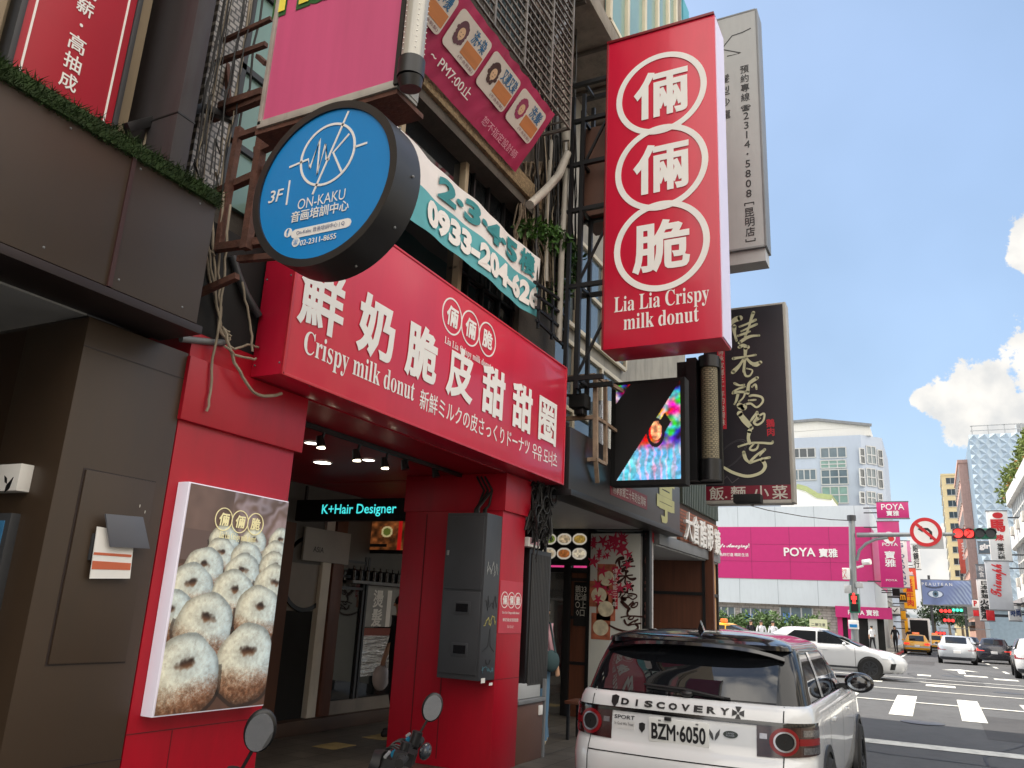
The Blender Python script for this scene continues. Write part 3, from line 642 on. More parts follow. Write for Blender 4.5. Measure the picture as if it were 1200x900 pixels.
# slatted facade, brick strip and letters
es = thing('eyewear_shop_sign', 'white and red block lettering on green slats and orange brick at the corner', 'sign', (15.8, 3.95, 3.1))
F7 = FY(3.95); s0 = F7.px(797, 560)[0]; zc2 = zc+.1
z5 = F7.px(820, 595)[1]
q = MB()
for k in range(22): x = s0+.1+k*(XC-.1-s0)/22; q.box(x, x+.07, 3.93, 3.99, zc2+.7, z5+.55)
q.build('slat', mat('dark_green_slat', S(74, 84, 76), .5, var=.2), es)
MB().box(s0, XC, 3.99, 4.3, zc2+.5, z5+1.6).build('backing', mat('slat_backing_board', S(60, 44, 36), .7), es)  # plain dark brown board behind the slats
MB().box(s0, XC, 3.96, 4.3, zc2, zc2+.6).build('brick_strip', brickmat('orange_brick', S(168, 96, 62), S(146, 80, 52), S(96, 70, 56), .2, .065, .012), es)
for i, ch in enumerate('大倉酷眼鏡'):
    x = FY(3.88).px(805+i*8.4, 640)[0]; text(ch, FY(3.88), x, FY(3.88).px(805+i*8.4, 617+i*4.6)[1], M['white'], es, h=.52, w=.50, bold=.02, depth=.05)
MB().box(12.9, s0-.05, 3.98, 4.3, z5-.3, z5+.9).build('timber_cladding', mat('copper_cladding', S(176, 122, 92), .5, var=.2, stretch=(9, 9, .3)), es)

# ------------------------------------------------------------------ interior of the arcade: hair salon front
sf = thing('hair_salon', 'dim hair salon with brown door frames deep in the arcade', 'hair salon', (9, 7.0, .13))
FI = FY(7.0)
def ix(px): return FI.px(px, 740)[0]
MB().box(6.0, 13, 7.0, 7.1, FI.px(400, 665)[1]+.0, Z3-.02).build('wall', mat('grey_shop_wall', S(96, 96, 94), .7, var=.1), sf)
MB().box(6.2, 12.4, 6.86, 7.05, .13, .29).build('step', mat('brown_step', S(66, 48, 38), .6, var=.2, dirt=.3), sf, bevel=.01)
MB().box(6.3, ix(331), 6.98, 7.06, .29, 2.6).build('wall', mat('brown_side', S(92, 58, 40), .6, var=.2), sf)
MB().box(ix(331), ix(366), 7.03, 7.08, .29, 1.55).build('door', M['blackm'], sf)
MB().box(ix(331), ix(366), 7.03, 7.08, 1.55, 2.7).build('door_upper', mat('taupe_panel', S(112, 104, 96), .6), sf)
u, v = FI.px(362, 672); MB().ring(FI, u-.02, v, .42, .47, -.02, .0).build('round_frame', M['black'], sf)
MB().disc(FI, u-.02, v, .42, -.025, -.012).build('round_panel', mat('taupe_disc', S(126, 118, 110), .5), sf)
MB().box(ix(367), ix(377), 6.96, 7.08, .29, 2.75).build('door_jamb', M['offwhite'], sf, bevel=.005)
MB().box(ix(379), ix(392), 6.95, 7.08, .29, 2.75).build('window_frame', M['wood'], sf, bevel=.005)
gl = MB().box(ix(392), 12.3, 7.02, 7.04, .45, 2.7).build('shop_window', glass('shop_glass', (.012, .013, .014, 1), .03), sf)
q = MB()
for x in (ix(420), ix(424)): q.box(x, x+.04, 6.99, 7.03, .45, 2.3)
for z in (1.85, 2.0, 2.2): q.box(ix(392), ix(422), 6.99, 7.03, z, z+.035)
q.build('window_bar', M['dgrey'], gl)
MB().box(ix(392), 12.3, 6.97, 7.08, .29, .45).build('window_sill', mat('salon_sill', S(120, 112, 104), .6, dirt=.4), sf)
vy = mat('frosted_print', S(150, 150, 148), .5, var=.25, scale=5)
u0, v0 = FI.px(430, 690); u1, v1 = FI.px(490, 735)
MB().fbox(FI, u0, u1+.8, v1, v0+.05, -.02, -.012).build('window_vinyl', vy, gl)
text('燙\n髮', FI, u0+.3, (v0+v1)/2, M['white'], gl, h=.5, bold=.02, lift=-.01)
MB().fbox(FI, u0+.52, u0+.62, v1, v0, -.012, -.008).build('white_stripe', M['white'], gl)
wv = mat('wavy_reflection', (.7, .7, .7, 1), .12, .9, var=.1, scale=3, stretch=(.6, 1, 5), bump=1.0, bscale=4)
u2, v2 = FI.px(424, 745); u3, v3 = FI.px(460, 790)
MB().fbox(FI, u2, u3+.8, v3, v2, -.02, -.012).build('reflection_sheet', wv, gl)  # wavy metal sheet standing in for the distorted reflection in the window glass
MB().fbox(FI, u2, u3+.8, v2, v2+.1, -.02, -.01).build('red_band', mat('band_red', S(130, 62, 48), .5), gl)
# white notice over the door, LED name board, screens
FH = FX(7.72)
lx = thing('led_name_board', 'black LED board with cyan dotted lettering hanging in the arcade', 'sign', (7.75, 6.2, 2.6))
a = FH.px(346, 588); b = FH.px(484, 607)
MB().fbox(FH, a[0], b[0], b[1]-.02, a[1]+.02, -.14, 0).build('housing', M['blackm'], lx, bevel=.006)
led = mat('cyan_led', S(60, 225, 232), .4, var=.3, scale=30, emit=.28)
text('K+Hair Designer', FH, FH.px(420, 597)[0], FH.px(420, 598)[1], led, lx, w=FH.px(464, 597)[0]-FH.px(377, 597)[0], h=.15, bold=.01)
MB().bar((7.8, -a[0]-.1, a[1]), (7.8, -a[0]-.1, Z3-.05), .03).bar((7.8, -b[0]+.1, a[1]), (7.8, -b[0]+.1, Z3-.05), .03).build('hanger', M['black'], lx)
nb = thing('white_notice_board', 'plain white notice board with small black letters under the LED board', 'sign', (8.2, 6.9, 2.1))
FN = FY(6.93); a = FN.px(357, 636); b = FN.px(408, 662)
MB().fbox(FN, a[0], b[0], b[1], a[1]+.2, -.03, 0).build('panel', mat('dull_notice', S(150, 148, 144), .6), nb); text('ASIA', FN, FN.px(372, 643)[0]+.02, FN.px(372, 644)[1], M['black'], nb, w=.2)
tv = thing('menu_screen', 'lit menu screen showing warm brown food pictures in the arcade', 'screen', (9.3, 5.6, 2.1))
FT = FX(9.3); a = FT.px(413, 609); b = FT.px(500, 645)
MB().fbox(FT, a[0]-.02, b[0], b[1]-.05, a[1]+.05, -.06, -.005).build('housing', M['black'], tv, bevel=.006)
t = vnoise(60, 120, 10, 9)[..., None]*np.array([.95, .55, .3])*.95; yy, xx = np.mgrid[0:60, 0:120]
for cx in (22, 58, 98):
    e = ((xx-cx)/9)**2+((yy-24)/11)**2; t[e < 1] = (.85, .8, .6); t[e < .45] = (.4, .45, .2)
t[:, 76:82] = (.8, .12, .12); t[48:54, 10:60] = .04
picture('screen_print', FT, a[0], b[0]-.02, b[1], a[1], t, tv, _mc['print_lit'])
# wall lantern
ln = thing('wall_lantern', 'black carriage wall lantern with glass sides by the salon door', 'lantern', at(350, 640, x=8.3).tolist())
c = at(350, 640, x=8.3); MB().cyl(c+[0, 0, .1], c+[0, 0, .2], .12, .02, 6).cyl(c+[0, 0, .2], c+[0, 0, .27], .015, n=6).cyl(c+[0, 0, -.16], c+[0, 0, -.12], .06, .07, 6).build('cap', M['black'], ln)
MB().cyl(c+[0, 0, -.12], c+[0, 0, .1], .07, .105, 6).build('glass_body', mat('lantern_glass', S(120, 84, 78), .15, var=.3), ln)
MB().bar(c+[0, 0, -.15], c+[0, .5, -.25], .03).build('arm', M['black'], ln)
# track lights under the ceiling
y_t = at(352, 498, z=Z3-.06)[1]
tl = thing('track_light_rail', 'black ceiling track with small spotlights under the red soffit', 'track light', (5, y_t, Z3-.04))
xa_ = at(345, 496, y=y_t)[0]; xb_ = at(540, 556, y=y_t)[0]
MB().box(xa_, xb_, y_t-.02, y_t+.02, Z3-.06, Z3-.02).build('rail', M['black'], tl)
for (px_, py_, on) in ((349, 518, 1), (376, 526, 1), (418, 541, 1), (451, 550, 1), (475, 552, 0), (511, 561, 0)):
    p = at(px_, py_, y=y_t+.02)
    o = MB().cyl((p[0], p[1], p[2]+.015), (p[0]-.01, p[1]+.02, p[2]+.11), .042, .03, 14).bar((p[0], p[1]+.01, p[2]+.05), (p[0], y_t, Z3-.05), .018).build('spotlight', M['black'], tl)
    if on: MB().cyl((p[0], p[1], p[2]+.004), (p[0], p[1], p[2]+.014), .036, n=14).build('lens', M['lamp'], o)
for (px_, py_, r_) in ((365, 518, .06), (378, 541, .09), (432, 538, .06)):
    p = at(px_, py_, z=Z3-.017); o = thing('ceiling_downlight', {365: 'small lit downlight nearest the track in red ceiling', 378: 'large round lit downlight in red ceiling', 432: 'small lit downlight deeper in red ceiling'}[px_], 'ceiling light', (p[0], p[1], Z3-.04), 'arcade ceiling lights')
    MB().cyl((p[0], p[1], Z3-.03), (p[0], p[1], Z3-.0155), r_, n=20).build('diffuser', mat('white_lamp', (1, .97, .9, 1), .4, var=0, emit=2), o)
    MB().ring(Fr((p[0], p[1], Z3-.016), (1, 0, 0), (0, -1, 0)), 0, 0, r_, r_+.015, 0, .014, 24).build('rim', M['white'], o)

sh_ = thing('product_shelf', 'narrow wall shelf holding dark bottles behind the salon window bars', 'shelf', (9.6, 6.95, 2.35)); z_ = FI.px(425, 681)[1]
MB().box(ix(398), ix(470), 6.86, 6.98, z_-.04, z_).build('board', M['grey'], sh_, bevel=.004)
for k in range(9):
    x = ix(402)+k*.15; b = MB().cyl((x, 6.92, z_), (x, 6.92, z_+.13), .035, n=12).cyl((x, 6.92, z_+.13), (x, 6.92, z_+.15), .035, .015, 12).cyl((x, 6.92, z_+.15), (x, 6.92, z_+.19), .013, n=8)
    bo = tag(b.build('bottle', mat('dark_bottle', S(34, 30, 30), .15, var=.3)), 'small dark glass bottle standing on the salon wall shelf', 'bottle', 'bottles on the salon shelf')
    MB().box(x-.02, x+.02, 6.882, 6.886, z_+.04, z_+.10).build('label', M['offwhite'] if k % 3 else mat('label_green', S(60, 110, 60), .5), bo) if False else None
# ------------------------------------------------------------------ main red sign over the shop
FSg = FY(3.72)
sx0 = FSg.px(330, 437)[0]; sx1 = FSg.px(660, 568)[0]; sz0 = FSg.px(500, 505)[1]; sz1 = FSg.px(560, 357)[1]
ms = thing('shop_sign', 'long red box sign with large white lettering over the donut shop entrance', 'sign', ((sx0+sx1)/2, 3.86, sz0))
MB().box(sx0, sx1, 3.72, 4.0, sz0, sz1).build('box', M['redsign'], ms, bevel=.008)
q = MB(); q.box(sx0-.004, sx0+.02, 3.712, 3.73, sz0, sz1).box(sx0, sx1, 3.712, 3.73, sz0-.004, sz0+.016).box(sx0, sx1, 3.712, 3.73, sz1-.016, sz1+.004).box(sx1-.02, sx1+.004, 3.712, 3.73, sz0, sz1)
q.build('edge_trim', mat('red_edge_trim', S(196, 40, 56), .3), ms, bevel=.003)
q = MB()
for z in (sz0+.08, (sz0+sz1)/2, sz1-.08):
    for y in (3.75, 3.97): q.ell((sx0-.002, y, z), .004, .008, .008, 8, 6)
for k in range(10): q.ell((sx0+.3+k*.45, 3.74, sz0-.002), .008, .008, .004, 8, 6)
q.build('screw', M['grey'], ms)
def logo(F, cs, r, mt, parent, bold=.04, wr=.055, name='emblem', fat=1.0):
    b = MB()
    for q_, ((u, v), ch) in enumerate(zip(cs, '倆倆脆')):
        b.ring(F, u, v, r*(1-wr*1.6), r, .001+.0002*q_, .004+.0006*q_, 56)
        text(ch, F, u, v, None, h=r*1.12, w=r*1.14*fat, bold=bold*.75, lift=.002, depth=.004, mb=b, shear=.06)
    return b.build(name, mt, parent, smooth=0, normals=False)
big = [((376, 358), (395, 1)), ((452, 405), 0), ((508, 431), 0), ((556, 449), 0), ((587, 469), 0), ((615, 484), 0), ((643, 498), 0)]
ctr = [(380, 355), (449, 396), (506, 428), (546, 448), (582, 466), (613, 483), (641, 497)]
u_first = FSg.px(377, 357); u_last = FSg.px(641, 499)
n = 7
# letter centres are spaced evenly along the sign
vc = (FSg.px(377, 357)[1]+FSg.px(641, 499)[1])/2
for i, ch in enumerate('鮮奶脆皮甜甜圈'):
    u = u_first[0]+(u_last[0]-u_first[0])*i/6
    text(ch, FSg, u, vc+.045, M['white'], ms, h=.50, w=.48, bold=(.024 if ch in '鮮圈' else .036), lift=.003, depth=.006, name='letter')
le = FSg.px(356, 400); re = FSg.px(485, 462)
text(serif('Crispy milk donut'), FSg, (le[0]+re[0])/2, FSg.px(420, 431)[1]-.01, M['white'], ms, w=re[0]-le[0], h=.215, bold=0)
le = FSg.px(492, 464); re = FSg.px(591, 511); vv = FSg.px(540, 492)[1]
re = FSg.px(620, 526)
text('新鮮ミルクの皮さっくりドーナツ', FSg, (le[0]+re[0])/2-.0, FSg.px(556, 496)[1], M['white'], ms, w=re[0]-le[0], h=.175, bold=.004)
text('우유 도너츠', FSg, (FSg.px(625, 522)[0]+FSg.px(653, 540)[0])/2-.02, FSg.px(638, 534)[1], M['white'], ms, w=FSg.px(653, 540)[0]-FSg.px(622, 522)[0]-.05, h=.17, bold=.004)
cs = [FSg.px(530, 370), FSg.px(551, 386), FSg.px(571, 398)]
vm = sum(c[1] for c in cs)/3; du = (cs[2][0]-cs[0][0])/2; cs = [(cs[1][0]+k*du, vm) for k in (-1, 0, 1)]
logo(FSg, cs, du*.52, M['white'], ms)
text(serif('Lia Lia Crispy milk donut'), FSg, cs[1][0], vm-du*.78, M['white'], ms, w=du*2.6, h=.085)

# ------------------------------------------------------------------ donut poster light box on the first pillar
FL = FY(3.90)
c = [FL.px(222, 566), FL.px(338, 586), FL.px(310, 828), FL.px(178, 840)]
px0 = (c[0][0]+c[3][0])/2; px1 = (c[1][0]+c[2][0])/2; pz1 = (c[0][1]+c[1][1])/2; pz0 = (c[2][1]+c[3][1])/2
po = thing('donut_poster_lightbox', 'tall white edged light box with a photo of sugared donuts on the red pillar', 'poster', ((px0+px1)/2, 3.95, pz0))
MB().box(px0, px1, 3.903, 3.995, pz0, pz1).build('box', mat('milky_acrylic', S(226, 222, 238), .4, var=.03, emit=.06), po, bevel=.004)
H, W = 330, 220
img = np.zeros((H, W, 3)); yy, xx = np.mgrid[0:H, 0:W]; T = yy/H; Sx = xx/W
n1 = vnoise(H, W, 40, 1); n2 = vnoise(H, W, 5, 2, 2); sp = np.random.RandomState(4).rand(H, W)
base = np.array([.44, .34, .31]); img[:] = base
img *= (.75+.5*n1[..., None])
bagm = np.clip((T < .34)*(Sx > .42)*(1-T*1.6), 0, 1)
img += bagm[..., None]*np.abs(np.sin((Sx*1.3+T*.5+n1*.9)*9))[..., None]**2*np.array([.2, .22, .27])
img[(T > .2) & (T < .36) & (Sx < .3)] = (.40, .31, .29)
img[(T > .215) & (T < .30) & (Sx > .26) & (Sx < .8)] = (.55, .42, .38)
img[(T > .34)] *= np.array([.8, .7, .62])
asp = W/H*1.0
D = [(.38, .25, .14), (.67, .24, .13), (.96, .22, .13), (.92, .30, .15), (.36, .32, .15), (.62, .33, .16), (.92, .36, .16), (.23, .39, .18), (.6, .40, .18), (.93, .45, .2), (.14, .48, .2), (.53, .5, .21), (.81, .58, .235), (.0, .6, .2), (.31, .64, .255), (.75, .80, .29), (.2, .85, .295)]
for k, (s0, t0, r0) in enumerate(D):
    a = .22*math.sin(k*2.3); r0 = r0*1.02
    dx = (Sx-s0)/r0; dy = (T-t0-.0)/(r0*.62); dx, dy = dx*math.cos(a)+dy*math.sin(a), -dx*math.sin(a)+dy*math.cos(a)
    th = np.arctan2(dy, dx); wob = .03*np.sin(3*th+k)+.02*np.sin(7*th+2*k)
    rho = np.hypot(dx, dy*.98)+wob; ins = rho < 1
    top = np.hypot(dx/.97, (dy+.27)/.70)+wob
    fall = np.clip((dy-.02+.22*(n1-.5))/.85, 0, 1)
    sug = np.clip(1.0-1.35*fall, 0, 1)+(.6*(n2-.5)+.8*(sp-.5))*np.clip(.34+fall*1.4, 0, 1)
    sug = np.clip(sug, 0, 1)[..., None]
    crest = np.clip(1-np.abs(np.hypot(dx/.97, (dy+.30)/.74)-.58)*1.5, 0, 1)
    brn = np.array([.56, .33, .20])*(.65+.7*n2[..., None])*(1.05-.6*np.clip(dy-.3, 0, 1))[..., None]
    wht = np.array([.68, .69, .67])*(.9+.2*n2[..., None])+.20*crest[..., None]*np.array([1.05, 1.0, .86])+np.array([-.06, 0, .07])*np.clip(dx, -.7, .7)[..., None]
    colr = brn*(1-sug)+wht*sug
    hd = np.hypot(dx*1.0-.03, (dy+.32)*1.75)+.12*(n2-.5)+.05*np.sin(5*th+k)
    tone = np.clip((hd-.12)/.16, 0, 1)[..., None]; far = np.clip((dy+.32)*6+.35, 0, 1)[..., None]
    hole = np.array([.16, .09, .06])*(1-far)+np.array([.50, .33, .22])*far
    colr = np.where((hd < .29)[..., None], colr*tone+hole*(1-tone), colr)
    colr = colr*(1-.22*np.clip((np.hypot(dx, dy)-.86)/.14, 0, 1))[..., None]
    sh = (rho < 1.10) & (dy > -.1); img[sh] *= .55
    img[ins] = colr[ins]
img *= np.array([.93, .96, .97])
picture('donut_print', FL, px0+.012, px1-.004, pz0+.008, pz1-.008, img, po, mat('backlit_print', None, .3, var=0, attr=True, emit=.05))
FL2 = FY(3.897)
cs = [FL2.px(261, 609), FL2.px(281, 611), FL2.px(298, 614)]; vm = sum(q_[1] for q_ in cs)/3; du = (cs[2][0]-cs[0][0])/2; cs = [(cs[1][0]+k*du, vm) for k in (-1, 0, 1)]
gold = mat('cream_print', S(240, 230, 180), .4, emit=.05)
logo(FL2, cs, du*.53, gold, po, wr=.05)
text(serif('Lia Lia Crispy milk donut'), FL2, cs[1][0], vm-du*.75, gold, po, w=du*2.3, h=.05)

# sticker panel with emblem on the second pillar
FK = FY(PY-.004); a = FK.px(582, 679); b = FK.px(611, 742)
sk = thing('emblem_sticker', 'paler red sticker with three white circle emblems on the red pillar', 'sticker', ((a[0]+b[0])/2, PY, b[1]))
MB().fbox(FK, pBx0+.012, pBx1-.012, b[1], a[1], -.003, .002).build('sheet', mat('pale_red_vinyl', S(190, 52, 70), .35), sk)
u = (pBx0+pBx1)/2; v = (a[1]*.63+b[1]*.37)
logo(FK, [(u-.155, v), (u, v), (u+.155, v)], .083, M['white'], sk, bold=.03)
text(serif('Lia Lia Crispy milk donut'), FK, u, v-.13, M['white'], sk, w=.4, h=.03); text('鮮奶脆皮甜甜圈', FK, u, v-.2, M['white'], sk, w=.36, h=.035); text('우유 도너츠', FK, u, v-.27, M['white'], sk, w=.15, h=.03)

# ------------------------------------------------------------------ electric meter cabinet on the second pillar
mx_ = pBx0-.34; FMx = FX(mx_)
a = FMx.px(530, 600); b = FMx.px(567, 797); yL = -FMx.px(518, 700)[0]; yR = -FMx.px(566, 700)[0]; zT = FMx.px(545, 601)[1]; zB = FMx.px(545, 797)[1]
mc = thing('meter_cabinet', 'tall dark grey metal meter cabinet with graffiti fixed to the red pillar', 'cabinet', (mx_+.15, (yL+yR)/2, zB))
MB().box(mx_, pBx0-.006, yR, yL, zB, zT).build('body', M['dgrey'], mc, bevel=.008)
zs = FMx.px(545, 692)[1]
for nm, z0, z1 in (('upper_door', zs+.012, zT-.04), ('lower_door', zB+.05, zs-.012)):
    o = MB().box(mx_-.014, mx_-.001, yR+.025, yL-.025, z0, z1).build(nm, M['dgrey'], mc, bevel=.004)
    if nm == 'upper_door': MB().box(mx_-.03, mx_-.014, yL-.06, yL-.035, (z0+z1)/2-.03, (z0+z1)/2+.02).build('lock', M['grey'], o, bevel=.003)
    else:
        for py in (712, 761):
            v = FMx.px(541, py)[1]; w_ = MB().box(mx_-.022, mx_-.013, (yR+yL)/2-.11, (yR+yL)/2+.08, v-.06, v+.06).build('window_rim', M['dgrey'], o, bevel=.004)
            MB().box(mx_-.024, mx_-.021, (yR+yL)/2-.085, (yR+yL)/2+.055, v-.04, v+.04).build('meter_window', glass('meter_glass', (.01, .01, .012, 1), .08), w_)
Fg = FY(yR-.002); gx0 = mx_+.03; gx1 = pBx0-.03; gm_ = (gx0+gx1)/2
def scribble(z, n, h, col, seed, nm='graffiti', wd=.007):
    g = random.Random(seed); pts = []
    for k in range(n): pts.append((gx0+.02+(gx1-gx0-.04)*(k/(n-1))+g.uniform(-.02, .02), z+g.uniform(-h, h)))
    P = []
    for i in range(len(pts)-1):
        for t in (0, .25, .5, .75): P.append((pts[i][0]*(1-t)+pts[i+1][0]*t+.008*math.sin(9*t+i), pts[i][1]*(1-t)+pts[i+1][1]*t))
    MB().stroke(Fg, P, wd, 0, .002).build(nm, mat('graffiti_'+nm+str(seed), col, .6), mc)
scribble(2.08, 15, .075, S(150, 152, 150), 2); scribble(1.75, 11, .09, S(34, 34, 36), 3); scribble(1.57, 11, .06, S(170, 160, 90), 4, wd=.009)
MB().stroke(Fg, [(gx0+.02, 1.28), (gm_-.02, 1.32), (gm_+.01, 1.5), (gm_+.03, 1.33), (gx1-.02, 1.27)], .008, 0, .002).ring(Fg, gm_, 1.2, .04, .05, 0, .002, 20, math.pi, 2*math.pi).build('graffiti', M['black'], mc)
scribble(1.1, 13, .06, S(80, 120, 130), 6); MB().fbox(Fg, gx0+.02, gx0+.1, .985, 1.03, 0, .002).fbox(Fg, gx1-.09, gx1-.02, .955, .98, 0, .002).build('sticker', M['white'], mc)
for k in range(5):
    x = mx_+.06+.05*k; y = (yL+yR)/2-.1+.05*(k % 3)
    MB().tube([(x, y, zT-.01), (x+.01, y+.01, zT+.06), (x+.1, y+.02, zT+.12), (pBx0-.02, y, zT+.28), (pBx0-.015, y+.1, Z3-.05)], .013).build('conduit', M['cable'], mc)

# ------------------------------------------------------------------ things by the second pillar: board, meter, cupboard, cable tangle
FBd = FY(4.06); a = FBd.px(622, 643); b = FBd.px(640, 806)
bd = thing('black_slatted_board', 'narrow black slatted board hanging beside the second red pillar', 'board', ((a[0]+b[0])/2, 4.1, b[1]))
bx0, bx1 = a[0]-.02, b[0]+.02
MB().box(bx0, bx1, 4.06, 4.16, b[1], a[1]).build('frame', M['black'], bd, bevel=.006)
q = MB()
for k in range(12): x = bx0+.05+k*(bx1-bx0-.1)/12; q.box(x, x+.035, 4.048, 4.065, b[1]+.05, a[1]-.05)
q.build('slats', mat('worn_black_slat', S(46, 44, 42), .6, var=.3, scale=6, stretch=(2, 2, .4)), bd)
q = MB(); q.bar((bx0+.1, 4.1, a[1]), (bx0+.1, 4.1, Z3-.08), .03).bar((bx1-.1, 4.1, a[1]), (bx1-.1, 4.1, Z3-.08), .03); q.build('hanger', M['black'], bd)
cp = thing('brown_cupboard', 'small brown cupboard with grey top standing between red pillar and jeans wearer', 'cupboard', ((bx0+bx1)/2-.1, 4.2, .13))
MB().box(pBx1+.03, bx1-.18, 4.02, 4.5, .13, .72).build('body', mat('cupboard_brown', S(98, 70, 60), .5, var=.12), cp, bevel=.006)
MB().box(pBx1+.03, bx1-.16, 4.0, 4.5, .72, .76).build('top', M['grey'], cp, bevel=.004)
MB().box(bx1-.3, bx1-.22, 4.0, 4.02, .58, .68).build('socket', M['white'], cp, bevel=.004)
MB().box(pBx1+.06, bx1-.2, 4.05, 4.35, .765, .92).build('tray', M['lgrey'], cp, bevel=.01)
MB().bar((bx1-.13, 4.03, .13), (bx1-.13, 4.03, .95), .035).build('post', M['grey'], cp)
a = FP.px(620, 629); b = FP.px(633, 643)
mt = thing('white_meter', 'small white meter box under the cable tangle by the pillar', 'meter', ((a[0]+b[0])/2, 4.05, b[1]))
MB().box(a[0], b[0], 4.0, 4.12, b[1], a[1]).build('case', M['white'], mt, bevel=.01)
MB().box(a[0]+.03, b[0]-.05, 3.995, 4.0, b[1]+.03, b[1]+.1).build('label', mat('meter_label', S(200, 150, 160), .5), mt)
g = random.Random(11)
tg = thing('cable_tangle', 'tangle of black cables under the right end of the red sign', 'cables', (pBx1+.25, 4.0, 2.5))
for k in range(34):
    x = pBx1+.05+g.random()*.45; P = []
    z = Z3+.05; y = 4.0-.1*g.random()
    for j in range(9): P.append((x+g.uniform(-.09, .09), y+g.uniform(-.06, .06), z-(j/8)*g.uniform(.35, .85)+.12*math.sin(j+k)))
    MB().tube(P, g.choice((.006, .009, .013)), 5).build('cable', M['cable'], tg)
for k in range(3):
    u = pBx1+.12+.15*k; MB().ring(FY(3.9-.02*k), u, 2.75+.12*k, .09, .105, -.01, .01, 20).build('coil', M['cable'], tg)

# ------------------------------------------------------------------ pink projecting sign and barber pole
FPk = FX(3.0)
p0 = FPk.px(308, 142); p1 = FPk.px(463, 96)
ply, pry, pkz = -p0[0], -p1[0], (p0[1]+p1[1])/2
pk = thing('pink_projecting_sign', 'faded pink projecting box sign above the round blue sign', 'sign', (3.1, (ply+pry)/2, pkz))
MB().box(3.0, 3.16, pry, ply, pkz, pkz+2.4).build('face', mat('faded_pink', S(204, 84, 128), .42, var=.07, scale=2.5, stretch=(1, 3, .3), dirt=.06), pk)
q = MB(); q.box(2.985, 3.18, pry-.035, pry, pkz-.03, pkz+2.45).box(2.985, 3.18, ply, ply+.03, pkz-.03, pkz+2.45).box(2.985, 3.18, pry-.03, ply+.03, pkz-.05, pkz)
q.build('frame', mat('weathered_alu', S(168, 164, 156), .5, .2, var=.2, scale=8, dirt=.5, dirtcol=S(90, 66, 50)), pk, bevel=.004)
MB().box(3.0, 3.26, pry-.02, ply+.05, pkz-.08, pkz-.05).build('base_channel', M['rust'], pk)
u, v = FPk.px(372, -2)
text('Hair', FPk, u+.03, v+.17, mat('yellow_letter', S(240, 226, 90), .4), pk, h=.36, w=.72, bold=.05, lift=.006, depth=.006); text('Hair', FPk, u+.03, v+.17, mat('green_outline', S(30, 92, 44), .5), pk, h=.42, w=.78, bold=.09, lift=.001, depth=.004)
pc = at(484, 60, x=3.0); bp = thing('barber_pole', 'unlit clear barber pole tube with black cap hanging on the pink sign edge', 'barber pole', (pc[0], pc[1], 4.3))
zc_ = at(483, 72, x=3.0)[2]; zb__ = at(483, 97, x=3.0)[2]
bx, by = pc[0], pc[1]
MB().cyl((bx, by, zc_), (bx, by, zc_+1.6), .062, n=24).build('tube', mat('ribbed_clear_tube', S(176, 172, 162), .2, var=.25, scale=14, stretch=(1, 1, .05), spec=.8), bp)
q = MB()
for k in range(40):
    for j in range(5): t = j*1.2566; z = zc_+.05+k*.035; q.ell((bx+.063*math.cos(t+.2), by+.063*math.sin(t+.2), z), .004, .004, .004, 6, 4)
q.build('dots', M['white'], bp)
MB().cyl((bx, by, zc_), (bx, by, zb__+.03), .074, n=24).cyl((bx, by, zb__+.03), (bx+.01, by, zb__-.03), .07, .058, n=24).build('cap', M['black'], bp)
MB().box(bx-.03, bx+.05, by+.06, by+.09, zb__, zc_+1.6).build('bracket', M['black'], bp)

# ------------------------------------------------------------------ round blue sign
XB = 2.9; FBl = FX(XB)
tp = FBl.px(382, 125); bt = FBl.px(382, 313); lf_ = FBl.px(305, 217); rt = FBl.px(460, 212)
cu_, cv_ = (lf_[0]+rt[0])/2, (tp[1]+bt[1])/2+.01; Rb = ((rt[0]-lf_[0])/2+(tp[1]-bt[1])/2)/2-.032
bs = thing('round_blue_sign', 'round blue projecting sign with white logo and thick black rim', 'sign', (XB+.12, -cu_, cv_-Rb))
MB().disc(FBl, cu_, cv_, Rb, -.01, 0, 72).build('face', mat('blue_vinyl', S(0, 130, 200), .35, var=.04), bs)
MB().ring(FBl, cu_, cv_, Rb-.004, Rb+.04, -.205, .012, 72).build('rim', mat('rim_black', S(36, 34, 34), .4, var=.15, dirt=.2), bs)
MB().disc(FBl, cu_, cv_, Rb-.01, -.2, -.02, 48).build('back', M['black'], bs)
q = MB()
for t in (-1.2, -.6, 0, .7): q.ell(FBl.p(cu_+(Rb+.045)*math.cos(t), cv_+(Rb+.045)*math.sin(t), -.13), .008, .008, .008, 8, 6)
q.build('screw', M['grey'], bs)
lu, lv = FBl.px(384, 181); lr = .182; lw = .0125
q = MB(); q.ring(FBl, lu, lv, lr-.007, lr+.007, .001, .004)
q.stroke(FBl, [(lu-lr*1.45, lv-.02), (lu-lr*.72, lv+.0), (lu-lr*.62, lv-.06), (lu-lr*.36, lv+.11), (lu-lr*.3, lv-.11), (lu-lr*.12, lv+.07), (lu-lr*.02, lv-.03), (lu+lr*.1, lv-.035)], lw, .001, .004)
q.stroke(FBl, [(lu-lr*.38, lv-lr*1.25), (lu+lr*.62, lv+lr*1.3)], lw, .001, .004).stroke(FBl, [(lu+lr*.75, lv+lr*.5), (lu+lr*.22, lv+.0), (lu+lr*.62, lv-lr*.72)], lw, .001, .004).stroke(FBl, [(lu+lr*1.02, lv+.0), (lu+lr*1.45, lv+.005)], lw, .001, .004)
q.build('emblem', M['white'], bs, smooth=0)
u, v = FBl.px(324, 230); text('3F', FBl, u, v, M['white'], bs, h=.075, shear=.15, bold=.006); u, v = FBl.px(338, 226); MB().fbox(FBl, u-.005, u+.005, v-.075, v+.075, .001, .004).build('rule', M['white'], bs)
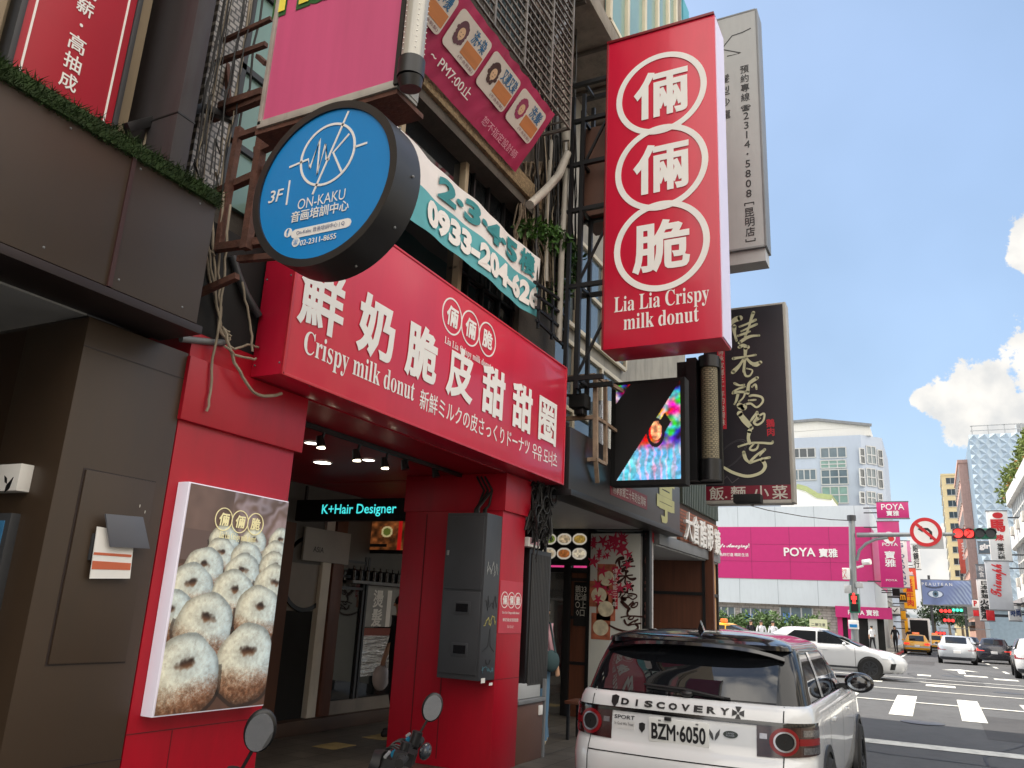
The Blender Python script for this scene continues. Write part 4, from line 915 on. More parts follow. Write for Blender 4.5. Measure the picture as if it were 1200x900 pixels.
u, v = FBl.px(377, 234); text('ON-KAKU', FBl, u, v, M['white'], bs, w=.32, h=.062, bold=.0)
u, v = FBl.px(375, 247); text('音画培訓中心', FBl, u, v-.005, M['white'], bs, w=.39, h=.066, bold=.012)
u, v = FBl.px(376, 268); pill = [(u+x*.175+(.026*math.cos(t)), v+.026*math.sin(t)) for x, ts in ((1, (-1.57, -.8, 0, .8, 1.57)), (-1, (1.57, 2.4, 3.14, 3.9, 4.71))) for t in ts]
MB().prism(FBl, pill, .001, .003).build('search_bar', M['white'], bs)
text('On-Kaku 音画培訓中心 | Q', FBl, u, v, mat('navy_print', S(20, 60, 120), .5), bs, w=.32, h=.031, lift=.004)
u, v = FBl.px(338, 273); MB().disc(FBl, u, v, .027, .001, .003, 24).build('icon', M['white'], bs); text('f', FBl, u, v, _mc['blue_vinyl'], bs, h=.04, lift=.004, bold=.01)
u, v = FBl.px(347, 284); MB().disc(FBl, u, v, .027, .001, .003, 24).build('icon', M['white'], bs); text('☎', FBl, u, v, _mc['blue_vinyl'], bs, h=.03, lift=.004)
u, v = FBl.px(373, 281); text('02-2311-8655', FBl, u, v, M['white'], bs, w=.24, h=.032, bold=.006)

# rusty angle iron frame carrying the two projecting signs
fr_ = thing('rusty_sign_frame', 'rusty brown angle iron frame carrying the pink and blue signs', 'bracket', (3.35, 3.8, 3.3))
q = MB()
def xbar(p0, p1, X0, X1=None, wd=.05): q.bar(at(*p0, x=X0), at(*p1, x=X0 if X1 is None else X1), wd)
xbar((336, -30), (288, 292), 3.32, wd=.055); xbar((281, 150), (256, 290), 3.38, wd=.045); xbar((252, 291), (310, 283), 3.36); xbar((281, 160), (309, 150), 3.36, wd=.04)
xbar((250, 75), (312, 52), 3.4, wd=.035); xbar((258, 125), (308, 108), 3.4, wd=.05); xbar((262, 48), (318, 22), 3.4, wd=.03); xbar((300, 178), (340, 160), 3.32, wd=.05); xbar((280, 304), (330, 300), 3.4, wd=.04); xbar((262, 0), (268, 120), 3.5, wd=.03)
q.bar(at(302, 66, x=3.4), at(312, 75, x=3.1), .03).bar((3.3, 3.7, 3.6), (3.3, 4.4, 3.45), .04).bar((3.32, 3.5, pkz-.08), (3.5, 4.4, pkz-.05), .05).bar((3.4, 3.6, 5.0), (3.45, 4.4, 5.0), .05)
fr_o = q.build('frame', M['rust'], fr_)
ar = thing('long_steel_arm', 'dark steel arm reaching from the clad column over the grass trim', 'bracket', (3.2, 3.7, 4.2))
p = at(148, 150, x=2.75); q2 = at(238, 126, x=3.3); MB().bar(p, q2, .05, .06).bar(q2, (3.5, 4.2, q2[2]), .05).build('arm', M['black'], ar, bevel=.003)

# hanging cables in the gap between canopy and sign
g = random.Random(21)
CL = ['thin pale cable hanging furthest left beside the brown canopy', 'pale cable dropping past the red pillar top with a frayed end', 'bundle cable looping under the red sign corner', 'weathered cable crossing the dark gap beside the sign', 'grey cable knotted halfway in the dark gap', 'thin cable running close to the red sign end', 'short pale cable sagging behind the rusty frame', 'thin wire swinging out from the knot', 'cable lying along the steel conduit']
paths = [[(246, 225), (248, 260), (250, 300), (252, 340), (258, 380), (262, 395)], [(270, 240), (266, 290), (262, 330), (256, 380), (249, 420), (246, 460), (242, 482)], [(262, 385), (268, 405), (280, 435), (292, 455), (310, 465), (330, 461)], [(262, 225), (258, 270), (256, 320), (258, 360), (258, 390)], [(240, 250), (246, 300), (252, 345), (258, 388), (266, 400)],
         [(284, 330), (290, 360), (294, 385), (296, 412)], [(252, 300), (240, 290), (246, 320), (254, 360)], [(260, 384), (268, 390), (270, 396), (266, 402), (274, 410), (290, 404), (303, 407)], [(262, 405), (275, 415), (292, 421), (300, 420)]]
for k, (P, lb) in enumerate(zip(paths, CL)):
    pts = [at(*p_, y=4.02-.05*(k % 3)-.02) for p_ in P]
    Q = []
    for i in range(len(pts)-1):
        for t in (0, .33, .66): Q.append(pts[i]*(1-t)+pts[i+1]*t+np.array([g.uniform(-.006, .006), g.uniform(-.01, .01), g.uniform(-.006, .006)]))
    Q.append(pts[-1])
    tag(MB().tube(Q, .008 if k != 2 else .011, 6).build('hanging_cable', M['palecable']), lb, 'cable', 'cables hanging between canopy and sign')
tag(MB().tube([at(212, 397, y=4.0), at(240, 400, y=3.99), at(262, 402, y=3.99)], .022, 10).build('steel_conduit', M['grey']), 'short grey conduit pipe between canopy corner and cables', 'pipe')
tag(MB().tube([at(272, 300, y=4.0), at(278, 320, y=4.0), at(288, 345, y=3.98), at(303, 370, y=3.98)], .028, 10).build('flexible_duct', M['dgrey']), 'dark ribbed flexible duct bending behind the red sign end', 'pipe')

g = random.Random(55)
ct = thing('facade_cables', 'dense mess of old cables and wires down the wall beside the black sign frame', 'cables', (8.9, 4.1, 4.6))
for k in range(30):
    x0 = g.uniform(628, 676); P = []; yy_ = g.uniform(3.98, 4.2); drift = g.uniform(-10, 6)
    for j in range(10): P.append(at(x0+drift*j/9+g.uniform(-2.5, 2.5), -10+j*g.uniform(36, 42), y=yy_+.04*math.sin(j+k)))
    MB().tube(P, g.choice((.008, .011, .016, .02)), 5).build('cable', M['cable'] if k % 3 else M['palecable'], ct)
cg = thing('gap_cables', 'dark cables hanging in front of the tiled wall behind the rusty frame', 'cables', (3.7, 4.1, 4.2))
for k in range(16):
    x0 = g.uniform(244, 312); P = []; yy_ = g.uniform(4.05, 4.25)
    for j in range(8): P.append(at(x0-j*6+g.uniform(-1.2, 1.2), -10+j*g.uniform(28, 40), y=yy_))
    MB().tube(P, g.choice((.004, .006, .009)), 5).build('cable', M['cable'] if k % 4 else M['palecable'], cg)
# ------------------------------------------------------------------ phone number banner
FBn = FY(4.02)
b0 = FBn.px(480, 190); b1 = FBn.px(632, 303); b2 = FBn.px(628, 374); b3 = FBn.px(480, 248)
bx0_, bx1_ = 4.55, (b1[0]+b2[0])/2; bz1, bz0 = FBn.px(560, 246)[1]+.09, FBn.px(560, 313)[1]-.04
bn = thing('phone_banner', 'white and teal cloth banner with phone number sagging above the red sign', 'banner', ((bx0_+bx1_)/2, 4.05, bz0))
def bwave(x, z): return .018*math.sin(x*4.1+z*2)+.008*math.sin(x*11+z*5)
def bsag(x, t): return -.022*math.sin((x-bx0_)/(bx1_-bx0_)*math.pi*3.0)*(1-t)-.02*math.sin((x-bx0_)/(bx1_-bx0_)*math.pi)
bm = (bz0+bz1)/2+.02
def bgrid(z0, z1, nm, mt):
    b = MB(); rows = []
    for i in range(61):
        x = bx0_+(bx1_-bx0_)*i/60; rows.append([(x, 4.02-bwave(x, z), z+bsag(x, (z-bz0)/(bz1-bz0))) for z in [z0+(z1-z0)*j/6 for j in range(7)]])
    return b.grid(rows).build(nm, mt, bn, normals=False, smooth=180)
bgrid(bm, bz1, 'upper_cloth', mat('banner_cloth', S(226, 222, 220), .7, var=.08, scale=3)); bgrid(bz0, bm, 'lower_cloth', mat('teal_cloth', S(86, 168, 176), .7, var=.14, scale=3, dirt=.1, dirtcol=S(40, 120, 130)))
def cloth_text(t, u, v, mt, h, w, bold):
    b = MB(); text(t, FBn, u, v, None, h=h, w=w, bold=bold, mb=b)
    b.v = [(x, y-bwave(x, z)-.012, z+bsag(x, (z-bz0)/(bz1-bz0))) for x, y, z in b.v]; b.build('lettering', mt, bn, smooth=0, normals=False)
teal = mat('teal_letter', S(36, 132, 138), .6, var=.1)
u0 = FBn.px(516, 218)[0]; u1 = FBn.px(622, 305)[0]
hT = (bz1-bm)
cloth_text('2·3·4·5', (u0*1.0+FBn.px(606, 290)[0])/2, (bm+bz1)/2+.0, teal, hT*.70, FBn.px(606, 290)[0]-u0+.05, .05)
cloth_text('樓', FBn.px(616, 303)[0]+.03, (bm+bz1)/2-.0, teal, hT*.8, .38, .03)
u0 = FBn.px(497, 247)[0]; u1 = FBn.px(631, 355)[0]
cloth_text('0933-204-626', (u0+u1)/2-.02, (bm+bz0)/2+.01, M['white'], (bm-bz0)*.74, u1-u0-.06, .055)
# ------------------------------------------------------------------ hair salon banner
TI = R(36); hz0 = FY(4.03).px(500, 88)[1]
FHb = Fr((0, 4.03, hz0), (1, 0, 0), (0, -math.sin(TI), math.cos(TI)))
hh = .83; hz1 = hz0+hh*math.cos(TI); hx0 = 4.4; hx1 = (FHb.px(605, 200)[0]+FHb.px(651, 134)[0])/2
hb = thing('salon_price_banner', 'wrinkled magenta price banner leaning out over the ledge with four white cards', 'banner', ((hx0+hx1)/2, 4.0, hz0))
rows = []
for i in range(120):
    x = hx0+(hx1-hx0)*i/119; rows.append([FHb.p(x, v-.012*abs(math.sin(x*13))*(v > hh-.02), .012*math.sin(x*23+v*3)*max(0, (v-hh+.25)/.25)+.007*math.sin(x*9+v*4)+.004*math.sin(x*31-v*14)) for v in [hh*j/12 for j in range(13)]])
MB().grid(rows).build('cloth', mat('magenta_cloth', S(172, 36, 84), .55, var=.12, dirt=.15, dirtcol=S(110, 24, 54)), hb, normals=False, smooth=180)
FHc = Fr(FHb.p(0, 0, .02), FHb.U, FHb.V)
c2 = (FHc.px(542, 10)[0]+FHc.px(577, 57)[0]+FHc.px(516, 47)[0]+FHc.px(552, 92)[0])/4; c4 = (FHc.px(612, 106)[0]+FHc.px(640, 145)[0]+FHc.px(590, 137)[0]+FHc.px(614, 172)[0])/4
dxc = (c4-c2)/2; cvz = .525; chh = .20; cw_ = .30
hairc = [S(112, 50, 40), S(96, 60, 70), S(70, 44, 40), S(150, 52, 90)]
for i, (xc, tx) in enumerate(zip((c2-dxc, c2, c2+dxc, c4), ('剪+燙', '洗+染', '又燙又染', '洗髮'))):
    pts = []
    for sx_, sy_, a0 in ((1, 1, 0), (-1, 1, 1.5708), (-1, -1, 3.1416), (1, -1, 4.712)):
        for k in range(5): t = a0+k*.3927; pts.append((xc+sx_*(cw_-.05)+.05*math.cos(t), cvz+sy_*(chh-.05)+.05*math.sin(t)))
    o = MB().prism(FHc, pts, -.008, 0).build('price_card', mat('card_white', S(214, 206, 196), .55, var=.08, dirt=.1), hb)
    MB().fbox(FHc, xc-cw_*.1, xc+cw_*.94, cvz-chh*.62, cvz+chh*.08, .001, .003).build('orange_patch', mat('orange_patch', S(196, 124, 72), .6, var=.15, stretch=(.3, 1, 5)), o)
    text(tx, FHc, xc+cw_*.42, cvz+chh*.5, mat('blue_letter', S(30, 104, 150), .5), o, w=cw_*(.8 if len(tx) < 4 else 1.0), h=.14, bold=.012)
    text('(不含剪髮)', FHc, xc+cw_*.4, cvz-chh*.8, mat('maroon_letter', S(110, 40, 60), .5), o, w=cw_*.95, h=.04)
    hm_ = mat('hair_print%d' % i, hairc[i], .6); q = MB(); hx_, hy_ = xc-cw_*.48, cvz+.02; g = random.Random(i+40)
    for k in range(15): t = k*.42; q.disc(FHc, hx_+.07*math.cos(t)+g.uniform(-.01, .01), hy_+.085*math.sin(t)*(1.2 if math.sin(t) < 0 else 1), g.uniform(.02, .034), .001+.0001*k, .002+.0001*k, 10)
    q.disc(FHc, hx_, hy_+.03, .09, .0006, .0015, 20, ru=.075); q.build('hair_drawing', hm_, o)
    fc = MB().disc(FHc, hx_+.005, hy_-.01, .062, .0045, .0055, 18, ru=.048).build('face_drawing', mat('face_print', S(218, 182, 146), .6), o)
    MB().disc(FHc, hx_-.014, hy_-.005, .006, .006, .0066, 8).disc(FHc, hx_+.024, hy_-.005, .006, .006, .0066, 8).stroke(FHc, [(hx_-.008, hy_-.036), (hx_+.006, hy_-.04), (hx_+.02, hy_-.035)], .005, .006, .0066).build('face_lines', hm_, fc)
u, v = FHc.px(524, 93); text('~ PM7:00止', FHc, FHc.px(528, 90)[0], .19, M['white'], hb, w=FHc.px(553, 112)[0]-FHc.px(508, 62)[0], h=.12, bold=.006)
text('恕不指定設計師', FHc, (FHc.px(571, 132)[0]+FHc.px(609, 176)[0])/2, .13, mat('pale_pink_print', S(214, 160, 176), .6), hb, w=FHc.px(609, 176)[0]-FHc.px(571, 132)[0], h=.10, bold=.0)

# ------------------------------------------------------------------ window cage above the banner, pipes, roots, plant
wg = thing('window_cage', 'weathered steel bar window cage above the magenta banner', 'window cage', (6.6, 3.9, hz1+.1))
YG = 4.03-.83*math.sin(TI)+.03; q = MB()
for k in range(30): q.bar((4.65+k*.115, YG+.012, hz1+.1), (4.65+k*.115, YG+.012, hz1+2.8), .010)
for k in range(22): z = hz1+.12+k*.12; q.bar((4.6, YG, z), (8.0, YG, z), .022); 
for x in (4.6, 5.3, 6.0, 6.7, 7.4, 8.0): q.bar((x, YG, hz1+.1), (x, YG, hz1+2.8), .035)
for x in (4.6, 6.4, 8.0): q.bar((x, YG, hz1+.12), (x, 4.4, hz1+.12), .035).bar((x, YG, hz1+1.5), (x, 4.4, hz1+1.5), .035)
for k in range(24): z = hz1+.12+k*.12; q.bar((8.0, YG, z), (8.0, 4.4, z), .018)
q.build('bars', mat('grey_weathered_steel', S(112, 106, 100), .6, .4, var=.3, scale=8, dirt=.5), wg)
cwn = MB().box(4.8, 8.1, 4.36, 4.42, hz1+.35, hz1+2.6).build('cage_window', M['bglass'], db)
q = MB()
for x in (4.8, 5.9, 7.0, 8.1): q.box(x-.03, x+.03, 4.33, 4.37, hz1+.35, hz1+2.6)
q.build('window_frame', M['lgrey'], cwn)
FPp = FY(4.0)
def pxpipe(name, pts, Y, r, mt, lb, grp=None, n=9):
    P = [at(*p_, y=Y) for p_ in pts]; Q = []
    for i in range(len(P)-1):
        for t in (0, .25, .5, .75): Q.append(P[i]*(1-t)+P[i+1]*t)
    Q.append(P[-1]); tag(MB().tube(Q, r, n).build(name, mt), lb, 'pipe', grp)
pip = mat('weathered_pipe', S(158, 152, 142), .6, var=.2, scale=5, dirt=.4)
pxpipe('drain_pipe', [(622, 0), (640, 20), (651, 45), (656, 90), (663, 165)], 3.9, .055, pip, 'thick pale drain pipe curving down right of the magenta banner')
pxpipe('bent_pipe', [(665, 180), (655, 205), (640, 222), (621, 240)], 3.9, .055, pip, 'pale pipe elbow running down left below the banner corner')
pxpipe('vertical_pipe', [(664, 190), (661, 245), (658, 300), (655, 400)], 3.95, .04, pip, 'straight pale pipe beside the black sign frame', )
pxpipe('thin_conduit', [(646, 165), (643, 210), (640, 260), (640, 330)], 4.05, .03, pip, 'thin grey conduit pipe behind the aerial roots')
pxpipe('upper_conduit', [(652, -10), (654, 60), (653, 120), (652, 160)], 4.05, .03, M['grey'], 'thin upright conduit next to the window cage end')
pxpipe('bracket_pipe', [(662, 0), (662, 22), (645, 55), (643, 80)], 3.8, .05, M['grey'], 'grey angled drain elbow under the overhanging bay')
bx_ = thing('banner_ground_wall', 'stained wall strip with exposed pipes right of the magenta banner', 'wall', (8.8, 4.3, 4.6))
MB().box(8.2, 9.3, 4.25, 4.42, 4.6, 12).build('wall', M['dconcrete'], bx_)
pl = thing('wall_plant', 'green leafy tree growing out of the wall with hanging aerial roots', 'plant', at(635, 320, y=3.85).tolist())
lm = MB()
for (px_, py_, ra, n_) in ((640, 283, (.38, .25, .22), 420), (650, 300, (.28, .25, .25), 380), (628, 275, (.28, .2, .16), 240), (655, 325, (.2, .2, .3), 300), (645, 345, (.16, .18, .25), 160), (612, 268, (.16, .15, .1), 90), (662, 300, (.2, .2, .14), 130)):
    leaves(lm, at(px_+6, py_, y=4.1), ra, n_, .105, seed=px_, droop=.5)
lm.build('foliage', M['leaf'], pl, normals=False, smooth=0)
q = MB(); g = random.Random(31)
for k in range(7):
    P = [at(644+g.uniform(-6, 6), 345, y=4.15), at(644+g.uniform(-10, 14), 310, y=4.1), at(646+g.uniform(-22, 20), 280, y=4.05)]; q.tube(P, [.025, .016, .006], 6)
q.build('branches', M['bark'], pl)
for k in range(40):
    x0 = g.uniform(606, 656); P = []
    for j in range(8): P.append(at(x0+g.uniform(-4, 4)-j*.3, 190+j*g.uniform(13, 17), y=4.16+g.uniform(-.05, .05)))
    MB().tube(P, g.choice((.006, .009, .014, .02)), 5).build('aerial_root', M['bark'], pl)
# black railings under the plant
rl2 = thing('black_railing', 'short black metal railing under the wall plant at the red sign end', 'railing', at(640, 400, y=3.95).tolist())
q = MB()
for (a_, b_) in (((626, 330), (664, 357)), ((627, 345), (664, 372)), ((628, 360), (664, 390)), ((628, 375), (664, 408))): q.bar(at(*a_, y=3.95), at(*b_, y=3.95), .03)
for x in (632, 648, 662): q.bar(at(x, 335+(x-626)*.7, y=3.95), at(x-2, 380+(x-626)*.8, y=3.95), .03)
q.build('rail', M['black'], rl2)

# ------------------------------------------------------------------ big projecting red sign
XS = 8.7; FBg = FX(XS)
gl_ = (FBg.px(712.5, 55)[0]+FBg.px(703.7, 410)[0])/2; gr_ = (FBg.px(838, 18)[0]+FBg.px(844.5, 396)[0])/2
gz1 = (FBg.px(712, 50)[1]+FBg.px(838, 18)[1])/2; gz0 = (FBg.px(703.7, 410)[1]+FBg.px(844.5, 396)[1])/2
bg_ = thing('big_projecting_sign', 'tall red projecting box sign with three white circled characters', 'sign', (XS+.25, -(gl_+gr_)/2, gz0))
dp = FX(XS+.5).px(854, 404)
MB().box(XS, XS+.5, -gr_, -gl_, gz0, gz1).build('box', M['redsign'], bg_, bevel=.01)
MB().box(XS+.03, XS+.48, -gr_-.012, -gr_-.001, gz0+.02, gz1-.03).build('side_panel', mat('lilac_white_side', S(222, 216, 240), .4, var=.03), bg_)
q = MB(); q.fbox(FBg, gl_, gr_, gz1-.01, gz1+.03, -.5, .02).fbox(FBg, gl_-.0, gl_+.025, gz0, gz1, -.01, .012)
q.build('edge_trim', mat('deep_red_trim', S(120, 12, 24), .4), bg_, bevel=.004)
cc = [FBg.px(773, 107), FBg.px(774, 196), FBg.px(776, 285)]
for i in range(3): cc[i] = (sum(c[0] for c in cc)/3 if i == 0 else cc[0][0], cc[i][1])
sp_ = (cc[0][1]-cc[2][1])/2; rr_ = sp_*.555
cc = [(cc[0][0], cc[1][1]+sp_), (cc[0][0], cc[1][1]), (cc[0][0], cc[1][1]-sp_)]
for q_, ((u, v), ch) in enumerate(zip(cc, '倆倆脆')):
    MB().ring(FBg, u, v, rr_*.87, rr_, .004+.0004*q_, .0100+.0012*q_, 72).build('circle', M['white'], bg_, smooth=0)
    text(ch, FBg, u, v, M['white'], bg_, h=rr_*1.16, w=rr_*1.2, bold=.027, lift=.004, depth=.008, name='letter')
u, v = FBg.px(774, 353); text(serif('Lia Lia Crispy'), FBg, u, v+.0, M['white'], bg_, w=(gr_-gl_)*.80, h=.26)
u, v = FBg.px(774, 371); text(serif('milk donut'), FBg, u, v-.02, M['white'], bg_, w=(gr_-gl_)*.63, h=.2)
# black steel frame holding it to the facade
sf_ = thing('black_sign_frame', 'black steel lattice frame holding the big red sign to the facade', 'bracket', (XS+.2, 3.8, 4.6))
q = MB()
yl_ = [-FBg.px(p_, 300)[0] for p_ in (668, 677)]
for y in (yl_[0]+.05, yl_[1]):
    for x in (XS+.08, XS+.42): q.bar((x, y, 4.35), (x, y, 8.55), .05)
for py in (440, 330, 240, 186, 135, 92):
    z = FBg.px(690, py)[1]
    for x in (XS+.08, XS+.42): q.bar((x, yl_[0]+.06, z), (x, -gl_, z), .055)
    q.bar((XS+.08, yl_[1], z), (XS+.42, yl_[1], z), .04).bar((XS+.08, yl_[0], z), (XS+.08, 4.4, z), .04)
for py in (400, 290, 160): z = FBg.px(690, py)[1]; q.bar((XS+.08, yl_[1], z-.4), (XS+.08, -gl_, z+.3), .03)
q.build('bars', M['black'], sf_)
ub = thing('brown_duct_box', 'brown sheet metal box on the wall behind the black sign frame', 'box', (9.3, 4.1, 6.2))
a = FX(9.0).px(682, 152); b = FX(9.0).px(705, 250)
MB().box(9.0, 9.6, -b[0]-.06, -a[0], b[1], a[1]).build('casing', mat('brown_casing', S(98, 66, 52), .6, var=.2, dirt=.3), ub, bevel=.01)
MB().box(9.02, 9.3, -b[0]-.16, -b[0]-.065, b[1], a[1]).build('white_edge', M['white'], ub)

# ------------------------------------------------------------------ LED advertising screen
XL = 10.0; FLd = FX(XL)
l0 = FLd.px(722, 452); l1 = FLd.px(798, 561)
ls = thing('led_screen', 'black framed LED advertising screen showing colourful stripes on a black diagonal', 'screen', (XL+.1, -(l0[0]+l1[0])/2, l1[1]))
MB().fbox(FLd, l0[0]-.07, l1[0]+.06, l1[1]-.07, l0[1]+.05, -.22, -.006).build('housing', M['blackm'], ls, bevel=.008)
H, W = 150, 105; T, Sx = np.mgrid[0:H, 0:W]; T = T/H; Sx = Sx/W
nA, nB, nC = (vnoise(H, W, 22, s_) for s_ in (3, 6, 8)); nx = vnoise(H, W, 5, 12, 2)
lo_ = np.stack([.15+.5*nA+.3*(np.sin(Sx*60+nB*9) > .55), .55+.3*nB, .9-.1*nA], -1)
hi_ = np.stack([.55+.45*np.sin(9*nA+Sx*5), .35+.4*np.sin(11*nB+T*8), .3+.5*np.sin(12*nC+2)], -1)
mixm = np.clip((T-.58)*8, 0, 1)[..., None]; im = hi_*(1-mixm)+lo_*mixm
im = np.where((np.abs(np.hypot((Sx-.62)*1.1, (T-.52))-.13) < .02)[..., None], np.array([.06, .05, .1]), im)
im = np.where((np.hypot((Sx-.63)*1.2, (T-.5)) < .1)[..., None], np.array([.95, .62, .45])*(.7+.5*nx[..., None]), im)
im = np.clip(im*(.7+.6*nx[..., None]), 0, 1)
blk = (Sx+T*.97 < .99) & ~((Sx/.22+T/.2) < 1) | ((np.abs(Sx-.76)+np.abs(T-.42)*.9) < .09)
im[blk] = (.035, .033, .036)
picture('screen_picture', FLd, l0[0], l1[0], l1[1], l0[1], im, ls, mat('led_picture', None, .5, var=0, attr=True, emit=.2), d=.0)
# steel arms, rusty frame, floodlight, chrome duct left of the screen
rf = thing('rusty_box_frame', 'pale rusty square tube frame next to the right end of the red sign', 'bracket', at(685, 500, x=9.2).tolist())
q = MB(); X9 = 9.2
P = {k: at(*v, x=X9) for k, v in dict(a=(660, 443), b=(698, 440), c=(698, 538), d=(658, 542), e=(660, 491), f=(698, 489)).items()}
q.bar(P['a'], P['b'], .05).bar(P['b'], P['c'], .055).bar(P['c'], P['d'], .05).bar(P['e'], P['f'], .05)
for k in 'bcf': q.bar(P[k], P[k]+np.array([.35, 0, 0]), .04)
q.bar(P['b']+np.array([.35, 0, 0]), P['c']+np.array([.35, 0, 0]), .045).bar(P['b']+np.array([.35, 0, .02]), (XL+.1, -l0[0]-.1, P['b'][2]), .05).bar(P['f']+np.array([.35, 0, 0]), (XL+.1, -l0[0], P['f'][2]), .04).bar(P['c'], at(700, 565, x=9.4), .05)
for k in 'ad': q.bar(P[k], P[k]+np.array([.0, .5, 0]), .045)
q.build('tubes', M['rustl'], rf)
c = at(680, 472, x=9.1); fl = thing('flood_light', 'black floodlight fixed on the rusty frame by the red sign end', 'lamp', c.tolist())
MB().box(c[0]-.1, c[0]+.12, c[1]-.1, c[1]+.12, c[2]-.08, c[2]+.1).build('housing', M['blackm'], fl, bevel=.02); MB().bar(c+[0, 0, .08], c+[0.05, .05, .25], .03).bar(c+[-.0, .12, .1], c+[0, .35, .14], .03).build('bracket', M['black'], fl)
MB().box(c[0]-.06, c[0]+.1, c[1]-.06, c[1]+.06, c[2]-.16, c[2]-.085).build('visor', M['black'], fl, bevel=.01)
ch = thing('metal_duct', 'shiny round metal duct rising behind the rusty frame', 'duct', (9.9, 4.15, 3.3)); p = at(704, 500, y=4.2)
MB().cyl((p[0]+.1, 4.2, 3.2), (p[0]+.1, 4.2, 4.75), .22, n=24).build('duct', mat('dull_chrome', (.5, .52, .55, 1), .25, .95, var=.1), ch)
MB().cyl((p[0]-.2, 4.2, 3.1), (p[0]-.2, 4.2, 4.7), .03, n=8).build('white_pipe', M['white'], ch)
MB().box(8.75, 9.28, 4.1, 4.42, 3.2, 4.55).build('yellowed_wall', mat('yellowed_wall', S(140, 122, 96), .8, var=.2, dirt=.5), db)
# vertical ribbed lamp tube in a black frame, right of the screen
XT = 11.0; FT2 = FX(XT); t0 = FT2.px(822, 418); t1 = FT2.px(834, 562)
vt = thing('ribbed_tube_light', 'tall beige ribbed tube light in a black frame between screen and black sign', 'lamp', (XT, -(t0[0]+t1[0])/2, t1[1]))
um = (t0[0]+t1[0])/2+.02
MB().cyl((XT+.12, -um, t1[1]+.3), (XT+.12, -um, t0[1]-.15), .12, n=20).build('tube', brickmat('ribbed_tube', S(150, 140, 112), S(138, 128, 104), S(92, 86, 70), .03, .03, .006), vt)
MB().cyl((XT+.12, -um, t0[1]-.15), (XT+.12, -um, t0[1]+.02), .15, n=20).build('cap', M['black'], vt); MB().cyl((XT+.12, -um, t1[1]), (XT+.12, -um, t1[1]+.3), .15, n=20).build('cap', M['black'], vt)
MB().box(XT+.22, XT+.3, -um-.14, -um+.5, t1[1]-.02, t0[1]+.02).box(XT, XT+.25, -um+.16, -um+.3, t1[1], t0[1]).build('frame', M['black'], vt)
# ------------------------------------------------------------------ black goose rice sign
XK = 12.0; FK2 = FX(XK)
k0 = FK2.px(916, 357)[0]; k1 = FK2.px(928, 580)[0]; ku1 = (k0+k1)/2; ku0 = FK2.px(826, 500)[0]; kz1 = (FK2.px(916, 357)[1]+FK2.px(856, 363)[1])/2; kz0 = (FK2.px(926, 584)[1]+FK2.px(828, 588)[1])/2
ks = thing('black_restaurant_sign', 'tall black projecting sign with pale brush lettering and dark red foot', 'sign', (XK+.12, -(ku0+ku1)/2, kz0))
MB().fbox(FK2, ku0, ku1, kz0, kz1, -.25, 0).build('box', mat('dark_sign_vinyl', S(38, 35, 42), .4, var=.08, dirt=.12), ks)
q = MB(); q.fbox(FK2, ku1, ku1+.045, kz0-.04, kz1+.03, -.26, .005).fbox(FK2, ku0, ku1, kz0-.05, kz0, -.26, .005).fbox(FK2, ku0, ku1, kz1, kz1+.03, -.26, .004)
q.build('frame', mat('thin_pale_frame', S(170, 166, 158), .5, dirt=.3), ks, bevel=.004)
zf = FK2.px(880, 569)[1]; MB().fbox(FK2, ku0, ku1, kz0+.005, zf, 0, .004).build('foot_panel', mat('maroon_vinyl', S(124, 24, 46), .4), ks)
for s_, px_ in (('飯', 840), ('麵', 865), ('小', 892), ('菜', 914)): text(s_, FK2, FK2.px(px_, 577)[0], (kz0+zf)/2, M['offwhite'], ks, h=.2, w=.22, bold=.012, lift=.006)
for px_ in (851,): u = FK2.px(px_, 580)[0]; MB().disc(FK2, u, (kz0+zf)/2-.06, .015, .005, .008, 10).build('dot', M['offwhite'], ks)
pale = mat('pale_gold_letter', S(206, 204, 170), .45, var=.12, scale=1.2)
def b3(*p): return [(780+x/7.5, 340+y/7.5) for x, y in p]
def b4(*p): return [(780+x/6.43, 460+y/6.43) for x, y in p]
